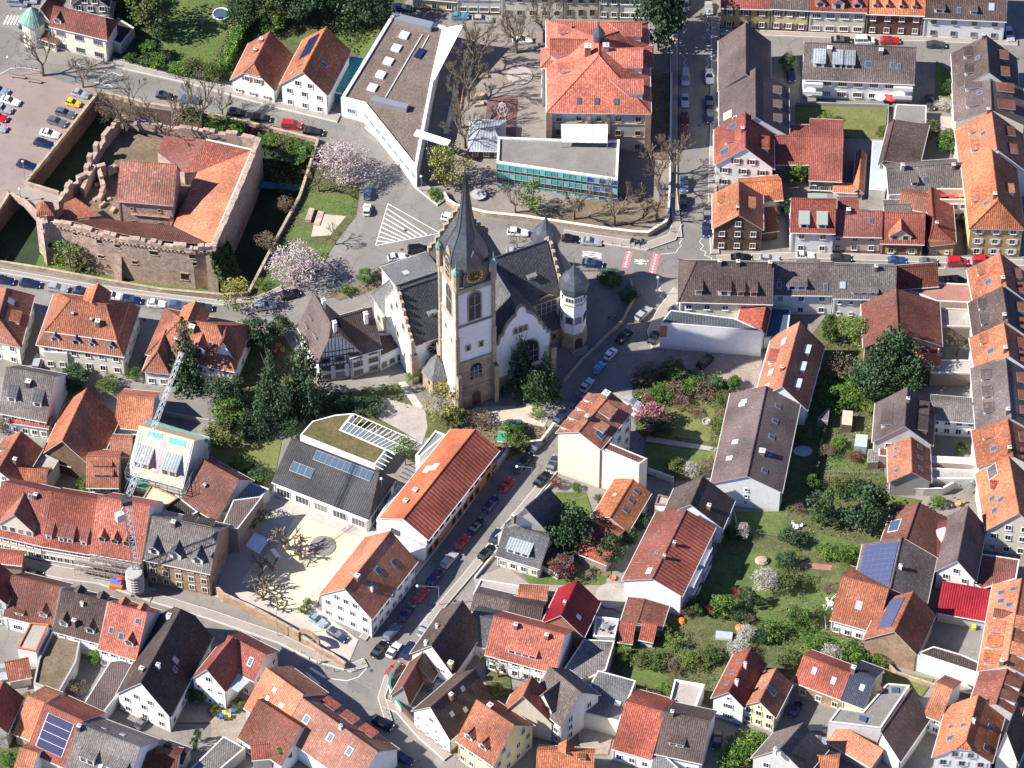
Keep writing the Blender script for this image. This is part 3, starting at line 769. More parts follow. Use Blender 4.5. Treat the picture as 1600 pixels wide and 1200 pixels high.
KIND={'dark':lambda i:crown_mesh(i,['leaf_dark','leaf_spruce'],46,80,.085),'green':lambda i:crown_mesh(i,['leaf_green','leaf_fresh'],34,70,.09),'olive':lambda i:crown_mesh(i,['leaf_olive','leaf_green'],34,70,.09),'fresh':lambda i:crown_mesh(i,['leaf_fresh','leaf_olive'],26,55,.08),'yellow':lambda i:crown_mesh(i,['leaf_yellow','leaf_olive'],26,60,.075),'pink':lambda i:crown_mesh(i,['blossom_pink','blossom_white'],60,80,.05),'blossom':lambda i:crown_mesh(i,['blossom_white','twig'],50,70,.055),'magenta':lambda i:crown_mesh(i,['blossom_magenta','leaf_brown'],26,70,.09),'red':lambda i:crown_mesh(i,['leaf_red','leaf_brown'],26,60,.09),'brown':lambda i:crown_mesh(i,['leaf_brown','twig'],26,55,.07),'spruce':lambda i:conifer_mesh(i,['leaf_spruce','leaf_dark'],17,.085,.42,1.0),'fir':lambda i:conifer_mesh(i,['leaf_spruce','leaf_dark'],26,.10,.1),'cypress':lambda i:crown_mesh(i,['leaf_spruce','leaf_green'],40,80,.085,1.0,.26),'ball':lambda i:crown_mesh(i,['leaf_green','leaf_dark'],60,60,.10,1.15,.22)}
def plant(kind,p,hgt,rad,label,name=None,cat=None,group=None,tr=.25,z=0.0,seed=None,squash=None):
 """tree or shrub: p ground point in the picture, hgt total height, rad crown radius, tr share of the height below the crown"""
 v=(len([1 for k in PL if k[0]==kind])%3)if seed is None else seed
 v=rnd.randrange(3)
 loc=at(p,z)
 nm=name or{'spruce':'conifer','fir':'conifer','cypress':'cypress','ball':'clipped_shrub'}.get(kind,'leafy_tree' if hgt>3.5 else 'shrub')
 if kind=='bare':
  nm=name or 'bare_tree';h=thing(nm,label,cat or 'tree',loc,group,rnd.uniform(0,6.28))
  if('bare',v)not in PL:PL[('bare',v)]=bare_mesh(10+v)
  tk,br=PL[('bare',v)];s=hgt/1.9
  for n_,me in(('trunk',tk),('branches',br)):
   o=bpy.data.objects.new(n_,me);col.objects.link(o);o.parent=h;o.scale=(rad/.95,rad/.95,s)
  return h
 h=thing(nm,label,cat or('tree' if hgt>3.5 else 'shrub'),loc,group,rnd.uniform(0,6.28))
 if(kind,v)not in PL:PL[(kind,v)]=KIND[kind](v*7+len(kind))
 if kind in('spruce','fir'):
  o=bpy.data.objects.new('crown',PL[(kind,v)]);col.objects.link(o);o.parent=h;o.scale=(rad,rad,hgt/2)
 else:
  zb=hgt*tr*.55;o=bpy.data.objects.new('crown',PL[(kind,v)]);col.objects.link(o);o.parent=h;o.location=(0,0,zb);o.scale=(rad,rad,(hgt-zb)/1.95)
 if('trunk',v)not in PL:PL[('trunk',v)]=trunk_mesh(v)
 t=bpy.data.objects.new('trunk',PL[('trunk',v)]);col.objects.link(t);t.parent=h;k=max(.5,rad*.55)
 t.scale=(k*1.3,k*1.3,hgt/2 if kind not in('spruce','fir')else hgt/1.6)
 return h
def hedge(pts,hgt,wd,label,mat='leaf_green',mat2='leaf_dark',name='hedge',group=None,dens=9,px=True,cat='hedge',s=.42,rough=.18):
 P=[at(p,0)for p in pts]if px else pts
 h=thing(name,label,cat,(P[0]+P[-1])/2,group);r=random.Random(int(P[0].x*13+P[0].y));mb=MB();core=MB()
 for a,b in zip(P,P[1:]):
  d=b-a;L=d.length;d.normalize();sd_=Vector((-d.y,d.x,0));core.box((a+b)/2+Vector((0,0,0)),max(.2,L-.2),wd*.7,hgt*.84,0,math.atan2(d.y,d.x))
  n=int(L*(2*hgt+wd)*dens)
  for i in range(n):
   t=r.uniform(0,L);k=r.uniform(0,2*hgt+wd);wob=1+rough*math.sin(t*1.7+a.x)+r.uniform(-rough,rough)*.6
   if k<hgt:o,z=-wd/2,k
   elif k<hgt+wd:o,z=k-hgt-wd/2,hgt
   else:o,z=wd/2,k-hgt-wd
   leafcard(mb,a+d*t+sd_*o*wob+Vector((0,0,max(.1,z*wob))),s*r.uniform(.6,1.2),r,0 if r.random()<.65 else 1)
 o=mb.build('foliage',[mat,mat2],h);core.build('branches',[mat2],h)
 return h
def inpoly(x,y,P):
 c=False;j=len(P)-1
 for i in range(len(P)):
  if(P[i].y>y)!=(P[j].y>y)and x<(P[j].x-P[i].x)*(y-P[i].y)/(P[j].y-P[i].y)+P[i].x:c=not c
  j=i
 return c
def cover(name,polys,n,mats,s=.35,z=.05,seed=1,hgt=.25,clump=0):
 r=random.Random(seed);mb=MB();PP=[[at(p,0)for p in P]for P in polys]
 A=[abs(sum(a.x*b.y-b.x*a.y for a,b in zip(P,P[1:]+P[:1])))/2 for P in PP];T=sum(A)
 for P,a in zip(PP,A):
  x0,x1,y0,y1=min(p.x for p in P),max(p.x for p in P),min(p.y for p in P),max(p.y for p in P);k=0;want=int(n*a/T);tries=0
  while k<want and tries<want*8:
   tries+=1;x,y=r.uniform(x0,x1),r.uniform(y0,y1)
   if not inpoly(x,y,P):continue
   if clump:
    cr=r.uniform(.25,clump)
    for j in range(int(10+14*cr)):
     d=rv(r)*cr;leafcard(mb,Vector((x+d.x,y+d.y,z+abs(d.z)*.9)),s*r.uniform(.6,1.2),r,min(len(mats)-1,int((x*3+y*7)%len(mats))),.4)
    k+=12
   else:
    leafcard(mb,Vector((x,y,z+r.uniform(0,hgt))),s*r.uniform(.5,1.3),r,r.randrange(len(mats)),.5);k+=1
 o=mb.build(name,mats);o['kind']='stuff';return o
 #  people (one skinned body each pose, clothes as children)
def person(p,label,ang=0,shirt='shirt',trousers='jean',step=.25,z=0.0):
 loc=at(p,z);h=thing('person',label,'person',loc,None,R(ang))
 def skin(name,vs,es,rs,mat,root=0):
  me=bpy.data.meshes.new(name);me.from_pydata(vs,es,[]);o=bpy.data.objects.new(name,me);col.objects.link(o);o.parent=h
  m=o.modifiers.new('s','SKIN');o.modifiers.new('u','SUBSURF').levels=1;o.modifiers['u'].render_levels=1
  for i,r_ in enumerate(rs):me.skin_vertices[0].data[i].radius=(r_,r_)
  me.skin_vertices[0].data[root].use_root=True;me.materials.append(M(mat));return o
 s=step
 V=[(0,0,.95),(0,0,1.15),(0,0,1.42),(0,0,1.52),(.02,0,1.62),(.03,0,1.74),(0,.17,1.40),(.02,.22,1.15),(.12,.2,.92),(.15,.2,.84),(0,-.17,1.40),(-.02,-.22,1.15),(.06,-.2,.92),(.08,-.2,.84),(0,.1,.88),(s*.6,.1,.48),(s*.5,.1,.08),(s*.5+.16,.1,.04),(0,-.1,.88),(-s*.4,-.1,.48),(-s,-.1,.08),(-s+.15,-.1,.04)]
 E=[(0,1),(1,2),(2,3),(3,4),(4,5),(2,6),(6,7),(7,8),(8,9),(2,10),(10,11),(11,12),(12,13),(0,14),(14,15),(15,16),(16,17),(0,18),(18,19),(19,20),(20,21)]
 rs=[.13,.12,.13,.055,.09,.06,.06,.045,.035,.03,.06,.045,.035,.03,.085,.06,.045,.04,.085,.06,.045,.04]
 skin('body',V,E,rs,'skin')
 skin('trousers',[V[0],V[14],V[15],(V[16][0],V[16][1],.14),V[18],V[19],(V[20][0],V[20][1],.14)],[(0,1),(1,2),(2,3),(0,4),(4,5),(5,6)],[.15,.1,.075,.06,.1,.075,.06],trousers)
 skin('jacket',[V[0],V[1],V[2],V[6],V[7],V[8],V[10],V[11],V[12]],[(0,1),(1,2),(2,3),(3,4),(4,5),(2,6),(6,7),(7,8)],[.155,.15,.155,.08,.06,.05,.08,.06,.05],shirt)
 hb=MB();hb.lathe((0,0,1.62),[(.10,0),(.115,.07),(.09,.14),(.001,.165)],10);ho=hb.build('hair',['hair']);ho.parent=h
 return h
#  THE GROUND
full()
MOAT=[(155,148),(98,220),(40,291),(20,306),(-40,385),(-40,409),(0,414),(70,426),(150,441),(250,458),(350,467),(388,463),(430,380),(468,310),(497,222),(440,208),(400,198),(300,178),(215,166)]
MOATW=[at(p,0)for p in MOAT]
gb=MB();gb.sheet([Vector(p)for p in((-1500,-900,0),(1500,-900,0),(1500,2600,0),(-1500,2600,0))],0.0,0,holes=[MOATW])
struct(gb,'ground',['asphalt_light'])
mf=MB();mf.sheet(ccw(inset(ccw(MOATW),-1.5)),-5.2);struct(mf,'moat_floor',['moat_grass_shaded'])
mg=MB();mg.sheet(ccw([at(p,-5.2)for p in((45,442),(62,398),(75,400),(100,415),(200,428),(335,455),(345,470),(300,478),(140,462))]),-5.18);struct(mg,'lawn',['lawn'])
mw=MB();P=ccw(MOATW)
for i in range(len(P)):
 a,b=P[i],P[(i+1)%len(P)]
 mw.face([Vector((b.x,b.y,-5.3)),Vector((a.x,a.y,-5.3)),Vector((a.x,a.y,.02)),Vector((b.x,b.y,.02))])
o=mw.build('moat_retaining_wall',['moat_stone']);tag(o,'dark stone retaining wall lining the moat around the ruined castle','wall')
_z=[0.0]
def sheet(name,mat,*polys,z=None):
 for pl in polys:
  _z[0]+=.004;patch(name,mat,pl,z if z is not None else _z[0])
def strip(name,mat,pts,wd,z=.12,kerb=.12,kmat='trim'):
 P=[at(p,0)for p in pts];n=len(P);mb=MB();s=[]
 for i in range(n):
  e=(P[min(i+1,n-1)]-P[max(i-1,0)]).normalized();s.append(Vector((-e.y,e.x,0)))
 _z[0]+=.001
 for i in range(n-1):
  a,b=P[i],P[i+1];zz=z+_z[0]
  q4=[a-s[i]*wd/2,b-s[i+1]*wd/2,b+s[i+1]*wd/2,a+s[i]*wd/2];v=[Vector((p.x,p.y,zz))for p in q4];l_=[Vector((p.x,p.y,-.02))for p in q4]
  mb.face(v,0)
  for j,k in((0,1),(2,3)):mb.face([l_[j],l_[k],v[k],v[j]],1)
  if kerb:
   for sg,c0,c1 in((-1,q4[0],q4[1]),(1,q4[3],q4[2])):
    i0,i1=c0-s[i]*sg*kerb,c1-s[i+1]*sg*kerb
    r4=[c0,c1,i1,i0]if sg<0 else[i0,i1,c1,c0];mb.face([Vector((p.x,p.y,zz+.006))for p in r4],1)
 return struct(mb,name,[mat,kmat])
sheet('road','asphalt',[(-60,20),(60,60),(48,98),(170,104),(300,130),(430,166),(535,192),(590,225),(655,300),(700,330),(800,350),(960,372),(1050,362),(1053,300),(1053,-60),(1122,-60),(1115,200),(1112,398),(1250,404),(1500,410),(1660,412),(1660,432),(1500,424),(1300,432),(1060,448),(1030,500),(940,640),(870,740),(790,860),(650,1010),(622,1058),(600,1090),(640,1150),(700,1210),(640,1240),(530,1110),(440,1050),(330,1000),(240,975),(100,920),(-20,880),(-20,862),(100,890),(240,925),(330,950),(440,1000),(540,1040),(575,1010),(640,920),(720,800),(790,700),(850,640),(940,520),(980,450),(900,430),(700,400),(600,415),(560,440),(480,470),(400,500),(300,490),(200,478),(0,445),(-60,440),(-60,428),(0,426),(150,452),(350,478),(400,475),(440,462),(505,440),(560,395),(572,330),(568,275),(540,240),(480,212),(400,192),(300,166),(230,150),(150,138),(60,108),(-60,130)])
sheet('road','asphalt',[(1122,48),(1600,70),(1600,86),(1440,84),(1240,72),(1122,68)])
sheet('road','asphalt',[(1590,-20),(1640,-20),(1640,440),(1600,440),(1590,200)])
sheet('road','asphalt',[(700,22),(850,30),(850,48),(760,56),(700,44)])
sheet('parking_lot','parking_paving',[(-60,124),(60,110),(148,142),(156,147),(40,290),(20,305),(-60,400)])
sheet('castle_bridge_path','pavement',[(20,303),(45,290),(95,300),(110,330),(62,352)],z=.03)
sheet('schoolyard','yard_tan',[(690,305),(668,262),(700,215),(722,90),(726,48),(858,50),(858,215),(1000,240),(1044,225),(1044,345),(960,368),(800,338)])
sheet('play_court','court_dark',[(763,151),(810,151),(806,215),(757,195)])
sheet('schoolyard','dirt',[(790,335),(985,300),(1040,320),(1038,345),(960,364)])
sheet('garden_soil','garden_mix',[(182,96),(158,60),(150,-60),(700,-60),(612,22),(535,150),(500,110),(362,128),(300,122)])
sheet('lawn','lawn',[(236,88),(262,-40),(345,-40),(352,20),(356,48),(332,98),(275,105)],[(425,50),(590,62),(556,118),(500,80)])
sheet('park_soil','garden_mix',[(497,222),(560,240),(561,300),(556,338),(520,385),(500,425),(440,452),(392,464),(430,380),(468,310)])
sheet('lawn','lawn',[(478,302),(556,304),(552,338),(478,345),(466,338)],[(462,355),(488,352),(486,375),(448,370)],[(486,380),(522,384),(498,415),(440,450),(405,455),(440,400)])
sheet('path','gravel_pale',[(494,334),(541,338),(516,368),(486,370)])
sheet('path','dirt',[(497,222),(505,226),(474,310),(436,385),(398,462),(389,462),(430,382),(468,310)])
sheet('church_forecourt','asphalt_light',[(905,425),(985,430),(975,470),(900,560),(840,600),(770,640),(700,620),(760,560),(880,520)])
sheet('church_garden','dirt',[(560,445),(600,412),(700,395),(690,420),(610,445),(530,470),(510,460)])
sheet('church_garden','garden_mix',[(505,620),(620,600),(650,640),(690,650),(720,640),(700,690),(520,660),(480,650),(350,640),(370,520),(440,520)])
sheet('churchyard_path','gravel_pale',[(716,652),(745,636),(830,634),(858,652),(850,668),(800,655),(740,668)])
sheet('churchyard_path','yard_pale',[(622,598),(634,596),(664,640),(652,644)])
sheet('yard','terrace',[(604,622),(664,640),(668,668),(660,692),(585,650)])
sheet('churchyard_soil','dirt',[(700,660),(860,668),(850,690),(790,720),(760,690)])
sheet('lawn','lawn_dry',[(350,640),(440,690),(428,752),(398,762),(360,735),(320,700)])
sheet('kindergarten_yard','yard_pale',[(336,932),(352,870),(385,850),(428,760),(480,790),(600,830),(560,870),(500,930),(495,950),(560,1000),(546,1034),(440,975)])
sheet('sand_court','sand',[(463,805),(566,842),(535,880),(482,952),(470,964),(446,960),(378,905),(400,878),(436,852)])
sheet('car_park','cobble',[(1024,540),(1192,552),(1186,612),(1150,612),(1100,590),(1040,578),(992,596),(975,585)])
sheet('courtyard','pavement',[(940,620),(985,606),(1008,622),(1000,648),(960,640)])
sheet('garden_soil','garden_mix',[(990,585),(1050,570),(1152,602),(1122,700),(1118,745),(1060,752),(1002,742),(1008,690),(985,650)])
sheet('lawn','lawn_dry',[(1042,626),(1080,622),(1117,640),(1108,690),(1050,682),(1056,660)])
sheet('lawn','lawn',[(1006,695),(1110,706),(1085,735),(1012,740)])
sheet('courtyard','terrace',[(1012,682),(1120,700),(1118,706),(1008,690)])
sheet('garden_soil','garden_mix',[(1235,570),(1300,480),(1420,520),(1430,600),(1372,640),(1385,790),(1420,800),(1350,880),(1330,905),(1300,960),(1320,1020),(1260,1030),(1200,1110),(1130,1110),(1050,1080),(950,1090),(960,1000),(1000,960),(1090,935),(1120,860),(1130,800),(1215,800)])
sheet('lawn','lawn',[(1120,870),(1250,860),(1240,900),(1300,905),(1320,940),(1290,965),(1270,1005),(1230,985),(1100,955),(1092,930)],[(1130,800),(1230,802),(1228,835),(1160,832)],[(1290,690),(1340,700),(1352,740),(1295,738)],[(1370,770),(1440,782),(1430,800),(1390,800)],[(1262,830),(1340,850),(1335,880),(1250,858)],[(985,1035),(1045,1040),(1040,1075),(990,1075)])
sheet('lawn','lawn',[(1200,960),(1330,905),(1300,960),(1320,1010),(1260,1030),(1210,1000)])
sheet('garden_path','tile_red',[(1252,878),(1300,884),(1298,892),(1250,888)])
sheet('courtyard','cobble',[(915,890),(990,920),(980,960),(940,945),(905,925)])
sheet('lawn','lawn',[(868,770),(915,770),(925,800),(900,815),(872,795)],[(812,893),(860,885),(950,900),(945,915),(830,915)])
sheet('garden_soil','dirt',[(880,800),(950,830),(955,900),(880,905),(860,850)])
sheet('courtyard','pavement',[(740,905),(790,885),(830,915),(900,915),(880,935),(745,925)])
sheet('lawn','lawn_dry',[(1243,165),(1386,170),(1383,217),(1290,214),(1243,208)])
sheet('lawn','lawn',[(1462,95),(1494,120),(1494,178),(1462,172)])
sheet('courtyard','terrace',[(1468,182),(1494,184),(1494,215),(1466,216)])
sheet('courtyard','dirt',[(1060,110),(1060,250),(1018,250),(1018,120)])
sheet('lawn','lawn_dry',[(1380,1045),(1460,1062),(1440,1090),(1385,1070)])
sheet('courtyard','cobble',[(330,1130),(260,1130),(300,1040),(330,1040),(400,1110),(430,1120),(390,1165),(330,1165)])
sheet('courtyard','cobble',[(900,1135),(960,1140),(950,1180),(910,1180)])
sheet('garden_soil','garden_mix',[(760,1030),(795,1040),(800,1090),(760,1090)])
sheet('garden_soil','garden_mix',[(1180,1160),(1240,1140),(1250,1230),(1130,1230)],[(1365,860),(1370,880),(1330,905)],[(-20,1120),(45,1080),(50,1230),(-20,1230)])
strip('pavement','pavement',[(176,98),(300,126),(430,162),(530,186)],2.6)
strip('pavement','pavement',[(576,196),(610,225),(655,290),(690,318)],2.4)
strip('pavement','pavement',[(1119,405),(1250,400),(1420,406),(1600,412)],1.8)
strip('pavement','pavement',[(1060,372),(1052,300),(1053,100),(1053,-20)],1.6)
strip('pavement','pavement',[(1118,30),(1116,200),(1112,330),(1117,398)],1.8)
strip('pavement','pavement',[(1126,50),(1300,57),(1440,62),(1590,68)],1.6)
strip('pavement','pavement',[(660,982),(730,900),(800,815),(866,735)],1.7)
strip('pavement','pavement',[(566,1000),(640,905),(720,800),(790,705)],1.5)
strip('pavement','pavement',[(608,1130),(596,1090),(606,1060),(630,1045)],1.5)
strip('pavement','pavement',[(700,1185),(660,1150),(625,1110),(600,1100)],2.0)
strip('pavement','pavement',[(240,935),(330,962),(440,1000),(500,1030),(550,1044),(572,1036)],2.2)
strip('pavement','pavement',[(-10,872),(100,897),(160,905),(240,932)],3.0)
strip('pavement','pavement',[(0,424),(150,450),(350,475),(396,470),(440,452)],1.2)
strip('pavement','pavement',[(880,366),(940,376),(1010,386),(1050,372),(1058,350)],2.2)
strip('pavement','pavement',[(1062,455),(1036,490),(1022,520),(1030,545)],3.0)
def mark(mat,*polys,z=.30):
 mb=MB()
 for pl in polys:mb.sheet(ccw([at(p,0)for p in pl]),z)
 struct(mb,'road_marking',[mat])
def line(pts,wd=.14,mat='worn_white',z=.33):
 mb=MB();P=[at(p,0)for p in pts]
 for a,b in zip(P,P[1:]):
  d=(b-a).normalized();s=Vector((-d.y,d.x,0))*wd/2;mb.sheet(ccw([a-s,b-s,b+s,a+s]),z)
 struct(mb,'road_marking',[mat])
ZR=.026
tile(1,1)
line([(785,108),(1095,283),(712,357),(785,108)],.18,z=ZR+.008)
A,B_,C_=(785,108),(1095,283),(712,357)
for i in range(1,9):
 f=i/9.0
 s_=(A[0]+(C_[0]-A[0])*f,A[1]+(C_[1]-A[1])*f);e_=(B_[0]+(C_[0]-B_[0])*(f),B_[1]+(C_[1]-B_[1])*f)
 s_=(A[0]+(C_[0]-A[0])*f,A[1]+(C_[1]-A[1])*f)
 L_=1-f*.55
 e2=(1050-(1050-760)*f**1.0+(10*f),287+(345-287)*f)
 line([s_,e2],.28,z=ZR+.004)
tile(2,1)
import itertools
def zig(pts,**k):line(pts,.12,z=ZR,**k)
zig([(1000,185),(1018,200),(1000,220),(1016,235),(998,255),(1016,275),(1000,300),(1012,320),(996,345),(1010,360),(990,375),(975,400),(870,410)])
zig([(1130,315),(1115,335),(1140,360),(1120,380),(1155,395),(1145,415),(1190,430),(1185,445),(1210,440)])
zig([(840,550),(872,555),(868,590),(895,585),(875,620),(900,640),(878,660),(905,672),(960,670)])
for(x0,y0,x1,y1)in((672,490,700,392),(832,525,862,405)):
 line([(x0,y0),(x1,y1)],1.5,'worn_red',z=ZR)
 for i in range(7):
  f=(i+.5)/7;cx,cy=x0+(x1-x0)*f,y0+(y1-y0)*f;mark('worn_white',[(cx-9,cy-6),(cx+9,cy-2),(cx-4,cy+6)],z=ZR+.008)
mark('worn_white',[(749,444),(766,439),(797,449),(797,455),(773,455),(754,451)],[(803,447),(812,447),(815,451),(805,453)],[(728,438),(749,443),(753,451),(728,441)],[(728,448),(763,453),(728,456)],[(732,463),(763,458),(787,464),(782,468),(763,470)],[(792,465),(802,464),(804,468),(794,469)],z=ZR+.006)
def strokes(segs,wd,z=ZR+.006):
 for s_ in segs:line(s_,wd,z=z)
strokes([[(430,422),(420,419),(421,412),(448,416),(466,425),(481,422),(502,423),(531,427),(528,436),(511,432)]],.3)
strokes([[(423,392),(423,401),(463,409),(524,416),(537,410),(519,405),(470,396),(423,392)]],.3)
tile(2,0)
zig([(1020,95),(1040,120),(1022,150),(1040,175),(1010,205)]);zig([(1165,95),(1158,125),(1175,150),(1160,190),(1195,225),(1240,222)])
zig([(975,315),(1005,318),(1035,350),(1022,375),(1038,405)]);zig([(1240,320),(1190,322),(1158,350),(1172,380),(1155,410)])
tile(0,0)
zig([(455,380),(515,400),(545,398),(580,422),(610,415),(640,440),(670,430),(720,452),(730,440)]);zig([(560,490),(600,495),(625,510),(645,500),(670,520)])
for i in range(6):
 x=18+i*20;mark('worn_white',[(x,145-i*-1),(x+9,147),(x+36,92+i),(x+27,90+i)],z=ZR)
line([(0,440),(60,408),(140,402),(230,418)],.12,z=ZR)
tile(1,3)
for i in range(4):
 x,y=318+i*-22,585+i*22
mark('worn_white',[(315,588),(330,580),(425,640),(410,650)],z=ZR)
for i in range(3):mark('worn_white',[(290-i*22,612+i*16),(302-i*22,618+i*16-8),(385-i*22,690+i*12-12),(370-i*22,694+i*12-4)],z=ZR)
line([(770,870),(745,800),(755,740),(785,690)],.15,z=ZR);line([(450,650),(540,662),(610,640),(655,590),(660,565)],.18,z=ZR)
tile(3,1);line([(1090,492),(1128,492),(1130,475)],.12,z=ZR)
tile(2,3)
def disc(p,r,mat,name,z):
 c=at(p,0);mb=MB();mb.sheet([c+Vector((r*math.cos(i*.2618),r*math.sin(i*.2618),0))for i in range(24)],z);struct(mb,name,[mat])
disc((592,158),3.2,'terrace','round_paving',_z[0]+.01)
for p in((548,128),):pass
tile(1,2);disc((398,1005),2.6,'gravel_roof','round_paving',_z[0]+.012)
tile(2,0);disc((45,452),2.9,'terrace','round_paving',_z[0]+.01)
full()
r_=random.Random(4)
for(x,y,a,b,t)in((600,300,34,12,.6),(660,372,60,9,-.2),(520,195,40,8,.3),(850,358,50,8,.08),(1010,420,40,14,.1),(1085,250,10,40,0),(1088,120,9,60,0),(560,1075,36,12,.5),(430,1010,40,9,.45),(660,980,9,50,.6),(760,830,9,44,.6),(1300,417,70,6,.03),(100,120,40,14,.3),(240,480,60,6,.1),(300,955,50,8,.4),(620,1120,30,16,.6),(1280,76,60,6,.05)):
 c_,s_=math.cos(t),math.sin(t)
 sheet('road_repair','asphalt_patch',[(x+u*a/2*c_-v*b/2*s_*(1 if a>b else-1),y+u*a/2*s_+v*b/2)for u,v in((-1,-1),(1,-1),(1,1),(-1,1))],z=ZR-.006+r_.random()*.003)
for i,(x,y,w_)in enumerate(((634,360,'inside the hatched triangle'),(1070,418,'in the junction east of the church'),(580,1048,'in the middle of the lower fork'),(226,124,'on the castle street by the large lawn'),(628,390,'south of the hatched triangle'),(545,262,'beside the pink magnolia'),(1092,196,'in the shaded side street'),(690,900,'in the church street beside the long hall'),(460,1020,'outside the brick arch'),(1590,92,'at the upper right corner'),(225,500,'in the street below the castle'),(310,948,'near the shop street bend'))):
 c=at((x,y));mb=MB();mb.lathe(c,[(.38,0),(.38,ZR+.012)],12);o=mb.build('manhole_cover',['steel_dark']);tag(o,'round iron manhole cover '+w_,'manhole cover','manhole covers in the streets')
ZV_=Vector((0,0,1))
#  THE RUINED CASTLE IN ITS MOAT
full()
ch=thing('ruined_castle','ruined sandstone water castle with battlements and red roofs in a dry moat','castle',at((230,330),0))
def curtain(pts,ztop,th,mat='castle_stone',z0=-5.4,ruin=0,batt=0,name='curtain_wall',seed=3,solid=False):
 """thick wall along the outer top line pts (picture points at height ztop)"""
 r=random.Random(seed);mb=MB();P=[at(p,ztop)for p in pts]
 for p in P:p.z=0
 Q=[P[0]]
 for a,b in zip(P,P[1:]):
  n=max(1,int((b-a).length/1.2))
  for i in range(1,n+1):Q.append(a.lerp(b,i/n))
 n=len(Q);S_=[]
 for i in range(n):
  e=(Q[min(i+1,n-1)]-Q[max(i-1,0)]).normalized();S_.append(Vector((-e.y,e.x,0)))
 zt=[ztop+(r.uniform(-ruin,ruin*.3))for _ in Q]
 for i in range(n-1):
  a,b=Q[i],Q[i+1];z=zt[i]
  if batt:z=ztop-(r.uniform(0,.25)if(i//2)%2==0 else batt*r.uniform(.35,1.0))
  z+=r.uniform(-.2,.15)
  q4=[a+S_[i]*th,b+S_[i+1]*th,b,a]
  lo=[Vector((p.x,p.y,z0))for p in q4];hi=[Vector((p.x,p.y,z))for p in q4]
  fl=(hi[1]-hi[0]).cross(hi[2]-hi[0]).z<0
  if fl:lo,hi=lo[::-1],hi[::-1]
  mb.face(hi,1)
  for k in range(4):mb.face([lo[k],lo[(k+1)%4],hi[(k+1)%4],hi[k]],0)
 return mb.build(name,[mat,'rubble'],ch),P
fw,FP=curtain([(61,342),(66,350),(84,345),(110,350),(150,362),(200,372),(260,381),(300,386),(337,383)],8.0,1.0,batt=.9)
rw,RP=curtain([(337,383),(352,350),(372,305),(392,258),(408,214)],8.3,1.1,ruin=.5)
tw,TP=curtain([(408,214),(380,206),(345,201),(300,196),(262,192)],7.0,1.0,batt=.9)
lw,LP=curtain([(182,178),(168,195),(152,215),(138,242),(128,268),(108,278),(92,305),(66,330),(61,342)],5.0,1.0,ruin=2.4)
l2,_=curtain([(262,192),(225,186),(182,178)],3.0,1.2,ruin=1.2)
cm=MB();cm.sheet(ccw([p for p in FP+RP[1:]+TP[1:]]+[at(p,4.5)for p in[(182,178),(152,215),(128,268),(66,330)]]),0.35);cm.build('court_floor',['dirt'],ch)
mc=MB();n_=46
def along(P,t):
 L=[(b-a).length for a,b in zip(P,P[1:])];T=sum(L)*t
 for(a,b),l_ in zip(zip(P,P[1:]),L):
  if T<=l_:d=(b-a).normalized();return a+d*T,d
  T-=l_
 return P[-1],(P[-1]-P[-2]).normalized()
for i in range(n_):
 p,d=along(FP,(i+.5)/n_*.96+.02);o=Vector((d.y,-d.x,0));mc.box(p+o*.12+Vector((0,0,5.9)),.32,.3,.35,0,math.atan2(d.y,d.x))
mc.build('corbel_row',['rubble'],ch)
mb=MB()
for i in range(24):
 p,d=along(FP,(i+.5)/24*.96+.02);o=Vector((d.y,-d.x,0));mb.box(p+o*.06+Vector((0,0,6.25)),2.4,.14,.22,0,math.atan2(d.y,d.x))
mb.build('string_course',['sandstone'],ch)
for t,z,w_,h_ in((.07,.4,.8,1.5),(.36,4.6,1.1,1.1),(.46,4.4,1.1,1.0),(.66,4.0,1.7,1.2),(.87,4.5,1.2,1.3),(.88,2.2,.7,1.0),(.55,.2,1.0,.9),(.36,0,1.2,.8),(.82,-2.6,1.5,2.0),(.22,5.0,.9,.8)):
 p,d=along(FP,t);o=Vector((d.y,-d.x,0));wm=MB();rz=math.atan2(d.y,d.x)
 c=p+o*.03+Vector((0,0,z));wm.box(c,w_,.1,h_,0,rz);wm.box(c+Vector((0,0,h_)),w_+.4,.28,.22,1,rz);wm.box(c+Vector((0,0,-.2)),w_+.4,.3,.2,1,rz)
 wm.build('window_opening',['black','sandstone'],ch)
def buttress(parent,p,d_out,wd,dep,ztop,mat,z0=-5.3,name='buttress'):
 al=Vector((-d_out.y,d_out.x,0));mb=MB();a,b=p-al*wd/2,p+al*wd/2
 A,B_=a+d_out*dep,b+d_out*dep;v=lambda q_,z:Vector((q_.x,q_.y,z))
 f=[v(a,z0),v(A,z0),v(B_,z0),v(b,z0),v(a,ztop),v(b,ztop)]
 mb.face([f[1],f[2],f[5],f[4]][::-1]);mb.face([f[0],f[1],f[4]][::-1]);mb.face([f[3],f[5],f[2]][::-1])
 return mb.build(name,[mat],parent)
p,d=along(FP,.97);buttress(ch,p,Vector((d.y,-d.x,0)),2.2,4.6,5.8,'sandstone')
p,d=along(RP,.04);buttress(ch,p+Vector((.3,-.5,0)),Vector((.75,-.66,0)).normalized(),5.0,6.2,6.6,'ivy');IV=(p+Vector((.3,-.5,0)),Vector((.75,-.66,0)).normalized())
mb=MB();r_=random.Random(2);al=Vector((-IV[1].y,IV[1].x,0))
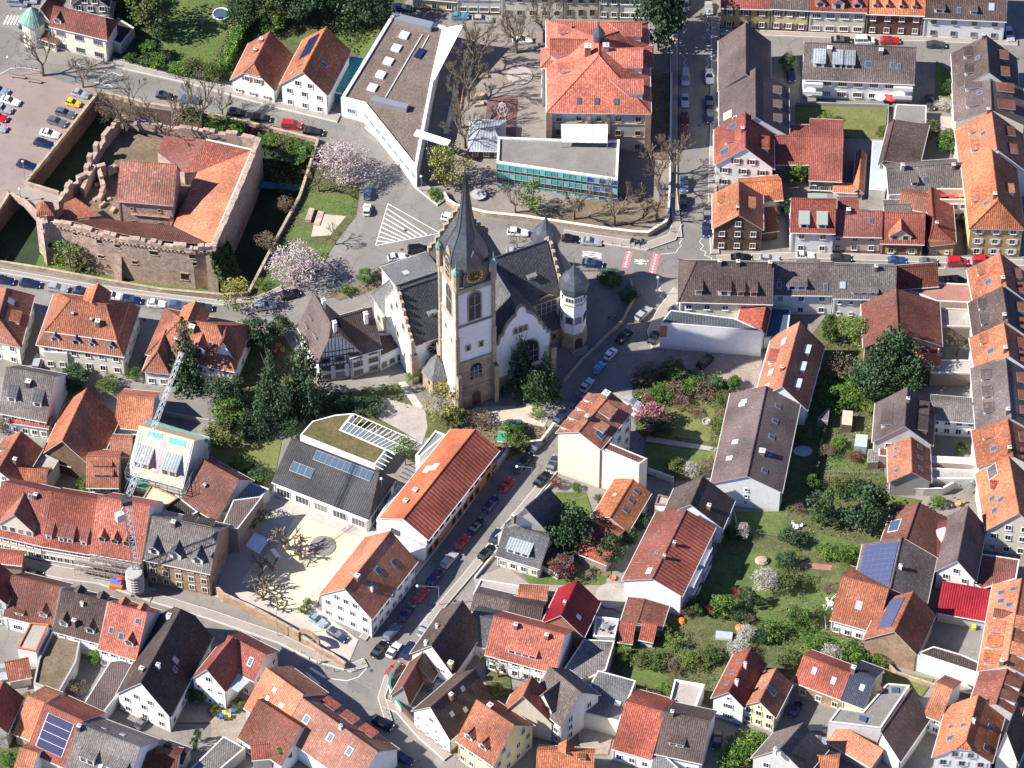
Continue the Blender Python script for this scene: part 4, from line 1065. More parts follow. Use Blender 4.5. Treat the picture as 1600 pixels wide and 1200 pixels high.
for i in range(1500):
 t=r_.random();z=-5.3+11.9*r_.random()*1;k=max(0,1-(z+5.3)/11.9);f=r_.choice((0,0,1,2))
 c=IV[0]+ZV_*z+(IV[1]*6.2*k+al*(t-.5)*5 if f==0 else IV[1]*6.2*k*t+al*(2.5 if f==1 else-2.5));leafcard(mb,c+rv(r_)*.25,.6,r_)
mb.build('ivy',['ivy','leaf_dark'],ch)
p,d=along(FP,.46);buttress(ch,p,Vector((d.y,-d.x,0)),1.6,1.6,2.2,'castle_stone')
gt=MB();c=at((70,330),7);c.z=0
gt.lathe(c,[(2.2,-5.3),(2.1,3),(2.0,7.6)],8,rot=.3);gt.build('gate_turret',['castle_stone'],ch)
gr=MB();gr.lathe(c,[(2.7,7.4),(1.9,8.4),(.01,10.2)],4,rot=.9);gr.build('turret_roof',['t_orange_old'],ch)
def roofslab(name,pts,mat,parent=ch,th=.25,trim='trim'):
 mb=MB();P=[at(p[:2],p[2])for p in pts]
 if(P[1]-P[0]).cross(P[2]-P[0]).z<0:P=P[::-1]
 mb.slab(P,th);return mb.build(name,[mat,trim],parent)
def wallunder(name,pts,mat,parent=ch,z0=.2):
 mb=MB();P=[at(p[:2],p[2])for p in pts]
 for a,b in zip(P,P[1:]):mb.face([Vector((a.x,a.y,z0)),Vector((b.x,b.y,z0)),b-Vector((0,0,.1)),a-Vector((0,0,.1))])
 return mb.build(name,[mat],parent)
roofslab('wing_roof',[(394,234,7.4),(331,382,7.4),(271,352,3.4),(309,268,4.5)],'t_salmon',trim='rubble')
roofslab('wing_roof',[(394,234,7.45),(309,268,4.55),(322,218,7.2)],'t_red_old',trim='rubble')
roofslab('wing_roof',[(322,218,7.2),(309,268,4.5),(288,270,4.3)],'t_red_old',trim='rubble')
roofslab('wing_roof',[(322,218,7.2),(288,270,4.3),(246,238,4.6)],'t_red_old',trim='rubble')
roofslab('wing_roof',[(322,218,7.2),(246,238,4.6),(256,212,6.0)],'t_red_old',trim='rubble')
for a_,b_,c_,d_ in(((112,345,5.9),(160,359,5.9),(190,345,3.5),(165,341,3.6)),((160,359,5.9),(225,372,5.9),(228,349,3.4),(190,345,3.5)),((225,372,5.9),(326,382,5.9),(268,352,3.2),(228,349,3.4))):roofslab('wing_roof',[a_,b_,c_,d_],'t_rust',trim='rubble')
roofslab('wing_roof',[(100,317,5.2),(118,309,5.2),(159,337,3.6),(112,343,4.4),(98,345,4.4)],'t_orange_old',trim='rubble')
wallunder('court_wall',[(165,341,3.5),(215,348,3.3),(268,352,3.1),(308,268,4.2),(288,270,4.2),(246,238,4.2)],'castle_stone')
mb=MB();mb.tube(at((394,234),7.75),at((331,382),7.75),.22,n=4);mb.tube(at((394,234),7.75),at((322,218),7.6),.2,n=4);mb.build('wall_capping',['worn_white'],ch)
full()
hall=S(('castle_hall','hall block with patchy lichen tiled roof standing inside the castle court','building'),(184,310),(269,317),(190,250),8.2,40,t=.35,roof='t_lichen',wall='castle_stone',trim='rubble',z0=.1,r='2',l='0',rows=2,style='small',gw=0,frame='rubble')
S(hall.h,(207,331),(264,336),(215,322),4.2,25,w=2.2,roof='t_lichen',wall='castle_stone',trim='rubble',n='0',r='1',gw=0,rows=1,style='small',frame='rubble',name='porch_roof')
def ruin(pts,ztop,th=.9,seed=1,ru=1.6):curtain(pts,ztop,th,'castle_stone',.1,ru,0,'ruined_wall',seed)
ruin([(131,292),(140,275),(150,262),(165,258)],3.8,seed=5);ruin([(150,262),(158,285),(150,300)],3.5,seed=6);ruin([(168,262),(182,255)],3.2,seed=9)
ruin([(262,192),(268,215),(288,235)],1.0,.5,seed=8,ru=.5)
for(x,y)in((152,290),(163,300),(170,312),(150,312),(176,330),(160,322)):
 c=at((x,y),.4);mb=MB();mb.box(c,rnd.uniform(.8,1.8),rnd.uniform(.5,.9),rnd.uniform(.4,.9),0,rnd.uniform(0,3));mb.build('fallen_masonry',['rubble'],ch)
br=MB();bp=[at(p,0)for p in((15,304),(42,290),(92,308),(84,330),(62,336))];br.sheet(ccw(bp),.05,0)
br.prism(bp,-.9,.04,1,0);o=br.build('stone_bridge',['pavement','castle_stone']);tag(o,'stone footbridge from the parking lot to the castle gate turret','bridge')
full()
for i,(ps,lb,hh)in enumerate(((((40,290),(98,219),(155,147)),'low stone parapet between the parked cars and the left moat',1.0),(((-20,410),(70,424),(150,439),(250,456),(350,465),(388,462)),'long stone parapet between the street and the castle moat',1.0),(((389,461),(431,380),(469,310),(497,222)),'weathered stone parapet along the right edge of the moat beside the magnolias',1.1),(((497,222),(440,208),(400,198),(330,182),(230,165),(160,148)),'low parapet behind parked cars along the upper rim of the moat',.9),(((42,290),(66,297),(92,305)),'short parapet on the upper side of the castle bridge',1.0),(((16,306),(40,318),(60,338)),'short parapet on the lower side of the castle bridge',1.0),(((15,306),(-10,345),(-40,392)),'parapet above the small left corner of the moat',1.0))):
 wallline('stone_parapet',lb,'wall',ps,hh,.45,'rubble' if i!=1 else 'sandstone','sandstone',group='parapets round the moat')
full()
mb=MB();a,b=at((402,287),-2.5),at((470,293),-2.5);o_=Vector((0,.9,0));mb.slab([a-o_,b-o_,b+o_,a+o_],.3);o=mb.build('moat_footbridge',['panel_teal_dark']*2);tag(o,'narrow teal blue footbridge crossing the shaded right moat','bridge')
#  THE CHURCH
full()
E1=Vector((math.cos(R(24.5)),math.sin(R(24.5)),0));E2=Vector((-E1.y,E1.x,0));ARZ=R(24.5);ZV=Vector((0,0,1))
TO=at((716,640),0);WC=at((648,594),0)
church=thing('church','large white rendered church with sandstone trim, slate roofs and a tall pointed clock tower','church',at((770,560),0))
def T(x,y,z=0):return TO+E1*x+E2*y+ZV*z
def N(x,y,z=0):return WC+E1*x+E2*y+ZV*z
NW=13.0;NLEN=33.5
nave=mk(church,N(0,NW),N(0,0),N(NLEN,0),N(NLEN,NW),12.0,9.7,roof='t_slate',wall='white',trim='sandstone',oh=.5,og=-.25,n='0',r='0',l='0',f='0',gw=0,ridge='lead')
gc=at((812,594),0);gx=(gc-WC).dot(E1);gy=(gc-WC).dot(E2)
cross=mk(church,N(gx-6.4,gy),N(gx+6.4,gy),N(gx+6.4,gy+31),N(gx-6.4,gy+31),12.0,9.7,roof='t_slate',wall='white',trim='sandstone',oh=.5,og=-.25,n='0',r='0',l='0',gw=0,ridge='lead')
def outline_wall(name,org,ax,out,pts,th,mats=('white','sandstone'),band=.36,inner=True):
 """gable wall: pts (s, z) along ax, thickness th outward; stone outline, rendered field"""
 mb=MB();back=[org+ax*s+ZV*z for s,z in pts];fr_=[p+out*th for p in back];n=len(pts)
 mb.face(fr_,1);mb.face(back[::-1],1)
 for i in range(n):j=(i+1)%n;mb.face([back[i],back[j],fr_[j],fr_[i]][::-1],1)
 if inner:
  cx=sum(p[0]for p in pts)/n;zc=9
  ip=[(s*(1-band/6.5),max(z-band*1.2,0.0)if z>1 else z)for s,z in pts]
  mb.face([org+ax*s+ZV*z+out*(th+.05)for s,z in ip],0)
 bm=MB();return mb.build(name,list(mats),church)
steps=[(-6.8,-.3),(6.8,-.3),(6.8,13.2),(6.0,13.2),(5.9,14.4),(5.2,14.7),(4.9,16.4),(4.1,16.9),(3.7,18.6),(2.9,20.0),(1.9,21.1),(1.1,21.6),(1.1,22.6),(.6,23.6),(0,23.9)]
steps=steps+[(-s,z)for s,z in steps[::-1][1:-2]]+[(-6.8,13.2)]
outline_wall('curved_gable',N(gx,gy-.1),E1,-E2,steps,.6)
stp=[(-6.9,-.3),(6.9,-.3),(6.9,13.0),(6.2,13.0)]
for i in range(6):
 s=6.2-i*1.0;z=12+(6.5-s)/6.5*9.7;stp+=[(s,z+1.5),(s-1.0,z+1.5)]
stp=stp+[(0,22.7)]+[(-s,z)for s,z in stp[::-1][:-2]]
outline_wall('stepped_gable',N(-.1,NW/2),-E2,-E1,stp,.6)
outline_wall('stepped_gable',N(NLEN+.1,NW/2),E2,E1,[(s,z)for s,z in stp],.6)
outline_wall('stepped_gable',N(gx,gy+31.1),-E1,E2,[(s,z)for s,z in stp],.6)
def cbox(name,f,x0,x1,y0,y1,z0,z1,mat,mt=None):
 mb=MB();c=f((x0+x1)/2,(y0+y1)/2,z0);mb.box(c,x1-x0,y1-y0,z1-z0,0,ARZ,1 if mt else None);return mb.build(name,[mat]+([mt]if mt else[]),church)
def archwin(f,side,s,z,w_,h_,mull=2,frame='sandstone',name='window',glass='glass',tracery=True,arch=True):
 """arched window; side 'f' faces -E2, 'l' faces -E1, 'r' faces +E1. f(s) gives the wall point"""
 ax,out={'f':(E1,-E2),'l':(-E2,-E1),'r':(E2,E1),'b':(-E1,E2)}[side]
 org=f+ax*0;mb=MB()
 def ring(k,off,zz=0):
  pts=[(-w_/2-k,-k),(w_/2+k,-k),(w_/2+k,h_-w_/2)]
  if arch:pts+=[((w_/2+k)*math.cos(a),h_-w_/2+(w_/2+k)*math.sin(a)*1.15)for a in[i*math.pi/8 for i in range(1,8)]]
  else:pts+=[(w_/2+k,h_+k),(-w_/2-k,h_+k)]
  pts+=[(-w_/2-k,h_-w_/2)]
  return[org+ax*s_+ZV*(z+t_)+out*off for s_,t_ in pts]
 a,b=ring(.32,.12),ring(0,.13);mb.face(a,0);mb.face(ring(0,.14),1)
 a0=ring(.32,0)
 for i in range(len(a)):j=(i+1)%len(a);mb.face([a0[i],a0[j],a[j],a[i]],0)
 if tracery:
  for i in range(1,mull):
   x=-w_/2+w_*i/mull;p=org+ax*x+ZV*z+out*.17;mb.tube(p,p+ZV*(h_-w_*.3),.07,n=4,m=2)
  for i in range(1,3):p=org-ax*w_/2+ZV*(z+h_*i/3*.8)+out*.16;mb.tube(p,p+ax*w_,.04,n=4,m=2)
 return mb.build(name,[frame,glass,'trim'],church)
def rose(org,side,z,r,name='rose_window'):
 ax,out={'f':(E1,-E2),'l':(-E2,-E1)}[side];mb=MB();c=org+ZV*z
 def circ(rr,off):return[c+ax*rr*math.cos(i*.2618)+ZV*rr*math.sin(i*.2618)+out*off for i in range(24)]
 mb.face(circ(r+.35,.12),0);mb.face(circ(r,.14),1)
 a,b=circ(r+.35,.12),circ(r+.35,0)
 for i in range(24):j=(i+1)%24;mb.face([b[i],b[j],a[j],a[i]],0)
 for i in range(4):
  t=i*math.pi/4+.2;d=ax*math.cos(t)+ZV*math.sin(t);mb.tube(c-d*r+out*.17,c+d*r+out*.17,.08,n=4,m=2)
 mb.tube(c+out*.15,c+out*.22,.4,n=10,m=2)
 return mb.build(name,['sandstone','glass','trim'],church)
for dx in(-1.1,0,1.1):archwin(N(gx-.2+dx,gy-.75),'f',0,16.2,.6,1.3,tracery=False)
archwin(N(gx+1.6,gy-.75),'f',0,5.5,4.4,6.8,4)
cbox('plinth',N,gx-6.95,gx+6.95,gy-.85,gy-.6,-.3,3.6,'sandstone');cbox('string_course',N,gx-6.95,gx+6.95,gy-1.0,gy-.6,3.6,3.85,'sandstone')
for s in(-6.9,6.9):cbox('buttress',N,gx+s-.6,gx+s+.6,gy-2.0,gy-.5,-.3,9.0,'sandstone','lead')
rose(N(4.9,-.02),'f',8.3,1.7)
cbox('plinth',N,-.75,9,-.12,0,-.3,3,'sandstone');cbox('buttress',N,-.9,.5,-.9,.3,-.3,8.4,'sandstone','lead')
for k,(dy,z_)in enumerate(((3.4,13.0),(6.5,16.5),(9.5,13),(6.5,7.5))):archwin(N(-.76,dy),'l',0,z_,.7,1.5,tracery=False)
skylike=dorm(nave,'r',.16,.35,1.7,.9,'shed','t_slate_pale','trim',win='small');dorm(nave,'r',.84,.40,1.7,.9,'shed','t_slate_pale','trim',win='small')
archwin(N(gx+10.2,-.02),'f',0,5.6,4.4,6.4,4)
def leanto(x0,x1,y0,y1,z0,z1,mat='t_slate'):
 mb=MB();mb.slab([N(x0,y0,z0),N(x1,y0,z0),N(x1,y1,z1),N(x0,y1,z1)],.25);mb.build('aisle_roof',[mat,'sandstone'],church)
 cbox('aisle_wall',N,x0+.2,x1-.2,y0+.3,y1,-.3,z0-.15,'sandstone')
 for i in range(3):archwin(N(x0+(x1-x0)*(.3+.2*i),y0+.28),'f',0,1.9,.7,1.4,tracery=False,arch=False)
leanto(gx+6.9,NLEN-1.2,-3.2,-.02,4.6,6.8)
def turret(c,zt,r=3.05,lower=None):
 mb=MB();mb.lathe(c,[(r,-.3),(r,zt)],8,rot=ARZ+.39);mb.build('stair_turret',['white'],church)
 mb=MB();mb.lathe(c,[(r+.18,zt-3.2),(r+.18,zt-2.95)],8,rot=ARZ+.39);mb.lathe(c,[(r+.3,zt-.2),(r+.35,zt+.1)],8,rot=ARZ+.39);mb.lathe(c,[(r+.25,-.3),(r+.25,4.4),(r+.02,4.7)],8,rot=ARZ+.39);mb.build('string_course',['sandstone'],church)
 mb=MB();mb.lathe(c,[(r+.35,zt+.0),(r+.55,zt+.5),(r+.45,zt+1.7),(r-.35,zt+3.2),(r-1.4,zt+4.4),(.75,zt+5.5),(.25,zt+6.7),(.04,zt+8.0)],8,rot=ARZ+.39);mb.tube(c+ZV*(zt+7.6),c+ZV*(zt+9.2),.05,n=5);mb.build('turret_roof',['lead'],church)
 for a in(-2.35,-1.57,-.8,2.9):
  d=Vector((math.cos(a+ARZ),math.sin(a+ARZ),0));wm=MB()
  al=Vector((-d.y,d.x,0));rz=math.atan2(al.y,al.x)
  for k in(-1,0,1):wm.box(c+d*(r*.925)+al*k*.62+ZV*(zt-2.2),.42,.12,1.15,0,rz)
  wm.box(c+d*(r*.925)+ZV*(zt-8.6),1.5,.14,1.7,0,rz);wm.box(c+d*(r*.925)+ZV*(zt-8.85),1.9,.3,.2,1,rz)
  wm.build('window',['glass','sandstone'],church)
tc=N(NLEN+1.2,-3.6);turret(tc,16.6,2.7);turret(N(NLEN+1.5,NW-2.2),16.6,2.7)
archwin(tc-E2*2.75+E1*.0,'f',0,.1,1.7,3.4,tracery=False,name='door',glass='timber')
for i in range(3):cbox('door_step',N,NLEN-.6,NLEN+3,-7.4-i*.4,-6.3,-.1,.5-i*.16,'sandstone')
mb=MB();c=N(NLEN+3.4,1.0);mb.lathe(c,[(2.4,-.3),(2.4,5.6)],12);mb.build('apse_wall',['sandstone'],church);mb=MB();mb.lathe(c,[(2.75,5.5),(1.6,6.8),(.02,7.6)],12);mb.build('apse_roof',['lead'],church)
mb=MB();c=N(NLEN+3.0,8.5);mb.lathe(c,[(3.2,-.3),(3.2,9)],8);mb.build('apse_wall',['white'],church);mb=MB();mb.lathe(c,[(3.6,8.9),(2.6,11),(1,14),(.5,15.5),(.05,18)],8);mb.build('apse_roof',['lead'],church)
#  tower
TS=8.0
def tbox(name,x0,x1,y0,y1,z0,z1,mat,mt=None):return cbox(name,T,x0,x1,y0,y1,z0,z1,mat,mt)
tbox('tower_base',-.15,TS+.15,-.15,TS+.15,-.3,14.2,'sandstone');tbox('string_course',-.4,TS+.4,-.4,TS+.4,14.2,14.5,'sandstone')
mb=MB();c0=T(-.19,TS/2,3.0);mb.face([T(-.19,TS-.5,3),T(-.19,.9,3),T(-.19,.9,14.1),T(-.19,TS-.5,14.1)]);mb.build('render_panel',['white'],church)
tbox('tower_shaft',0,TS,0,TS,14.5,25.2,'white');tbox('string_course',-.3,TS+.3,-.3,TS+.3,25.2,25.5,'sandstone')
tbox('belfry',.15,TS-.15,.15,TS-.15,25.5,35.2,'white');tbox('cornice',-.25,TS+.25,-.25,TS+.25,35.2,36.6,'sandstone')
for x,y in((-.1,-.1),(TS+.1,-.1),(-.1,TS+.1),(TS+.1,TS+.1)):
 tbox('buttress',x-.42,x+.42,y-.42,y+.42,-.3,22.5,'sandstone','sandstone');tbox('quoin',x-.3,x+.3,y-.3,y+.3,22.5,36.8,'sandstone')
 tbox('buttress',x-.45,x+.45,y-(1.5 if y<1 else-.2),y+(1.5 if y>1 else-.2),-.3,11.5,'sandstone','lead')
 mb=MB();c=T(x,y);mb.lathe(c,[(.62,36.5),(.62,41.2),(.8,41.4)],8);mb.build('corner_pinnacle',['sandstone'],church)
 mb=MB();mb.lathe(c,[(.78,41.3),(.9,41.8),(.7,42.6),(.28,43.2),(.1,44),(.02,44.8)],8);mb.build('pinnacle_cap',['green_patina']if 'green_patina' in MATS else['t_patina'],church)
tbox('clock_stage',.5,TS-.5,.5,TS-.5,36.6,41.8,'lead')
for side,org in(('f',T(TS/2,.13)),('l',T(.13,TS/2)),('r',T(TS-.13,TS/2)),('b',T(TS/2,TS-.13))):
 archwin(org,side,0,26.2,2.6,8.0,2,glass='steel_dark')
 ax,out={'f':(E1,-E2),'l':(-E2,-E1),'r':(E2,E1),'b':(-E1,E2)}[side]
 lv=MB()
 for i in range(11):p=org-ax*1.2+ZV*(26.6+i*.6)+out*.18;lv.tube(p,p+ax*2.4,.07,n=4)
 lv.build('louvres',['timber'],church)
 o2=org-out*.4;g=MB()
 gp=[(-2.4,36.6),(2.4,36.6),(2.4,40.2),(1.9,42.0),(1.1,43.2),(.7,45.0),(0,46.2),(-.7,45.0),(-1.1,43.2),(-1.9,42.0),(-2.4,40.2)]
 a=[o2+ax*s+ZV*z+out*.55 for s,z in gp];b=[o2+ax*s+ZV*z-out*1.2 for s,z in gp];g.face(a)
 for i in range(len(gp)):j=(i+1)%len(gp);g.face([b[i],b[j],a[j],a[i]])
 g.build('clock_gable',['lead' if side in 'fr' else 'sandstone'],church)
 if side in 'fr' or side=='b':
  k=MB();cc=o2+ZV*39.2
  def circ(r_,off):return[cc+ax*r_*math.cos(i*.2618)+ZV*r_*math.sin(i*.2618)+out*off for i in range(24)]
  k.face(circ(1.75,.62),1);k.face(circ(1.6,.66),0);
  A_,B2=circ(1.75,.62),circ(1.75,.5)
  for i in range(24):j=(i+1)%24;k.face([B2[i],B2[j],A_[j],A_[i]],1)
  for i in range(12):
   t=i*math.pi/6;d=ax*math.cos(t)+ZV*math.sin(t);k.tube(cc+d*1.1+out*.7,cc+d*1.5+out*.7,.09,n=4,m=1)
  kf=k.build('clock_face',['black','gold'],church)
  hm=MB()
  for t,l_ in((-.15,1.0),(.6,.7)):d=ax*math.cos(t)+ZV*math.sin(t);hm.tube(cc-d*.2+out*.74,cc+d*l_+out*.74,.06,n=4)
  hm.build('clock_hands',['gold'],kf)
 else:archwin(org+out*.2,side,0,37.2,2.0,5.0,2)
c=T(TS/2,TS/2);mb=MB()
mb.lathe(c,[(4.5,40.6),(4.55,41.8),(4.35,43.6),(3.85,45.4),(3.0,47.3),(2.1,49.3),(1.6,51.4),(1.28,54),(.88,57.5),(.48,61.3),(.1,65.2)],8,rot=ARZ+.3927);mb.tube(c+ZV*65,c+ZV*67.5,.07,n=5,m=0)
mb.build('spire',['lead'],church,smooth=False)
mb=MB()
for i in range(8):
 a=ARZ+.3927+i*math.pi/4;d=Vector((math.cos(a),math.sin(a),0));pr=[(4.58,41.8),(4.38,43.6),(3.88,45.4),(3.03,47.3),(2.13,49.3),(1.63,51.4),(1.3,54),(.9,57.5),(.5,61.3),(.12,65.2)]
 for(r0,z0),(r1,z1)in zip(pr,pr[1:]):mb.tube(c+d*r0+ZV*z0,c+d*r1+ZV*z1,.10,n=4,cap=False)
mb.build('spire_ribs',['steel_dark'],church)
for dx,dz in((2.4,17.6),(5.3,17.6)):archwin(T(dx,-.0),'f',0,dz,.6,1.2,tracery=False,arch=False)
for dy,dz in((5.6,20),(2.8,18.4)):archwin(T(0,dy),'l',0,dz,.5,1.2,tracery=False,arch=False)
archwin(T(TS/2,-.17),'f',0,8.3,2.6,4.6,3);archwin(T(TS/2,-.17),'f',0,.1,2.0,4.0,tracery=False,name='door',glass='shutter_brown')
tbox('string_course',-.35,TS+.35,-.35,-.16,6.0,6.3,'sandstone')
mb=MB();c=at((683,601),0);mb.lathe(c,[(3.0,-.3),(3.0,4.9)],6,rot=ARZ-.2);mb.build('side_chapel',['sandstone'],church)
mb=MB();mb.lathe(c,[(3.35,4.7),(.03,9.6)],6,rot=ARZ-.2);mb.build('chapel_roof',['t_slate_pale'],church)
wm=MB()
for a in(-1.2,-2.25):d=Vector((math.cos(a+ARZ-.2-.0),math.sin(a+ARZ-.2),0));al=Vector((-d.y,d.x,0));wm.box(c+d*2.6+ZV*2.6,1.4,.15,1.2,0,math.atan2(al.y,al.x))
wm.build('window',['glass'],church)
va,vb=at((614,504),7.4),at((584,458),7.4);va.z=vb.z=0;ve=Vector(((vb-va).y,-(vb-va).x,0)).normalized()*7.0
V=mk(church,va,va+ve,vb+ve,vb,7.4,5.0,hf=2,roof='t_slate_pale',wall='cream',trim='sandstone',n='1',l='2',r='0',gw=0,rows=1,style='stone',frame='sandstone')
V2=mk(church,N(2.5,22.5),N(2.5,13.2),N(12.5,13.2),N(12.5,22.5),11.5,2.2,t=.85,roof='t_slate_pale',wall='white',trim='trim',n='0',r='0',l='0',gw=0,oh=.2)
skyl(V2,'l',.35,.6,1.2,1.6,'glass_pale')
tile(1,1)
pars=G(('parsonage','half timbered parsonage with brown tiled double roof behind the tall conifers','house'),(372,1030),(622,990),(445,822),(345,642),7.6,t=.38,roof='t_mauve',wall='white',hn=1.2,hz=.72,n='3',l='2',r='0',gw=0,sill='brownish',frame='brownish',style='wide',base='sandstone')
pw=S(pars.h,(560,1008),(742,955),(560,690),7.6,w=5.6,pitch=47,roof='t_brown',wall='white',n='0',r='2',l='0',f='0',gw=0,style='wide',frame='sandstone',sill='sandstone',base='sandstone')
chim(pars,'r',.8,.85,.7,2.2,'white',cap='trim_white');chim(pars,'r',.15,.9,.7,2.0,'white',cap='trim_white');chim(pw,'r',.75,.7,.8,2.6,'white',cap='trim_white')
dorm(pars,'l',.35,.25,1.3,.9,'shed','t_mauve','brownish',win='small');dorm(pars,'l',.72,.42,1.3,.8,'shed','t_mauve','brownish',win='small');dorm(pars,'l',.75,.15,1.3,.9,'shed','t_mauve','brownish',win='small')
tf=MB();a,b=pars.NL,pars.NR;d=(b-a).normalized();o=Vector((d.y,-d.x,0))*.07;L_=(b-a).length
def pt(s,z):return a+d*s+o+ZV*z
for z in(4.9,6.4,7.7,9.2):
 k=0 if z<7.6 else(z-7.6)/pars.rise;tf.tube(pt(L_*.38*k+.1,z),pt(L_-(L_*.62*k)-.1,z),.09,n=4)
for i in range(13):
 s=L_*i/12;zt=7.5+max(0,pars.rise*(1-abs(s/L_-.38)/(.38 if s/L_<.38 else .62))-.4);tf.tube(pt(s,4.9),pt(s,min(zt,7.6+pars.rise*.7)),.08,n=4)
for i in range(0,12,2):tf.tube(pt(L_*i/12,4.9),pt(L_*(i+1)/12,7.6),.07,n=4)
tf.build('timber_frame',['timber'],pars.h)
lk=flat(('link_building','low flat dark roofed link between the half timbered parsonage and the church','building'),[(738,1030),(878,962),(862,882),(712,888)],4.0,'white','t_brown',wins=[(0,3,1)],frame='sandstone')
mb=MB();pz=[slope_pt(pw,'l',x,y)[0]for x,y in((.05,.5),(.6,.5),(.6,.95),(.05,.95))]
mb.face([p+ZV*.1 for p in pz]);
#  HOUSES
#  upper left
tile(0,0)
H1=S(('corner_house','cream corner house with red roof and round green turret beside the crossing','house'),(300,142),(632,222),(578,97),7.6,44,hf=1.2,hn=0,roof='t_red_old',wall='cream_pale',r='3',l='0',rows=2,style='wide',frame='shutter_grey',gw=0)
G(H1.h,(208,92),(292,112),(252,50),(330,-70),7.6,roof='t_rust',wall='cream_pale',n='2',r='0',l='2',rows=2,gw=1,frame='shutter_brown')
dorm(H1,'r',.12,.12,1.7,1.2,'gable','t_red_old','white')
tu=MB();c=at((196,120),6.5);c.z=0;tu.lathe(c,[(2.6,-.2),(2.6,7.0)],14);tu.build('turret_wall',['cream_pale'],H1.h);tu=MB();tu.lathe(c,[(3.1,6.9),(2.6,7.5),(1.5,9.0),(.03,10.6)],14);tu.build('turret_roof',['t_patina'],H1.h)
S(H1.h,(150,190),(330,250),(240,170),3.2,25,w=1.3,roof='t_rust',wall='cream',r='2',n='0',gw=0,rows=1,style='shop',name='awning_roof')
G(('villa','dark roofed house half hidden behind the cream corner house','house'),(430,20),(640,30),(530,-50),(560,-220),8.5,roof='t_dark',wall='grey_wall',n='3',r='3',gw=2)
flat(('garage','flat dark garage in shade behind the cream corner house','garage'),[(650,240),(720,270),(800,170),(700,110)],3.0,'grey_wall','t_dark')
full()
a1=G(('gabled_house','white cottage with half hipped orange and brown roof left of the solar roof house','house'),(363,122),(428,139),(394,99),(421,50),4.6,roof='t_orange_old',wall='white',hn=1.3,hz=.62,n='3',r='0',l='0',f='0',gw=2,shutter='shutter_red',rows=1,style='small')
chim(a1,'l',.75,.8,.7,1.2);chim(a1,'l',.5,.72,.6,1.0)
a2=G(('gabled_house','tall white gabled house with solar panels on its orange left slope near the bend','house'),(440,129),(510,146),(475,111),(509,43),7.0,roof='t_orange',wall='white',n='3',r='0',gw=2,rows=2,style='plain',l='0')
panels(a2,'l',.42,.9,.35,.85,4,3,'pv');skyl(a2,'l',.22,.6,.8,1.1);skyl(a2,'l',.12,.35,.8,1.0,'glass_pale');skyl(a2,'r',.4,.5,.8,1.6)
tile(1,0)
flat(('glasshouse','low glazed annex between the white gabled house and the modern hall','greenhouse'),[(470,555),(440,540),(560,330),(650,345),(560,570)],2.6,'glass_teal','glass_teal',par=.1)
mb=MB();c=at((560,430),2.9)
hall_=flat(('modern_hall','wedge shaped modern hall with brown sedum roof and white edges','hall'),[(505,592),(640,628),(955,1018),(1058,480),(1130,165),(1065,150),(815,82)],5.4,'white','sedum',par=.5,pw=.7,cop='white_paint')
def rbox(h,p,z,sx,sy,sz,mat,rz=0,name='roof_box',mt=None,root=None):
 mb=MB();c=at(p,z);c.z=z;mb.box(c,sx,sy,sz,0,R(rz),1 if mt else None);return mb.build(name,[mat]+([mt]if mt else[]),h)
for p in((882,215),(835,292),(788,371),(742,450),(693,527)):rbox(hall_.roof,p,5.4,2.0,1.9,.55,'white_paint',68,'skylight','cloth_white')
rbox(hall_.roof,(940,150),5.4,8.6,2.0,1.5,'steel',-19,'plant_housing');rbox(hall_.roof,(795,632),5.4,8.4,1.6,1.3,'steel',-19,'plant_housing')
mb=MB();mb.tube(at((990,205),5.6),at((770,580),5.6),.16,n=4);mb.tube(at((1030,208),5.6),at((980,300),5.6),.14,n=4);mb.build('roof_rail',['trim'],hall_.roof)
rbox(hall_.roof,(975,320),5.6,1.6,3.0,.25,'pv',-25,'solar_panel')
mb=MB();P=[at(p,z)for p,z in(((1130,165),6.1),((1235,145),9.0),((1060,482),6.1))];
if(P[1]-P[0]).cross(P[2]-P[0]).z<0:P=P[::-1]
mb.slab(P,.3);mb.build('roof_fin',['white_paint','white_paint'],hall_.h)
mb=MB();a,b=at((948,785),6.4),at((1150,850),6.4);d=(b-a).normalized();s=Vector((-d.y,d.x,0));mb.slab([a-s*.9,b-s*.9,b+s*.9,a+s*.9],.4);
for t in(.35,.9):p=a.lerp(b,t);mb.tube((p.x,p.y,0),(p.x,p.y,6.1),.12,n=6)
mb.build('entrance_canopy',['white_paint','white_paint'],hall_.h)
P_=[at(p,5.4)for p in((640,628),(955,1018))]
for p in P_:p.z=0
wallwins(hall_.h,P_[0],P_[1],0,5.0,9,1,'wide','white_paint','glass_teal',bottom=2.3)
P_=[at(p,5.4)for p in((505,592),(640,628))]
for p in P_:p.z=0
wallwins(hall_.h,P_[0],P_[1],0,5.0,1,1,'wide','white_paint','glass_teal',cpos=[.45],bottom=2.0)
tile(2,0)
sc_=G(('school_building','large school with bright hipped orange roof, side gables and sandstone corners','school'),(222,652),(812,662),(518,330),(514,225),12.6,hn=11,hf=11,roof='t_coral',wall='grey_wall',oh=.6,n='5',r='5',l='5',rows=3,style='plain',gw=0,frame='sandstone',sill='sandstone',base='sandstone',trim='trim_white')
for a in(.18,.5,.83):dorm(sc_,'r',a,.12,4.2 if a!=.5 else 6.0,2.2,'gable',None,'white',nw=2)
dorm(sc_,'l',.62,.04,5.0,2.2,'gable',None,'white',nw=2);dorm(sc_,'l',.38,.2,2.4,1.3,'shed',None,'white');dorm(sc_,'l',.82,.2,2.2,1.2,'shed',None,'white')
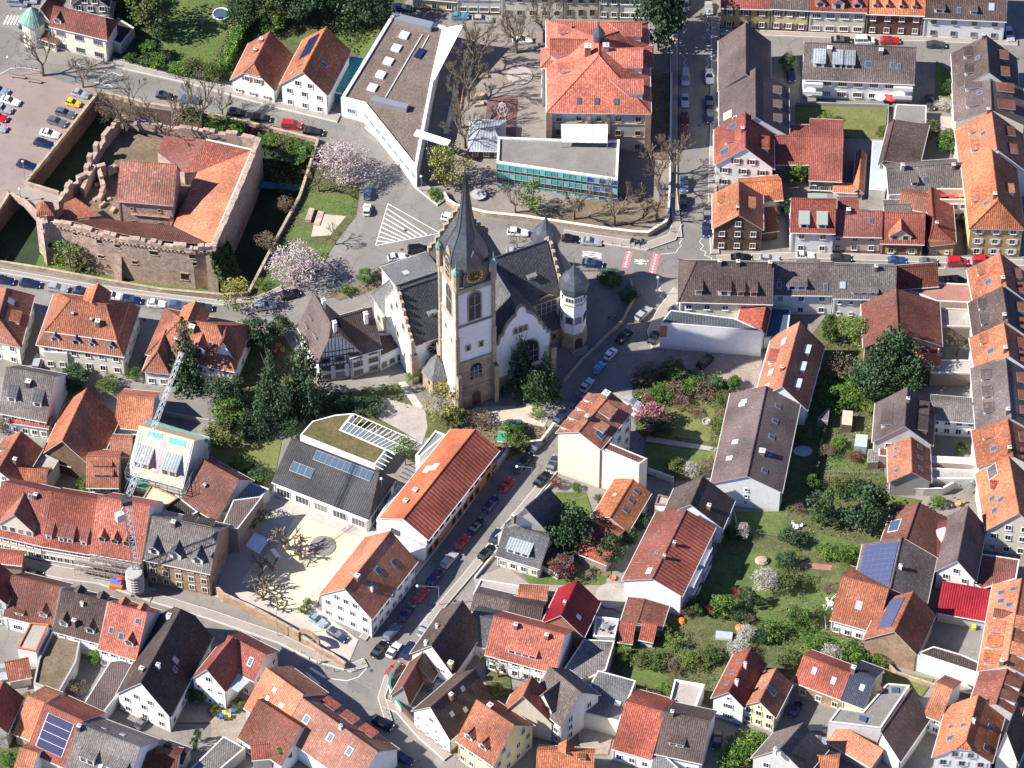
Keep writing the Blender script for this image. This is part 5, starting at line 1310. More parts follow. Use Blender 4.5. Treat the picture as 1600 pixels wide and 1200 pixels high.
S(sc_.h,(180,392),(330,394),(260,312),12.6,30,hn=2.5,roof='t_coral',wall='grey_wall',r='0',n='1',rows=3,gw=0);S(sc_.h,(690,385),(830,388),(760,296),12.6,30,hf=.01,roof='t_coral',wall='grey_wall',r='0',n='0',gw=0)
chim(sc_,'l',.45,.78,1.3,2.6,'brick');chim(sc_,'r',.5,.85,1.2,1.6,'sandstone')
sc_.hn_=11
for x in(.3,.48,.68):skyl(sc_,'n',x,.16,.9,1.3,'glass_blue','steel_dark')
mb=MB();c=sc_.rn.lerp(sc_.rf,.9);mb.lathe(c-ZV*.5,[(1.1,0),(1.1,2.2),(1.5,2.4),(.9,3.4),(.3,4.4),(.04,6.2)],8);mb.build('roof_turret',['lead'],sc_.roof)
mb=MB()
for p in(sc_.NL,sc_.NR):mb.box(p+ZV*0,1.3,1.3,12.2,0,0)
m_=(sc_.NL+sc_.NR)/2;mb.box(m_+Vector((-2.1,-.1,0)),.7,.5,12.2,0,0);mb.box(m_+Vector((2.1,-.1,0)),.7,.5,12.2,0,0);mb.build('corner_quoins',['brick_tan'],sc_.h)
mb=MB();a,b=sc_.NL,sc_.NR;mb.tube(a+ZV*8.6-sc_.u*.05,b+ZV*8.6-sc_.u*.05,.18,n=4);mb.tube(a+ZV*4.6-sc_.u*.05,b+ZV*4.6-sc_.u*.05,.18,n=4);mb.build('string_course',['sandstone'],sc_.h)
aw=thing('tent_canopy','white square fabric canopy in front of the orange roofed school','canopy',at((430,860),0))
mb=MB();P=[at(p,z)for p,z in(((293,738),9.4),((570,740),9.4),((567,850),8.3),((297,845),8.3))];mb.slab(P[::-1]if(P[1]-P[0]).cross(P[2]-P[0]).z<0 else P,.12)
mb.build('canopy_sheet',['cloth_white','cloth_white'],aw)
mb=MB()
for p in P:mb.tube((p.x,p.y,0),p,.06,n=5)
for t in(.33,.66):mb.tube(P[0].lerp(P[1],t)+ZV*.05,P[3].lerp(P[2],t)+ZV*.05,.06,n=4)
mb.build('canopy_frame',['steel'],aw)
full()
tl=flat(('glass_pavilion','low flat gravel roofed school pavilion with turquoise and blue glass front','building'),[(776,256),(965,283),(968,220),(935,222),(778,216)],6.4,'glass','gravel_roof',par=.5,pw=.5,cop='white_paint')
pa,pb=at((776,256),6.4),at((965,283),6.4);pa.z=pb.z=0;d=(pb-pa).normalized();o=Vector((d.y,-d.x,0));L_=(pb-pa).length
mb=MB();k=20
for i in range(k):
 for j,(z0,z1)in enumerate(((0,.6),(2.5,3.9),(5.0,6.35))):
  m=0 if(i+j)%3 else 1
  if i>14:m=(2 if(i+j)%2 else 1)
  a,b=pa+d*(L_*i/k+.03)+o*.06,pa+d*(L_*(i+1)/k-.03)+o*.06;mb.face([a+ZV*z0,b+ZV*z0,b+ZV*z1,a+ZV*z1],m)
plain('panel_teal',(.06,.42,.40),.3,var=.25,ns=.5);plain('panel_sky',(.16,.55,.62),.3,var=.2,ns=.5);plain('panel_blue',(.02,.10,.50),.3,var=.2,ns=.5)
mb.build('facade_panels',['panel_teal','panel_sky','panel_blue'],tl.h)
mb=MB()
for i in range(k+1):
 a=pa+d*(L_*i/k)+o*.1;mb.tube(a,a+ZV*6.4,.05,n=4,m=0)
for z in(1.0,2.4,4.0,4.9):mb.tube(pa+o*.1+ZV*z,pb+o*.1+ZV*z,.04,n=4)
mb.build('window_frames',['trim'],tl.h)
mb=MB();mb.tube(pa.lerp(pa,1)+Vector((3,6,6.5)),pb+Vector((-3,5,6.5)),.05,n=4);mb.build('roof_rail',['steel'],tl.roof)
tile(1,0)
S(('shelter','small grey metal roofed shelter left of the turquoise glass pavilion','shelter'),(1272,885),(1470,890),(1380,770),3.0,22,hn=2,hf=2,roof='t_metal',wall='brick_dark',n='0',r='3',rows=1,gw=0)
#  facades along the top edge
full()
def row(nm,lb,x0,y0,x1,y1,he,roof,wall,cols='a',rows='a',w=5.5,pitch=42,cat='house',**k):
 return S((nm,lb,cat,k.pop('group',None)),(x0,y0),(x1,y1),(x0,y0-60),he,pitch,bs=1,w=w,roof=roof,wall=wall,r=cols,rows=rows,n=k.pop('n','0'),l='0',f='0',gw=0,**k)
row('cottage','low yellow cottage at the top edge behind the modern hall',645,14,713,20,4.2,'t_brown_grey','yellow','3',1,base='brick',w=4)
row('terraced_house','pale house with red plinth and dark gateway right of the yellow cottage',714,22,782,23,7.5,'t_brown','white_dirty','4',2,base='brick',style='wide')
row('terraced_house','cream terraced house at the top edge behind bare street trees',783,27,880,29,8,'t_grey','cream_pale','5',2,frame='shutter_grey')
row('terraced_house','yellow cream house with brown framed windows and arched door at the top edge',881,29,934,29,8,'t_brown','cream','3',2,frame='brownish',style='tall')
row('terraced_house','grey white narrow house with rough stone plinth at the top edge',935,30,967,31,8,'t_grey','grey_wall','2',2,base='castle_stone')
row('terraced_house','white house with brown door beside the big dark tree at the top edge',968,31,1016,32,8,'t_brown','white','3',2,style='wide')
row('corner_house','ochre corner shop house with overhanging red roof at the top of the side street',1126,45,1202,47,7.2,'t_red','ochre','3',2,base='brick',shutter='shutter_brown',style='plain')
y1=row('terraced_house','yellow house with brown shutters second from the left in the top right row',1203,47,1261,50,7.4,'t_brown_grey','yellow','3',2,base='brick',shutter='shutter_brown')
y2=row('terraced_house','cream house with white and red dormers in the middle of the top right row',1263,51,1350,54,7.6,'t_red','cream_pale','4',2,style='wide',base='sandstone')
for a in(.18,.84):dorm(y2,'r',a,.05,2.0,1.2,'gable','t_red','white')
dorm(y2,'r',.5,.0,2.6,2.0,'gable','t_red','cream_pale')
y3=row('terraced_house','dark red brick house with four small orange dormers in the top right row',1351,54,1440,57,7.2,'t_orange','brick_dark','4',2,trim='trim_white')
for a in(.15,.36,.6,.83):dorm(y3,'r',a,.12,1.2,1.1,'gable','t_orange','white')
y4=row('terraced_house','long white house with brown tiled roof at the right end of the top row',1441,58,1567,64,6.8,'t_brown','white','4',2,frame='shutter_grey')
dorm(y4,'r',.18,.1,2.2,1.2,'shed',None,'white');dorm(y4,'r',.6,.1,1.4,1.2,'shed',None,'white');skyl(y4,'r',.42,.2);skyl(y4,'r',.82,.35,1.2,1.6,'glass_pale')
#  dark roofs left of the courtyard
tile(2,0)
G(('long_house','long brown roofed house with roof terrace beside the shaded street','house'),(1240,530),(1530,535),(1388,432),(1390,140),7.0,roof='t_mauve',wall='white_dirty',n='0',r='4',l='5',gw=0)
b2=G(('long_house','lower brown roofed house behind the white shuttered gable house','house'),(1245,790),(1640,800),(1447,690),(1447,412),7.0,roof='t_mauve',wall='white',n='2',r='4',l='4',gw=0)
for a in(.2,.5,.8):dorm(b2,'r',a,.2,1.8,1.1,'shed',None,'white')
skyl(b2,'l',.15,.4,1.4,1.0,'glass_blue','trim_white');skyl(b2,'l',.3,.2,2.0,2.0,'terrace','trim_white')
b3=G(('gabled_house','white gabled house with dark brown shutters and red roof on the side street','house'),(1215,970),(1550,995),(1385,875),(1388,672),7.2,roof='t_red',wall='white',n='3',r='2',l='2',gw=2,rows=2,shutter='shutter_brown',trim='trim_white')
dorm(b3,'l',.5,.3,3.2,1.5,'shed','t_red','white');dorm(b3,'r',.5,.15,3.4,1.5,'shed','t_red','white');skyl(b3,'l',.78,.55,1.6,2.4);skyl(b3,'l',.18,.3,1.6,2.4);chim(b3,'l',.45,.9)
tile(3,0)
c1=S(('outbuilding','broad brick red barn roof beside the lawn','building'),(112,968),(330,968),(250,808),4.6,24,roof='t_red',wall='brownish',r='0',n='0',gw=0)
c2=S(('outbuilding','lower brick red wing in front of the broad barn roof','building'),(325,1062),(510,1070),(420,812),4.4,24,roof='t_red',wall='brownish',r='3',rows=1,n='0',gw=0,style='wide')
c3=S(('apartment_block','white two storey block with brown roof and blue grey metal dormers','house'),(290,457),(942,487),(600,267),6.4,44,roof='t_brown_grey',wall='white',n='2',r='7',l='0',rows=2,style='wide',gw=1)
for a in(.13,.30,.41):dorm(c3,'r',a,.30,2.4 if a<.2 else 1.9,1.5,'shed','t_metal','white',ws=.45)
skyl(c3,'r',.58,.45,1.3,1.3);skyl(c3,'r',.80,.45,.7,1.1);skyl(c3,'r',.86,.43,.7,1.1);chim(c3,'r',.69,.8,.9,1.0);chim(c3,'r',.22,.8,1.0,.9,'grey_wall')
for a in(.04,.86):
 p=c3.NR.lerp(c3.FR,a+.05);mb=MB()
 for z in(2.7,5.2):mb.box(p+ZV*(z-.1)+c3.rt*.9,4.2,1.8,.18,0,math.atan2(c3.u.y,c3.u.x));mb.box(p+ZV*z+c3.rt*1.75,4.2,.08,.9,0,math.atan2(c3.u.y,c3.u.x))
 mb.build('balcony',['trim_white'],c3.h)
for x in(.15,.42,.75):
 pass
flat(('garage','flat gravel roofed garage at the corner of the lawn','garage'),[(838,620),(1020,628),(1018,760),(985,805),(822,712)],3.0,'brownish','gravel_roof',par=.1)
G(('outbuilding','small dark roofed workshop leaning beside the gravel garage','building'),(742,972),(968,978),(800,950),(825,716),5.0,t=.1,roof='t_brown',wall='grey_wall',n='2',rows=1,gw=0)
flat(('conservatory','long translucent roofed conservatory in the courtyard','conservatory'),[(678,1130),(775,1135),(797,842),(697,838)],3.2,'white_dirty','glass_pale',par=.08)
c4=S(('rear_house','grey tiled rear building with two chimneys in the dense courtyard','house'),(800,1142),(1232,1112),(1000,985),5.2,36,roof='t_grey',wall='white_dirty',r='4',n='0',rows=1,gw=0)
chim(c4,'r',.2,.9,.7,1.5,'white_dirty');dorm(c4,'r',.35,.2,1.3,1.1,'shed');skyl(c4,'r',.5,.4);chim(c4,'r',.9,.8,.7,1.2,'brick')
G(('lean_to','narrow bright orange roofed passage beside the red barn','building'),(588,1132),(640,1142),(612,1118),(632,890),2.6,roof='t_orange',wall='brownish',n='0',gw=0,oh=.2)
S(('lean_to','low bright orange roofed edge at the foot of the brick red wing','building'),(470,1130),(600,1138),(530,1108),2.4,25,w=1.0,roof='t_orange',wall='white',n='0',r='0',gw=0)
#  right hand terrace column, upper block
def colseg(lb,L,Rr,P,F,he,roof,wall='white_dirty',nm='terraced_house',**k):
 return G((nm,lb,'house','terraced houses along the right hand street'),L,Rr,P,F,he,roof=roof,wall=wall,n=k.pop('n','0'),r=k.pop('r','3'),l=k.pop('l','3'),gw=k.pop('gw',0),og=.02,**k)
full()
s1=colseg('topmost brown roofed terraced house of the right street with white roof window',(1493,140),(1590,146),(1546,113),(1541,55),8,'t_brown',gw=0)
s2=colseg('second terraced house with greyish brown roof and long dormers on the right street',(1494,188),(1600,196),(1549,172),(1546,113),8,'t_mauve','cream')
s3=colseg('terraced house with salmon red roof and three small balconies on the right street',(1503,262),(1604,268),(1549,233),(1549,172),8,'t_salmon','white')
s4=G(('corner_house','ochre corner house with hipped orange roof and white shutters','house','terraced houses along the right hand street'),(1517,353),(1598,355),(1559,313),(1549,233),9.3,hn=2.6,roof='t_orange',wall='ochre',n='3',r='3',l='0',rows=3,shutter='shutter_white',gw=0,og=.02)
for B in(s1,s2,s3):
 for a in(.3,.75):dorm(B,'r',a,.3,2.4,1.5,'shed','t_rust','brownish');dorm(B,'l',a,.3,2.4,1.4,'shed',None,'white')
 skyl(B,'l',.5,.7,.9,1.2);chim(B,'l',.92,.9)
dorm(s4,'r',.5,.25,2.2,1.4,'shed');dorm(s4,'l',.4,.1,3.0,1.4,'shed');s4.hn_=2.6;chim(s4,'l',.2,.9,.7,1.4);skyl(s4,'l',.2,.6)
segs=[('terraced house with steep orange roof at the street junction on the far right',(1524,471),(1614,478),(1566,447),(1562,395),'t_orange_old','white'),('brown roofed terraced house with grey roof windows right of the roof terrace',(1524,528),(1618,535),(1568,504),(1566,447),'t_brown','white_dirty'),('light orange roofed terraced house with two grey roof windows above the glass extension',(1526,578),(1620,586),(1571,556),(1568,504),'t_orange','white'),('brown and grey terraced house with white dormer edges on the far right',(1528,672),(1626,680),(1574,654),(1571,556),'t_brown_grey','white_dirty'),('rusty orange terraced house with tall chimney next to the pink courtyard wall',(1530,730),(1630,738),(1576,713),(1574,654),'t_orange_old','white')]
for i,(lb,L,Rr,P,F,rf_,wl_)in enumerate(segs):
 B=colseg(lb,L,Rr,P,F,7.5,rf_,wl_)
 for a in((.3,.72)if i!=3 else(.25,.5,.78)):
  if i in(1,3)or a>.5:dorm(B,'l',a,.22,2.2,1.2,'shed',None,'white')
  else:skyl(B,'l',a,.5,1.1,1.5)
  dorm(B,'r',a,.3,2.2,1.3,'shed','t_rust','white')
 chim(B,'l',.06,.9,.7,1.5)
s10=G(('gabled_house','orange roofed house with cream gable at the end of the right hand terrace','house','terraced houses along the right hand street'),(1543,825),(1632,838),(1582,800),(1576,714),7.2,roof='t_orange',wall='cream',n='4',r='3',l='0',gw=2,rows=2,frame='trim_white')
skyl(s10,'l',.2,.3,1.0,1.4);skyl(s10,'l',.3,.55,.9,1.5);skyl(s10,'l',.42,.3,.9,1.4);dorm(s10,'l',.62,.3,1.8,1.1,'gable','t_red');skyl(s10,'l',.85,.45,3.0,2.4,'t_grey','trim')
tile(3,3)
s11=colseg('long bright orange roofed terrace house on the lower right with small dormers',(1335,602),(1640,640),(1500,572),(1585,52),7.2,'t_orange','white')
for a,b in((.88,.3),(.9,.75),(.78,.35),(.72,.7)):skyl(s11,'l',a,b,.9,1.2)
for a in(.12,.3,.46):dorm(s11,'l',a,.12,2.6,1.2,'shed')
dorm(s11,'l',.62,.2,1.8,1.1,'gable','t_red_old');chim(s11,'l',.03,.8,.7,1.5);dorm(s11,'r',.2,.2,2.6,1.6,'shed','t_salmon');dorm(s11,'r',.5,.2,2.6,1.6,'shed','t_salmon')
s12=colseg('old brown roofed terrace house below the bright orange one on the lower right',(1280,815),(1570,880),(1432,800),(1500,590),7.2,'t_red_old','white_dirty')
dorm(s12,'r',.3,.3,1.8,1.3,'shed','t_rust');dorm(s12,'r',.7,.3,1.8,1.3,'shed','t_rust')
s13=G(('gabled_house','white gabled house with pale orange and dark red roof at the bottom right corner','house'),(1068,1108),(1402,1135),(1258,1018),(1326,752),6.6,roof='t_orange',wall='white',hn=1.0,hz=.75,n='3',r='3',l='0',gw=2,rows=2,shutter='shutter_white',frame='shutter_grey')
skyl(s13,'l',.3,.4,1.0,1.3);skyl(s13,'l',.55,.3,.7,.9);skyl(s13,'l',.52,.75,.7,.9);skyl(s13,'r',.55,.3,1.1,1.3);skyl(s13,'r',.15,.25,1.1,1.3);chim(s13,'r',.4,.9,.5,1.2,'white')
S(s13.h,(1008,852),(1105,890),(1165,708),5.6,36,roof='t_orange',wall='white',r='2',n='0',rows=2,gw=0,og=.1)
G(('gabled_house','dark roofed narrow house with pale gable at the lower right edge','house'),(1440,1085),(1560,1130),(1480,960),(1560,800),7,t=.3,roof='t_dark',wall='white_dirty',n='0',r='2',gw=0)
#  middle right: the block south of the cross street
tile(2,1)
d1=G(('timber_house','old dark wood clad house with orange roof at the street corner','house'),(1205,247),(1485,252),(1347,170),(1349,-25),7.2,roof='t_orange',wall='timber_clad',n='3',r='0',l='3',gw=1,rows=2,frame='trim_white')
dorm(d1,'l',.75,.15,2.6,1.0,'shed');dorm(d1,'r',.55,.3,2.6,1.0,'shed');chim(d1,'l',.15,.95,.5,1.0,'steel_dark')
tile(3,1)
d2=S(('rear_house','orange roofed rear house with blank cream gable behind the wood clad house','house'),(-70,92),(160,72),(60,-30),5.2,34,roof='t_orange',wall='cream',r='0',n='0',gw=0)
d2b=S(('outbuilding','narrow red roofed shed beside the wood clad house','building'),(20,270),(135,255),(80,130),3.4,35,t=.1,roof='t_rust',wall='timber_clad',r='0',n='0',gw=0)
d3=S(('terraced_house','white house with bright red roof and two sage green dormers','house','houses on the upper side of the cross street'),(215,262),(470,268),(340,78),7.2,48,roof='t_red',wall='white',r='2',n='2',rows=2,gw=0)
plain('sage',(.30,.34,.29),.5,var=.1)
for a in(.29,.71):dorm(d3,'r',a,.06,1.9,1.5,'shed','sage','white',ws=.5)
dorm(d3,'l',.6,.3,3.6,1.6,'shed','sage','white')
d4=S(('terraced_house','pinkish plastered house with worn red roof and dark garage door','house','houses on the upper side of the cross street'),(445,285),(748,292),(600,150),5.8,44,roof='t_red_old',wall='pink',r='3',n='0',rows=2,gw=0,base='brick')
chim(d4,'r',.35,.92,.8,1.0);skyl(d4,'r',.8,.6,.7,1.1)
d5=S(('cottage','small brick cottage with yellow shutters and a broad gable dormer','house','houses on the upper side of the cross street'),(750,328),(1000,334),(880,160),4.6,46,roof='t_red',wall='brick',r='2',n='0',rows=1,gw=0,shutter='shutter_yellow')
dorm(d5,'r',.45,.04,4.6,1.4,'gable','t_orange_old','cream',nw=2)
d6=G(('cottage','narrow ochre cottage with lopsided red tiled roof at the cross street','house','houses on the upper side of the cross street'),(1042,318),(1184,330),(1052,228),(1045,10),5.0,t=.12,hn=2.2,roof='t_red_old',wall='ochre',n='2',rows=1,gw=0,style='small')
chim(d6,'r',.2,.85,.6,.9,'steel')
S(('rear_house','uneven old orange tiled rear building above the brick cottage','house'),(860,118),(1036,148),(950,50),5.0,32,roof='t_orange_old',wall='white',r='0',n='0',gw=0)
S(('outbuilding','little grey roofed shed behind the brick cottage','building'),(775,162),(922,160),(850,112),4.6,22,w=1.8,roof='t_grey',wall='white',r='0',n='0',gw=0)
S(('outbuilding','low red brown roofed annex behind the worn red roof','building'),(500,150),(610,150),(550,98),6.8,22,w=2,roof='t_red_old',wall='brownish',r='0',n='0',gw=0)
flat(('roof_terrace_house','house with red floored roof terrace and orange parapet near the ochre corner house','house'),[(1078,100),(1288,100),(1285,30),(1078,30)],5.6,'white','tile_red',par=.8,pw=.35,cop='cream',wins=[(0,3,2)],style='wide')
for x,y,m in((1120,72,'red_paint'),(1170,80,'red_paint'),(1225,72,'wood')):
 mb=MB();c=at((x,y),5.7);c.z=5.7;mb.box(c,.1,.1,.7,1);mb.box(c+ZV*.7,1.3,.8,.06,0);o=mb.build('garden_table',[m,'steel']);tag(o,{1120:'left red table on the red floored roof terrace',1170:'middle red table on the red floored roof terrace',1225:'wooden table at the right end of the red floored roof terrace'}[x],'table','tables on the red floored roof terrace')
tile(2,1)
e1=S(('apartment_house','large corner house with dark brown roof and long dormers by the junction','house'),(1000,675),(1545,690),(1250,455),7.8,45,hn=3.2,roof='t_brown',wall='cream_pale',r='5',n='0',l='2',rows=2,gw=0,base='sandstone',f='0')
for a in(.2,.48,.66,.80):dorm(e1,'r',a,.12,2.6 if a==.48 else 1.3,1.7,'shed',None,'white',ws=.25)
for a in(.42,.62,.97):chim(e1,'r',a,.93,.7,1.2)
e2=G(('side_wing','red roofed wing running from the brown corner house to the white wall','house'),(1342,858),(1500,866),(1484,846),(1528,640),5.6,t=.88,roof='t_red',wall='white',n='0',r='0',l='2',gw=0)
e3=flat(('workshop','long workshop with tall blank white side wall and dark glazed roof','building'),[(884,820),(1489,868),(1345,800),(1318,790),(945,742),(930,760)],8.0,'white','t_metal_dark',par=.15)
mb=MB();a=at((889,890),4.2);mb.box(at((900,900),4)*1,1.5,.12,3.4,0,0);o=mb.build('sign_panel',['orange_paint'],None);tag(o,'orange vertical panel on the left end of the white workshop wall','sign')
tile(3,1)
e4=S(('terraced_house','white house with grey brown roof and one wide shed dormer south of the cross street','house','houses on the lower side of the cross street'),(90,634),(463,638),(300,462),7.0,44,roof='t_brown_grey',wall='white',r='3',n='0',rows=2,gw=0)
dorm(e4,'r',.42,.08,4.0,1.5,'shed');skyl(e4,'r',.88,.2,.8,1.3);skyl(e4,'r',.14,.25,.8,1.3);dorm(e4,'l',.6,.75,4.6,.8,'shed')
flat(('conservatory','blue grey glazed lean to beside the red roofed wing','conservatory'),[(55,905),(190,900),(212,735),(90,725)],3.4,'white','glass_blue',par=.1)
e5=S(('terraced_house','white house with patched red and grey roof and low window band','house','houses on the lower side of the cross street'),(468,655),(828,664),(650,475),6.8,44,roof='t_grey',wall='white',r='5',n='0',rows=2,gw=0,style='small')
dorm(e5,'r',.5,.06,5.4,.9,'shed',None,'white',nw=3,win='small');skyl(e5,'r',.14,.35,1.2,1.4,'glass_pale');chim(e5,'r',.68,.85);
e6=S(('terraced_house','narrow house with dark rust brown roof behind the long red roof strip','house','houses on the lower side of the cross street'),(838,604),(1085,584),(960,478),5.4,42,roof='t_rust',wall='brownish',r='0',n='0',gw=0)
e7=flat(('rear_building','long low building with pale worn roof behind a dusty pink wall','building'),[(1080,692),(1300,702),(1402,632),(1290,590),(1080,580),(870,608)],4.2,'pink','tile_red',par=.25)
e8=G(('barn','large barn with steep ribbed rust red roof and mauve left slope','barn'),(655,955),(1102,945),(845,868),(838,618),5.8,t=.42,roof='t_rust',wall='brownish',n='2',r='0',l='0',gw=0)
e9=flat(('rear_building','orange brown terraced annex with roof windows below the rust red barn','building'),[(985,1010),(1095,1050),(1095,945),(850,880),(850,990)],4.5,'orange_paint','t_rust',par=.05)
for i,p in enumerate(((912,905),(930,985),(1050,1030))):
 m_=S(e9.h,(p[0]-60,p[1]+22),(p[0]+45,p[1]+36),(p[0],p[1]-20),5.0-i*.2,30,w=1.5,roof='t_orange',wall='orange_paint',r='0',n='0',gw=0,z0=4.2,name='dormer_roof')
flat(('roof_terrace_house','small house with cluttered tiled roof terrace beside the rust red barn','building'),[(1100,845),(1300,850),(1300,745),(1100,735)],4.0,'brownish','terrace',par=.5,cop='pink')
flat(('roof_terrace_house','low grey courtyard building with planted terrace and glass corner','building'),[(1045,1120),(1320,1125),(1315,1045),(1045,1040)],3.6,'brownish','terrace',par=.4)
full()
f1=G(('modern_house','long modern house with smooth orange roof and glazed triangular dormers','house'),(1181,624),(1259,637),(1220,602),(1249,504),5.8,roof='t_orange',wall='white',n='0',r='4',l='3',gw=0,trim='trim_white',ridge='t_orange')
for a in(.18,.45,.72):dorm(f1,'r',a,.38,1.9,1.4,'shed','glass_pale','white',ws=-.1)
for a in(.35,.12):skyl(f1,'l',a,.35,1.8,1.6,'glass_pale','steel')
skyl(f1,'l',.8,.55,2.0,1.5,'glass_pale','steel');dorm(f1,'l',.6,.12,3.2,1.6,'shed','t_red','white');chim(f1,'l',.28,.8,.5,1.2)
tile(2,2)
f2=G(('apartment_block','long white block with plain brown roof and three slit windows in the gable','house'),(1195,620),(1597,672),(1410,580),(1512,55),6.8,roof='t_mauve',wall='white',n='0',r='6',l='6',rows=2,gw=0,trim='trim')
for z in(1.6,3.6,5.6):wallwins(f2.h,f2.NL,f2.NR,z-.6,z+.9,1,1,'small','white',cpos=[.5],bottom=.3)
for a,b in((.88,.42),(.85,.38),(.42,.42),(.24,.35)):skyl(f2,'l',a,b,.9,1.2,'glass_pale','trim_white')
for a in(.12,.32,.5,.68,.85):skyl(f2,'r',a,.55,.9,1.2)
chim(f2,'r',.28,.72,1.1,1.0,'brick')
tile(3,2)
f3=G(('gabled_house','brown roofed house with stacked dormers joined to the orange roofed garden house','house'),(710,372),(1047,392),(890,282),(905,62),6.2,roof='t_mauve',wall='white_dirty',n='2',r='3',l='3',gw=0)
dorm(f3,'l',.5,.2,5.5,1.7,'shed',None,'white');dorm(f3,'r',.3,.2,3.8,1.7,'shed','t_brown','brownish');dorm(f3,'r',.68,.2,3.4,1.7,'shed','t_brown','brownish');chim(f3,'r',.62,.95,.6,1.2,'brownish')
f4=G(('garden_house','orange roofed white house standing in the gardens below the brown dormered roof','house'),(805,612),(1037,612),(928,555),(925,345),4.8,t=.52,roof='t_orange_old',wall='grey_wall',n='0',r='3',l='0',gw=0,rows=1)
skyl(f4,'l',.82,.3,.6,.8);skyl(f4,'l',.6,.25,.6,.8);skyl(f4,'l',.2,.3,.8,1.0);skyl(f4,'r',.2,.5);skyl(f4,'r',.5,.5);skyl(f4,'r',.8,.5)
flat(f4.h,[(735,465),(808,475),(830,385),(735,375)],3.6,'brownish','t_rust',par=.05)
f5=S(('rear_house','white rear house with pale grey tiled roof near the right hand terrace','house'),(1045,237),(1322,258),(1180,142),5.4,34,roof='t_grey',wall='white',r='4',n='0',rows=2,gw=0)
flat(('courtyard_building','low courtyard building with pink parapet wall beside the terrace houses','building'),[(1046,505),(1312,520),(1312,478),(1046,466)],3.2,'pink','pink',par=.1)
flat(('courtyard_building','white walled terrace building with pale floor and green tarp','building'),[(1045,612),(1320,612),(1318,560),(1140,552),(1046,545)],2.8,'white_dirty','terrace',par=.6,cop='white')
wallline('garden_wall','white rendered retaining wall below the orange roofed garden house','wall',[(850,690),(1000,702),(1110,700),(1180,660)],2.2,.3,'white_dirty','trim')
def shed(lb,pts,he,wall,roof,nm='garden_shed',par=.05,cat='shed',**k):return flat((nm,lb,cat),pts,he,wall,roof,par=par,pw=.12,**k)
shed('small beige flat roofed summer house in the gardens',[(515,278),(575,285),(582,200),(522,194)],2.4,'timber_clad','gravel_pale')
shed('pale translucent greenhouse with glazed roof beside the lawn path',[(590,408),(664,414),(670,342),(600,336)],2.1,'glass_pale','glass_pale',nm='greenhouse',cat='greenhouse')
shed('weathered grey garden shed next to the greenhouse',[(668,505),(732,502),(738,425),(672,428)],2.3,'wood_grey','t_grey')
shed('dark pointed hut roof at the end of the hedge behind the long brown block',[(370,245),(432,262),(442,178)],2.4,'wood_grey','t_grey',nm='garden_hut',cat='hut')
#  lower right farm group
g1=G(('farmhouse','rust brown farmhouse roof with ribbed right slope behind the solar roof','house'),(755,985),(1085,1062),(903,955),(972,746),5.8,t=.42,roof='t_rust',wall='white_dirty',n='0',r='0',l='2',gw=0)
skyl(g1,'l',.45,.3,3.0,2.4,'glass_blue','trim_white')
g2=G(('farmhouse','mauve roofed farmhouse with white gable right of the solar roof','house'),(1082,1142),(1305,1200),(1192,1084),(1266,768),6.0,roof='t_mauve',wall='white',n='2',r='2',l='0',gw=1)
def slab3(h,name,pts,mat,th=.2,trim='trim'):
 mb=MB();P=[at(p[:2],p[2])for p in pts]
 if(P[1]-P[0]).cross(P[2]-P[0]).z<0:P=P[::-1]
 mb.slab(P,th);return mb.build(name,[mat,trim],h)
slab3(g1.h,'cross_roof',[(985,895,7.6),(1140,845,6.4),(1170,920,6.2),(1090,1060,5.8)],'t_red_old')
tile(3,3)
g3=G(('barn','broad barn with a grid of blue solar panels on its left slope','barn'),(585,145),(1012,192),(800,105),(870,-188),5.8,roof='t_brown_grey',wall='brownish',n='0',r='0',l='0',gw=0)
panels(g3,'l',.12,.97,.04,.95,8,6,'pv_light');chim(g3,'r',.38,.85,.6,1.0,'white')
g4=S(('garden_house','house with plain orange roof and one roof window beside the terrace with round fence','house'),(455,287),(720,360),(620,68),4.8,36,roof='t_orange_old',wall='white',r='4',n='0',rows=1,gw=0,base='brick')
skyl(g4,'r',.5,.45,1.2,1.6,'steel')
g5=G(('barn','brick gabled barn with narrow solar strip on its orange slope','barn'),(655,408),(957,490),(838,362),(938,135),6.2,t=.55,roof='t_orange_old',wall='brick_tan',n='0',r='0',l='0',gw=0)
panels(g5,'l',.18,.95,.3,.8,7,3,'pv_light')
flat(('courtyard_wing','long white walled wing with brown roof and small roof terrace','building'),[(960,500),(1332,622),(1345,560),(1232,508),(1062,458)],5.4,'white','t_brown',par=.15)
g6=S(('garage','open garage with shiny crimson metal roof','garage'),(1090,245),(1380,297),(1270,100),3.4,18,t=.08,roof='t_crimson',wall='grey_wall',r='0',n='0',gw=0)
flat(('rear_building','low building with old red brown tiled roof above the crimson garage','building'),[(1260,60),(1350,120),(1555,55),(1575,-60),(1340,-95)],4.2,'brownish','t_red_old',par=.1)
g7=S(('cottage','small cottage with red tiled roof and tan brick front by the orchard','house'),(240,657),(525,765),(435,568),4.6,36,roof='t_red',wall='brick_tan',r='3',n='0',l='0',rows=1,gw=0,base='sandstone')
skyl(g7,'r',.28,.6,.8,1.2,'steel');skyl(g7,'r',.7,.5,.8,1.3,'steel')
g8=S(('cottage','cottage with glossy blue black roof and lemon wall joined to the red cottage','house'),(520,765),(645,812),(690,634),4.8,34,roof='t_slate_blue',wall='lemon',r='1',n='0',rows=1,gw=0)
skyl(g8,'r',.65,.55,.8,1.1,'glass_pale');chim(g8,'r',.02,.95,.8,1.3)
g9=flat(('workshop','angular workshop with grey gravel roof and white front','building'),[(435,912),(748,950),(922,692),(785,680),(640,848),(500,826)],5.6,'white','gravel_roof',par=.3,pw=.35)
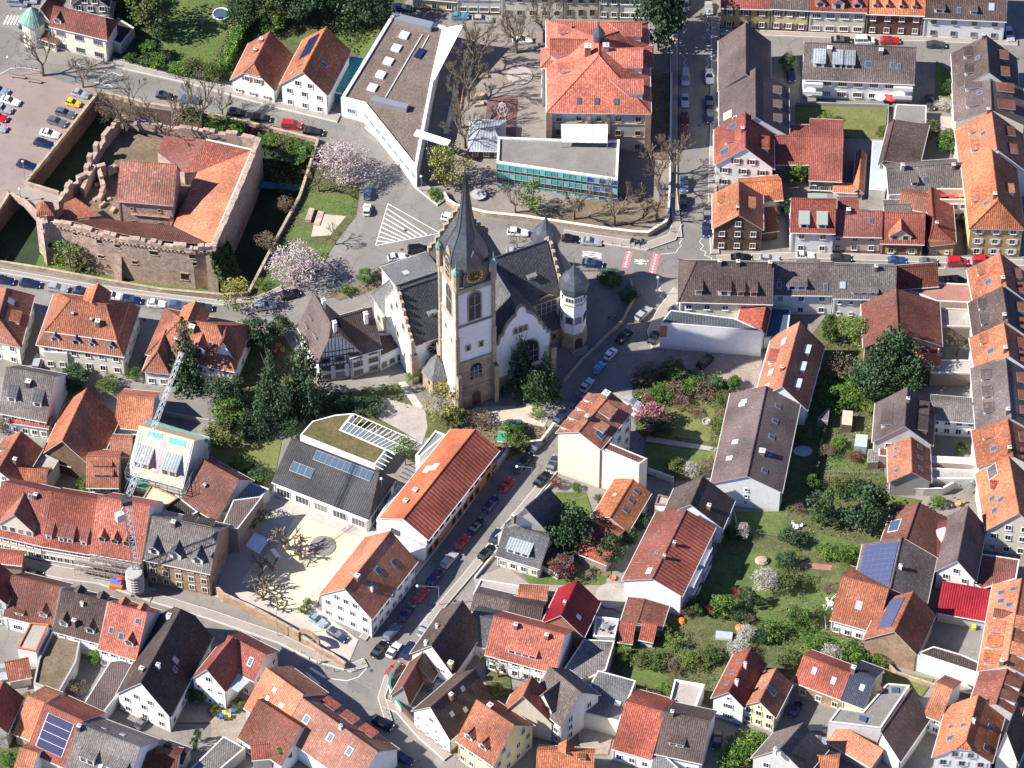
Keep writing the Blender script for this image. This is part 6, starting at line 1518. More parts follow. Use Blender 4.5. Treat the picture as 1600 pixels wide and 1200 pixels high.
rbox(g9.roof,(640,893),5.6,1.5,1.3,.4,'steel',-20,'skylight','glass_blue');rbox(g9.roof,(833,722),5.6,1.5,1.3,.3,'steel',0,'skylight','glass_blue');rbox(g9.roof,(735,730),5.6,1.0,1.2,1.3,'brick_dark',0,'chimney')
g10=G(('barn','dark ribbed barn roof falling away behind the gravel roofed workshop','barn'),(735,1010),(858,1130),(750,962),(928,712),5.0,t=.1,roof='t_brown',wall='white_dirty',n='0',r='0',gw=0)
g11=S(('lean_to','orange tiled lean to in front of the gravel roofed workshop','building'),(440,1020),(690,1167),(600,980),3.0,20,t=.1,roof='t_salmon',wall='brownish',r='0',n='0',gw=0)
g12=G(('gabled_house','weathered brown house at the bottom edge beside the parked van','house'),(-10,1115),(300,1205),(145,1062),(278,918),6.0,roof='t_brown_grey',wall='white_dirty',n='2',r='2',gw=0)
chim(g12,'l',.05,.9,.6,1.2,'white');
S(('outbuilding','two small orange gables at the bottom edge under the weathered brown house','building'),(250,1200),(480,1230),(440,1115),4.0,40,roof='t_orange',wall='white',r='0',n='0',gw=0)
#  lower middle
tile(2,3)
h1=G(('gabled_house','slim white house with dark red brown roof beside the lemon coloured house','house'),(1200,755),(1376,808),(1300,722),(1420,470),6.4,roof='t_red_old',wall='white',n='1',r='3',l='3',gw=1,rows=2,style='wide')
skyl(h1,'l',.75,.6,.7,1.2);skyl(h1,'l',.5,.55,.7,1.2);skyl(h1,'l',.25,.55,.8,1.2);chim(h1,'r',.6,.8,.5,1.6,'white');chim(h1,'r',.2,.8,.6,1.4,'white')
h2=G(('gabled_house','lemon yellow house with orange roof and glass block wall','house'),(1380,800),(1562,865),(1472,778),(1570,592),5.6,roof='t_orange',wall='lemon',n='3',r='3',gw=1,rows=2,l='0')
skyl(h2,'r',.45,.7,1.0,2.2,'glass_blue','steel');skyl(h2,'l',.6,.5,.8,1.2,'steel')
h3=G(('workshop','steep shiny crimson metal roofed workshop with exposed brick gable','building'),(190,308),(420,388),(290,266),(388,68),5.4,t=.45,roof='t_crimson',wall='brick',n='0',r='0',l='0',gw=0)
skyl(h3,'r',.3,.4,.7,1.0,'glass_pale');chim(h3,'l',.3,.9,.5,.9,'steel')
full()
h4=S(('apartment_house','long salmon roofed house with broad shed dormer and white front','house'),(760,1019),(867,1048),(832,979),5.8,43,roof='t_coral',wall='white',r='6',n='0',rows=2,gw=0,style='plain')
dorm(h4,'r',.5,.15,5.6,1.2,'shed',None,'white',nw=4);chim(h4,'r',.32,.85,.7,1.1,'brick');chim(h4,'r',.78,.8,.7,1.1,'brick')
tile(2,3)
h5=S(('gabled_house','brown roofed house with pointed cross gable and pale side wall','house'),(118,770),(292,915),(280,625),7.6,47,roof='t_brown_grey',wall='white_dirty',r='3',n='0',l='0',f='2',rows=3,gw=0)
dorm(h5,'r',.4,.02,4.2,1.6,'gable',None,'cream',nw=2,gr=3.0)
flat(('outbuilding','low shaded grey roofed building between two salmon and slate roofs','building'),[(425,415),(612,425),(560,600),(430,662),(300,605)],4.2,'concrete','t_grey',par=.1)
h6=flat(('garage','building with blue grey felt roof and cream wall on the inner courtyard','garage'),[(375,842),(642,908),(738,662),(512,600)],5.0,'cream_pale','t_slate_pale',par=.12)
rbox(h6.roof,(628,800),5.0,1.2,1.0,.35,'white_paint',-20,'skylight')
h7=S(('cottage','cottage with even red tiled roof next to the brown dormered roof','house'),(600,1052),(832,1118),(780,815),4.4,36,roof='t_red',wall='white',r='3',n='0',rows=1,gw=0,og=.05)
h8=S(('cottage','cottage with brown tiled roof, shed dormer and white gable end','house'),(852,1080),(1125,1138),(1020,870),5.0,38,roof='t_brown',wall='white',r='2',n='0',f='0',rows=1,gw=0)
dorm(h8,'r',.42,.22,2.8,1.1,'shed',None,'white',nw=2);chim(h8,'r',.2,.95)
h9=flat(('roof_terrace_house','small white building with cluttered roof terrace of tables and grills','building'),[(930,815),(1090,845),(1146,695),(968,665)],3.8,'white_dirty','terrace',par=.7,cop='white')
flat(h9.h,[(885,845),(1140,885),(1135,850),(895,812)],4.2,'brownish','t_brown',par=.05)
S(('garden_shed','small shed with red tiles at the left of two behind the white gable block','shed'),(637,418),(712,428),(680,308),2.6,28,t=.1,roof='t_red',wall='white',r='0',n='0',gw=0)
S(('garden_shed','small shed with red tiles at the right of two behind the white gable block','shed'),(764,405),(836,420),(812,318),2.6,28,t=.1,roof='t_red',wall='white',r='0',n='0',gw=0)
G(('carport','low carport with dark ribbed and grey roofs beneath the white gable','carport'),(660,300),(880,350),(750,310),(790,180),2.9,t=.4,roof='t_rust',wall='concrete',n='0',r='0',gw=0)
flat(('roof_terrace_house','pale flat terrace between the crimson roof and the red tiled sheds','terrace'),[(480,405),(612,412),(636,300),(500,285)],3.4,'white_dirty','terrace',par=.5,cop='white_paint')
h10=S(('gabled_house','orange roofed house with small ridge dormers cut by the bottom edge','house'),(150,1215),(475,1235),(310,1085),6.0,42,roof='t_orange',wall='cream',r='0',n='0',gw=0)
dorm(h10,'l',.5,.4,2.6,1.5,'gable');dorm(h10,'r',.8,.7,1.2,.8,'shed','t_rust')
full()
flat(('outbuilding','small grey slate roofed annex at the bottom edge beside the brown cottage','building'),[(1012,1215),(1060,1200),(1022,1165)],4.0,'white','t_slate_pale',par=.1)
tile(2,2)
i1=G(('apartment_house','tall house with blank cream fire wall and orange and dark brown roof','house'),(275,325),(523,412),(420,318),(588,95),13.0,t=.5,roof='t_orange_old',wall='cream_pale',n='0',r='4',l='4',gw=0,rows=4)
chim(i1,'l',.35,.92,.7,1.3);chim(i1,'l',.97,.9,1.3,1.2);skyl(i1,'r',.2,.3,1.6,2.0,'glass_blue');dorm(i1,'r',.62,.35,2.6,1.2,'shed',None,'brownish');dorm(i1,'r',.3,.2,2.0,1.0,'shed',None,'brownish')
for a in(.15,.4,.65,.88):dorm(i1,'l',a,.02,1.6,1.0,'shed')
flat(i1.h,[(527,420),(757,516),(806,483),(700,440),(560,380)],12.2,'cream_pale','t_rust',par=.1)
rm=MB();
i2=G(('garden_house','small house with orange left slope and dark red right slope behind the fire wall','house'),(488,822),(682,908),(588,826),(720,604),4.8,roof='t_orange',wall='rubble',n='0',r='2',gw=0,rows=1)
for a in(.35,.6,.85):skyl(i2,'r',a,.55,.8,1.3)
skyl(i2,'l',.55,.5,.8,.9,'steel')
i3=G(('house_with_terrace','dark mauve roofed house with white gable and small roof terrace','house'),(905,815),(1247,885),(1067,748),(1132,592),5.6,t=.45,roof='t_brown',wall='white',n='0',r='2',l='0',gw=0)
flat(i3.h,[(850,760),(985,772),(1010,735),(870,700)],3.8,'white','terrace',par=.4,cop='brick');chim(i3,'r',.2,.5,.7,1.1)
tile(2,3)
i4=G(('apartment_block','broad house with matt red roof, ribbed right slope and white gable','house'),(668,58),(1005,145),(850,48),(1035,-351),7.2,roof='t_red_old',roof2='t_rib',wall='white',n='0',r='4',l='4',gw=0)
chim(i4,'r',.5,.85,.5,1.0,'steel');chim(i4,'r',.28,.95,.5,1.0,'steel');skyl(i4,'l',.12,.75,1.4,1.0,'glass_pale','trim_white');skyl(i4,'l',.4,.7,.6,.6)
for a in(.3,.62):
 p=i4.NR.lerp(i4.FR,a);mb=MB()
 for z in(.8,3.6,6.0):mb.box(p+ZV*(z-.1)+i4.rt*.8,4.5,1.6,.16,0,math.atan2(i4.u.y,i4.u.x));mb.box(p+ZV*z+i4.rt*1.6,4.5,.08,.9,0,math.atan2(i4.u.y,i4.u.x))
 mb.build('balcony',['trim_white'],i4.h)
full()
i5=G(('gabled_house','slate grey house with steep dark right slope beside the round conifer','house'),(778,834),(865,836),(832,792),(856,763),5.2,roof='t_slate',wall='cream_pale',n='0',r='2',gw=0,l='0')
i5b=S(i5.h,(777,865),(843,885),(803,822),4.0,36,roof='t_slate',wall='cream_pale',r='4',n='1',rows=1,gw=0)
dorm(i5b,'r',.45,.15,4.6,1.3,'shed','t_metal','white',nw=3,ws=.2);chim(i5,'l',.3,.6,.7,1.2)
tile(2,2)
S(('outbuilding','low red roofed annex hidden between the dark round tree and the small yew','building'),(400,1035),(560,1100),(520,880),3.2,32,roof='t_red',wall='brownish',r='0',n='0',gw=0)
S(('outbuilding','low brown roofed annex of the slate grey house with a white wall','building'),(165,1090),(270,1150),(240,1030),3.0,22,roof='t_brown',wall='white',r='0',n='0',gw=0)
#  the corner at the bottom middle
tile(1,3)
j1=G(('gabled_house','white gabled house with orange left slope and dark right slope beside the sand court','house'),(390,142),(685,280),(530,108),(797,-226),6.8,roof='t_orange',wall='white',n='4',r='7',l='0',gw=3,rows=2,style='plain',f='0')
chim(j1,'r',.2,.9,.9,1.2,'brick');chim(j1,'r',.25,.4,.4,1.0,'white')
for a,b in((.5,.6),(.28,.45),(.75,.4)):skyl(j1,'r',a,b,1.0,1.4)
j2=G(('gabled_house','white gabled house with brown roof and dark lettering above its red gate','house'),(930,490),(1168,612),(1050,446),(1226,190),4.8,roof='t_brown',wall='white',n='0',r='0',l='2',gw=1,rows=1)
chim(j2,'l',.05,.6,.6,1.0,'white');chim(j2,'l',.45,.55,.5,1.0,'trim');chim(j2,'r',.05,.15,.9,1.2,'wood')
j3=G(('gabled_house','narrow white gabled house with dark roof and small square windows at the street fork','house'),(940,835),(1152,997),(1046,812),(1297,595),5.6,roof='t_brown',wall='white',n='4',r='0',l='0',gw=1,rows=2,style='small',base='brick')
chim(j3,'r',.38,.8,.7,1.4,'brick');skyl(j3,'r',.25,.45,.7,.9,'steel');skyl(j3,'r',.5,.3,.7,.9,'steel');skyl(j3,'r',.65,.8,.7,.9,'steel')
j4=S(('apartment_house','yellow plastered house with ribbed orange roof and twin gable dormers','house'),(1203,1005),(1415,1150),(1425,852),7.0,47,roof='t_orange_old',wall='yellow',r='4',n='0',f='4',rows=2,gw=0,oh=.5)
for a in(.22,.62):dorm(j4,'r',a,.12,1.9,1.3,'gable',None,'white')
wallwins(j4.h,j4.FR,j4.FL,7.1,9.8,2,1,'plain',bottom=.4);chim(j4,'l',.3,.9,.9,1.0,'brick_dark')
k1=G(('rear_house','orange and dark red roof wedged behind the yellow plastered house','house'),(1480,840),(1760,905),(1590,745),(1640,640),6.4,t=.4,roof='t_orange_old',wall='cream',n='0',r='0',l='0',gw=0)
j6=S(('rear_house','slate grey roofed link between the lettered gable and the salmon roof','house'),(1250,425),(1388,458),(1310,272),4.0,32,roof='t_slate',wall='white',r='0',n='0',gw=0)
j7=S(('rear_house','low brown tiled roof behind a curved rubble edge near the street','house'),(1285,235),(1600,308),(1420,165),3.4,30,roof='t_brown_grey',wall='grey_wall',r='0',n='0',gw=0)
flat(('roof_terrace_house','rust stained flat roof terrace above the low brown tiled roof','building'),[(1290,150),(1600,180),(1600,105),(1335,62)],2.6,'concrete','terrace',par=.4,cop='trim')
tile(2,3)
S(('rear_house','small brown tiled roof left of the crimson workshop','house'),(-20,290),(160,320),(80,205),4.2,34,roof='t_brown',wall='white_dirty',r='0',n='0',gw=0)
S(('rear_house','patchwork of grey and orange tiles tucked left of the crimson workshop','house'),(40,205),(200,215),(120,130),3.4,26,roof='t_orange_old',wall='brick',r='0',n='0',gw=0)
tile(1,3)
l1=G(('gateway_building','low curved brown roofed courtyard wing behind the green topped wall','building'),(808,742),(905,762),(872,690),(990,498),3.2,t=.75,roof='t_rust',wall='grey_wall',n='0',r='0',gw=0)
l2=G(('shed','short dark roofed shed inside the courtyard behind the curved wall','shed'),(900,600),(1040,650),(975,560),(1010,490),3.0,roof='t_brown',wall='brick',n='0',r='0',gw=0)
wallline('courtyard_wall','low curved wall with green coping strip at the street corner','wall',[(850,585),(800,660),(795,715),(825,790),(868,855)],1.8,.3,'white','green_paint')
wallline('courtyard_fence','dark red boarded fence between the two white gables','fence',[(872,850),(948,930)],1.8,.12,'brick_dark')
m1=S(('long_house','long house with bright orange roof running down to the bottom edge','house'),(150,958),(600,1284),(460,897),5.8,42,roof='t_orange_old',wall='white',r='0',n='0',l='0',gw=0,oh=.5)
for a,b in((.18,.62),(.5,.6),(.75,.6)):skyl(m1,'r',a,b,1.1,1.5)
chim(m1,'r',.55,.95,.6,.8,'white')
for a in(.2,.45,.7):dorm(m1,'l',a,.1,3.0,1.5,'shed','t_red_old','brownish')
m2=S(('long_house','old pinkish brown tiled roof adjoining the bright orange long house','house'),(-60,812),(150,965),(170,665),5.8,42,roof='t_salmon',wall='white',r='0',n='0',gw=0)
for a,b in((.35,.45),(.4,.7),(.7,.5)):skyl(m2,'r',a,b,.6,.7,'trim_white')
m3=S(('rear_house','small ribbed red roof around a tiny roof garden at the bottom','house'),(-20,1120),(205,1100),(70,1035),4.4,30,roof='t_red',wall='cream',r='0',n='0',gw=0)
full()
S(('rear_house','dark roofed low house with timber framed end by the lower courtyard','house'),(375,1150),(440,1192),(430,1110),4.4,40,roof='t_rust',wall='white',r='2',n='1',rows=1,gw=0)
#  lower left
tile(0,3)
n1=G(('gabled_house','large white gabled house with long dark brown roof in the lower left','house'),(705,727),(1005,862),(830,667),(1074,236),5.8,roof='t_dark',wall='white',n='3',r='5',l='0',gw=2,rows=2,hf=1.5,hzf=.6,style='plain')
chim(n1,'l',.12,.75,.8,1.4,'brick');skyl(n1,'r',.5,.5,.9,1.4,'glass_pale');skyl(n1,'r',.42,.4,.8,1.0);chim(n1,'r',.3,.8,.7,.8,'white');chim(n1,'l',.85,.6,.8,.8,'white')
flat(n1.h,[(500,792),(600,872),(712,728),(815,525),(655,545)],3.4,'white','t_mauve',par=.05)
n2=G(('gabled_house','white house with red roof and glass covered balcony by the street bend','house'),(1150,640),(1335,706),(1245,588),(1382,405),7.0,roof='t_red',wall='white',n='3',r='0',l='0',gw=1,rows=2,style='small')
n2b=S(n2.h,(1300,538),(1512,648),(1486,458),7.0,40,roof='t_red',wall='pink',r='2',n='0',f='3',rows=2,gw=0)
skyl(n2b,'r',.75,.5,.8,1.6);slab3(n2.h,'balcony_canopy',[(1325,672,6.6),(1418,727,6.2),(1497,652,6.4),(1402,598,6.8)],'glass_pale')
tile(0,3)
o1=S(('terraced_house','dark red roofed house with lit right third in the lower left row','house','row of houses in the lower left'),(30,262),(305,330),(200,66),5.0,46,roof='t_rust',wall='white',r='2',n='0',rows=1,gw=0,style='wide')
dorm(o1,'r',.8,.15,1.6,1.4,'gable');dorm(o1,'r',.3,.05,1.6,.9,'shed')
o2=S(('terraced_house','mottled brown roofed house with two pointed dormers in the lower left row','house','row of houses in the lower left'),(320,350),(590,422),(490,150),5.8,48,roof='t_brown',wall='white',r='3',n='0',rows=2,gw=0,og=.05)
dorm(o2,'r',.2,.12,1.7,1.5,'gable',None,'white');dorm(o2,'r',.78,.12,1.7,1.5,'gable',None,'white');chim(o2,'r',.42,.2,.7,1.8,'brick');chim(o2,'r',.5,.75,.5,.8,'white');dorm(o2,'l',.3,.5,2,1.2,'gable');dorm(o2,'l',.8,.5,2,1.2,'gable')
o3=S(('terraced_house','bright red roofed house with one gable dormer at the end of the lower left row','house','row of houses in the lower left'),(588,455),(812,522),(750,224),6.2,47,roof='t_coral',wall='white',r='4',n='0',f='0',rows=2,gw=0,og=.1)
dorm(o3,'r',.75,.2,1.8,1.4,'gable','t_orange','white');skyl(o3,'r',.22,.42,.8,1.1);skyl(o3,'r',.5,.35,1.0,1.3);skyl(o3,'r',.82,.78,.8,1.0);dorm(o3,'l',.25,.5,1.8,1.2,'gable','t_orange');dorm(o3,'l',.75,.5,1.8,1.2,'gable','t_orange')
o4=G(('gabled_house','cream house with red roof at the left edge below the shop street','house'),(-200,170),(32,192),(-80,90),(-40,-60),8.0,roof='t_red',wall='cream_pale',n='2',r='2',gw=0)
tile(0,2)
S(('house','shop street house with red roof strip at the left edge','house'),(-60,1085),(125,1105),(40,1052),4,30,w=1.5,roof='t_red',wall='brownish',r='0',n='0',gw=0)
tile(0,3)
p1=flat(('roof_terrace_house','white building with gravel roof terrace and orange edging in the lower left','building'),[(105,470),(215,492),(290,330),(180,322)],5.0,'white','terrace',par=.4,pw=.3,cop='terracotta')
p2=flat(('garage_court','long low garage block with dark planted roof and clutter','garage'),[(200,685),(350,745),(455,560),(480,430),(330,342),(230,540)],3.2,'white_dirty','dirt',par=.6,pw=.35,cop='concrete')
S(('shed','small orange roofed shed beside the dark garage roof','shed'),(55,652),(180,628),(165,525),3.4,30,t=.15,roof='t_orange_old',wall='cream',r='0',n='0',gw=0)
q1=G(('gabled_house','red tiled house with shaded right wall at the lower left edge','house'),(-180,935),(34,955),(-60,870),(20,668),6.2,t=.55,roof='t_red',wall='grey_wall',n='0',r='0',gw=0)
q2=S(('house_with_solar','red roofed house with large dark blue solar array in the lower left corner','house'),(170,1067),(386,1165),(400,858),4.8,40,roof='t_red',wall='cream',r='0',n='0',gw=0)
panels(q2,'r',.14,.86,.12,.86,1,4,'pv')
S(('rear_house','small orange roofed extension left of the solar array','house'),(90,965),(180,1000),(250,785),4.2,35,roof='t_orange',wall='brownish',r='0',n='0',gw=0)
q3=S(('apartment_house','grey tiled house with two large shed dormers at the bottom edge','house'),(385,1195),(740,1330),(680,1000),6.0,42,roof='t_grey',wall='white',r='0',n='0',gw=0)
dorm(q3,'r',.3,.3,3.0,1.8,'shed',None,'white');dorm(q3,'r',.78,.3,3.6,1.8,'shed',None,'white');skyl(q3,'r',.52,.35,.6,.9,'glass_pale');skyl(q3,'l',.3,.6,.8,1.0);skyl(q3,'l',.6,.6,.9,1.0,'glass_pale');chim(q3,'r',.03,.9,.7,1.3,'steel_dark')
S(('rear_house','ribbed dark red roof with white chimneys at the bottom edge','house'),(820,1240),(1035,1265),(950,1100),4.4,36,roof='t_rust',wall='white',r='0',n='0',gw=0)
S(('outbuilding','tiny brown roofed building with cream end wall beside the ribbed red roof','building'),(960,1100),(1085,1145),(1000,1050),3.6,30,roof='t_brown',wall='cream',r='0',n='0',gw=0)
flat(('garage','grey tiled slanting garage roof at the bottom edge left of the long orange roof','garage'),[(1120,1200),(1300,1200),(1460,1062),(1330,992)],3.2,'grey_wall','t_grey',par=.1)
S(('house','orange tiled edge of a roof with white conservatory at the bottom left','house'),(90,1180),(180,1210),(150,1070),4.6,38,roof='t_orange',wall='white',r='0',n='0',gw=0)
#  left: shop street row
tile(0,2)
r1=S(('shop_house','cream shop house with red roof and one large orange gable at the left','house','shop street row'),(-40,918),(245,985),(150,652),5.9,46,roof='t_red',wall='cream',r='6',n='0',rows=2,gw=0)
dorm(r1,'r',.48,.08,7.0,2.0,'gable','t_orange_old','cream',nw=4,gr=4.0);chim(r1,'r',.72,.85,.7,1.0,'steel_dark');skyl(r1,'r',.6,.85,.6,.8)
r2=S(('shop_house','cream shop house with four long narrow dormers in the shop street row','house','shop street row'),(245,985),(535,1035),(430,702),5.9,46,roof='t_red',wall='cream_pale',r='7',n='0',rows=2,gw=0,og=.05)
for a in(.14,.40,.58,.86):dorm(r2,'r',a,.1,1.2,1.7,'shed','t_red_old','white',ws=.35)
r3=S(('scaffolded_house','white house with clean red roof and three tiny dormers behind scaffolding','house','shop street row'),(537,1030),(842,1085),(730,733),6.6,46,roof='t_coral',wall='white',r='5',n='0',rows=2,gw=0,og=.05)
for a in(.2,.45,.68):dorm(r3,'r',a,.2,1.3,1.4,'gable','t_orange','wood_grey')
r4=S(('shop_house','brown brick shop house with dark slate roof and three metal dormers','house','shop street row'),(865,1070),(1247,1152),(1050,858),8.0,42,roof='t_grey',wall='brick_tan',r='5',n='0',f='0',rows=3,gw=0,sill='sandstone')
for a in(.12,.46,.80):dorm(r4,'r',a,.12,2.2,1.6,'gable','t_metal_dark','white')
chim(r4,'r',.33,.9,.8,1.2);dorm(r4,'l',.5,.4,2.4,1.6,'shed','t_dark');dorm(r4,'l',.75,.4,2.8,1.6,'shed','t_dark')
flat(r4.h,[(1320,882),(1413,905),(1565,705),(1388,728)],7.4,'brownish','t_mauve',par=.05)
s_1=S(('rear_house','red tiled roof with ribbed tiles and low windows above the shop row','house'),(690,282),(890,302),(820,114),4.8,38,roof='t_salmon',wall='white',r='5',n='0',rows=1,gw=0)
s_2=G(('barn','tall barn with huge dark red roof and bright orange left slope','barn'),(262,438),(562,537),(378,366),(512,73),5.4,t=.42,roof='t_orange_old',wall='timber_clad',n='0',r='0',l='0',gw=0,og=.5)
s_3=G(('gabled_house','orange roofed house with timber framed gable at the left edge','house'),(-110,585),(108,640),(12,546),(123,324),6.0,roof='t_orange_old',wall='white',n='4',r='0',gw=2,rows=2,style='small')
chim(s_3,'r',.35,.55,.7,1.3);dorm(s_3,'l',.3,.3,2.2,1.0,'shed');dorm(s_3,'l',.7,.3,2.2,1.0,'shed')
s_4=S(('apartment_house','grey tiled house with two solar topped dormers near the left edge','house'),(0,195),(272,248),(200,-30),6.2,45,roof='t_grey',wall='white',r='5',n='0',f='0',rows=2,gw=0,style='plain')
dorm(s_4,'r',.22,.25,1.7,1.6,'shed','t_metal_dark','white',ws=.35);dorm(s_4,'r',.78,.25,1.7,1.6,'shed','t_metal_dark','white',ws=.35);chim(s_4,'r',.52,.7,1.0,1.2,'steel_dark')
S(s_4.h,(60,255),(285,290),(200,225),4.2,25,w=1.3,roof='t_red',wall='white',r='4',n='0',rows=1,gw=0,z0=-.2,name='lower_roof')
flat(('roof_terrace_house','roof terrace with piled rubble and white tubs between barn and shop row','building'),[(145,560),(262,642),(350,502),(212,438)],4.4,'concrete','terrace',par=.5,cop='concrete')
S(('outbuilding','small dark ribbed roof leaning against the tall barn','building'),(262,480),(420,515),(330,405),3.6,30,t=.1,roof='t_brown',wall='brownish',r='0',n='0',gw=0)
S(('rear_house','tangle of small orange and dark roofs behind the cream shop house','house'),(110,655),(265,668),(200,545),4.6,42,roof='t_orange_old',wall='white_dirty',r='0',n='0',gw=0)
cn=S(('house_under_construction','house with unfinished wooden roof, two zinc dormers and tarpaulins','house'),(770,553),(1086,640),(1040,345),6.4,44,roof='wood_new',wall='white_dirty',r='0',n='0',f='0',gw=0,trim='foil_white')
for a in(.2,.72):dorm(cn,'r',a,.12,3.2,1.9,'shed','t_metal','wood_new',ws=.4)
for a,b,w_,h_ in((.3,.9,3.2,1.2),(.72,.88,3.6,1.3)):skyl(cn,'r',a,b,w_,h_,'tarp_teal','wood_new')
tiles('underlay_grid',(.62,.64,.68),dark=.08,moss=0,pan=.7,var=.02,contrast=.0)
tiles('underlay_pink',(.70,.45,.52),dark=.5,moss=0,pan=.6,var=.1,contrast=.0)
for a,m in((.04,'underlay_grid'),(.96,'underlay_grid'),(.47,'underlay_pink')):skyl(cn,'r',a,.48,1.0,8.2 if m!='underlay_pink' else 7.4,m,m,'underlay_strip',th=.05)
s_5=S(('rear_house','short orange roof with shed dormers left of the unfinished roof','house'),(520,640),(698,642),(690,468),5.8,38,roof='t_orange_old',wall='cream',r='3',n='0',rows=2,gw=0)
dorm(s_5,'r',.5,.3,4.0,.8,'shed');dorm(s_5,'r',.45,.65,4.0,.6,'shed')
S(('rear_house','upper orange roof strip behind the short orange dormered roof','house'),(660,452),(770,456),(742,364),5.8,36,roof='t_orange_old',wall='cream',r='0',n='0',gw=0)
s_6=S(('workshop','workshop with broad ribbed brown roof right of the unfinished house','building'),(1083,727),(1286,838),(1300,540),4.0,30,t=.35,roof='t_rust',wall='white_dirty',r='0',n='0',gw=0);chim(s_6,'r',.35,.5,.5,.7,'steel')
flat(('garage','garage with blue grey standing seam metal roof by the kindergarten garden','garage'),[(1303,812),(1345,810),(1555,712),(1602,662),(1420,598)],3.8,'white_dirty','t_metal',par=.08)
flat(('shed','low jumble of grey shed roofs behind the slate roofed shop house','shed'),[(985,800),(1090,850),(1180,800),(1050,700),(960,740)],4.0,'grey_wall','t_dark',par=.1)
flat(('roof_terrace_house','wooden decked terrace with orange canopy behind the scaffolded house','building'),[(835,745),(960,790),(1060,720),(900,640)],4.4,'wood','wood_new',par=.3,cop='wood')
tile(0,1)
v1=G(('villa','large orange hipped roof villa cut by the left edge opposite the moat','house'),(-150,885),(113,950),(0,790),(38,612),6.6,hn=3.0,hf=2.5,roof='t_orange_old',wall='cream_pale',n='3',r='4',l='0',rows=2,gw=0,base='sandstone')
skyl(v1,'r',.7,.7,1.4,1.4,'glass_pale');dorm(v1,'r',.45,.2,2.6,1.2,'shed')
def mansard(nm,lb,A,Bp,P,he,hs,ins,roof,wall,pitch,hn,hf,**k):
 """steep tiled skirt above the eaves, flatter hipped roof on top. A, Bp lower front eave ends"""
 a,b=at(A,he),at(Bp,he);a.z=b.z=0;d=(b-a).normalized();back=Vector((-d.y,d.x,0))
 h=None;a2,b2=a+d*ins+back*ins,b-d*ins+back*ins
 tp=math.tan(R(pitch));w_=4.0;X=q(P)
 for _ in range(20):
  p1=proj(a2+back*w_+ZV*(he+hs+w_*tp));p2=proj(b2+back*w_+ZV*(he+hs+w_*tp));yl=p1[1]+(p2[1]-p1[1])*((X[0]-p1[0])/(p2[0]-p1[0]));w_+=(yl-X[1])/(5.5+4.9*tp)*.9
 dep=2*w_
 h=newhouse(nm,lb,'house',[a,b,a+back*(dep+2*ins),b+back*(dep+2*ins)])
 B=mk(h,a2+back*dep,a2,b2,b2+back*dep,he+hs,w_*tp,hn=hn,hf=hf,roof=roof,wall=wall,n='0',r='0',l='0',gw=0,z0=he-.2,trim='trim',oh=.25)
 c=[a,b,b+back*(dep+2*ins),a+back*(dep+2*ins)];t_=[a2,b2,b2+back*dep,a2+back*dep]
 mb=MB();e=.45
 for i in range(4):
  j=(i+1)%4;dd=(c[j]-c[i]).normalized();o=Vector((dd.y,-dd.x,0));dp=(c[i]-c[i-1]).normalized();
  l1_,l2_=c[i]+o*e-dd*e,c[j]+o*e+dd*e
  mb.face([l1_+ZV*(he-.5),l2_+ZV*(he-.5),t_[j]+ZV*(he+hs-.05),t_[i]+ZV*(he+hs-.05)],0);mb.face([l2_+ZV*(he-.5),l1_+ZV*(he-.5),c[i]+ZV*(he-.6),c[j]+ZV*(he-.6)],1)
  mb.tube(l1_+ZV*(he-.45),l2_+ZV*(he-.45),.1,n=5,m=1)
 mb.build('mansard_skirt',[roof,'trim'],h)
 wb=MB();wb.prism(c,-.3,he-.3,0,0);wb.build('wall',[wall],h)
 B.c=c;wallwins(h,c[0],c[1],0,he,k.get('r',5),k.get('rows',2),k.get('style','plain'),shutter=k.get('shutter'));wallwins(h,c[1],c[2],0,he,k.get('f',4),k.get('rows',2));wallwins(h,c[3],c[0],0,he,3,2)
 B.h=h;B2=Body();B2.h=h;B2.roof=B.roof;B2.he=he;B2.rise=hs;B2.NR,B2.FR,B2.NL,B2.FL=c[0],c[1],c[3],c[2];B2.u=d;B2.rt=-back;B2.wr=B2.wl=ins;B2.sr=B2.sl=hs/ins
 return B,B2
v2,v2s=mansard('villa','cream villa with mansard roof, red tiles and four slate capped dormers',(228,935),(728,1004),(500,690),6.8,2.7,1.5,'t_orange_old','cream_pale',40,4.2,3.2,r=6,rows=2)
for a in(.2,.45,.64,.87):dorm(v2s,'r',a,.25,1.7 if a<.5 else 1.2,1.2,'gable','t_metal_dark','white')
chim(v2,'r',.72,.35,.9,1.4);chim(v2,'r',.35,.55,.4,.7,'steel');chim(v2,'r',.62,.45,.4,.7,'steel')
dorm(v2,'l',.6,.1,5.0,2.5,'gable','t_orange','cream_pale')
tile(0,1);wg=flat(v2.h,[(258,1000),(400,1010),(395,960),(250,945)],4.6,'cream_pale','tile_red',par=.6,cop='trim_white',wins=[(0,2,1)])
v3=S(('villa','orange roofed villa of many hips and dormers beside the tall spruce','house'),(885,985),(1385,1085),(1150,805),6.6,40,hn=5.5,hf=5.0,roof='t_orange_old',wall='white',r='6',n='0',f='3',rows=2,gw=0,oh=.6)
G(v3.h,(860,1085),(1000,1098),(930,985),(985,860),5.4,hn=1.5,roof='t_orange_old',wall='white',n='2',r='0',l='2',gw=0,rows=2,oh=.5)
dorm(v3,'r',.58,.2,2.6,1.6,'gable');dorm(v3,'r',.42,.3,1.4,1.0,'gable');chim(v3,'r',.45,.75,1.1,1.2);chim(v3,'r',.3,.35,.5,1.4,'steel');chim(v3,'r',.7,.4,.5,1.4,'brick')
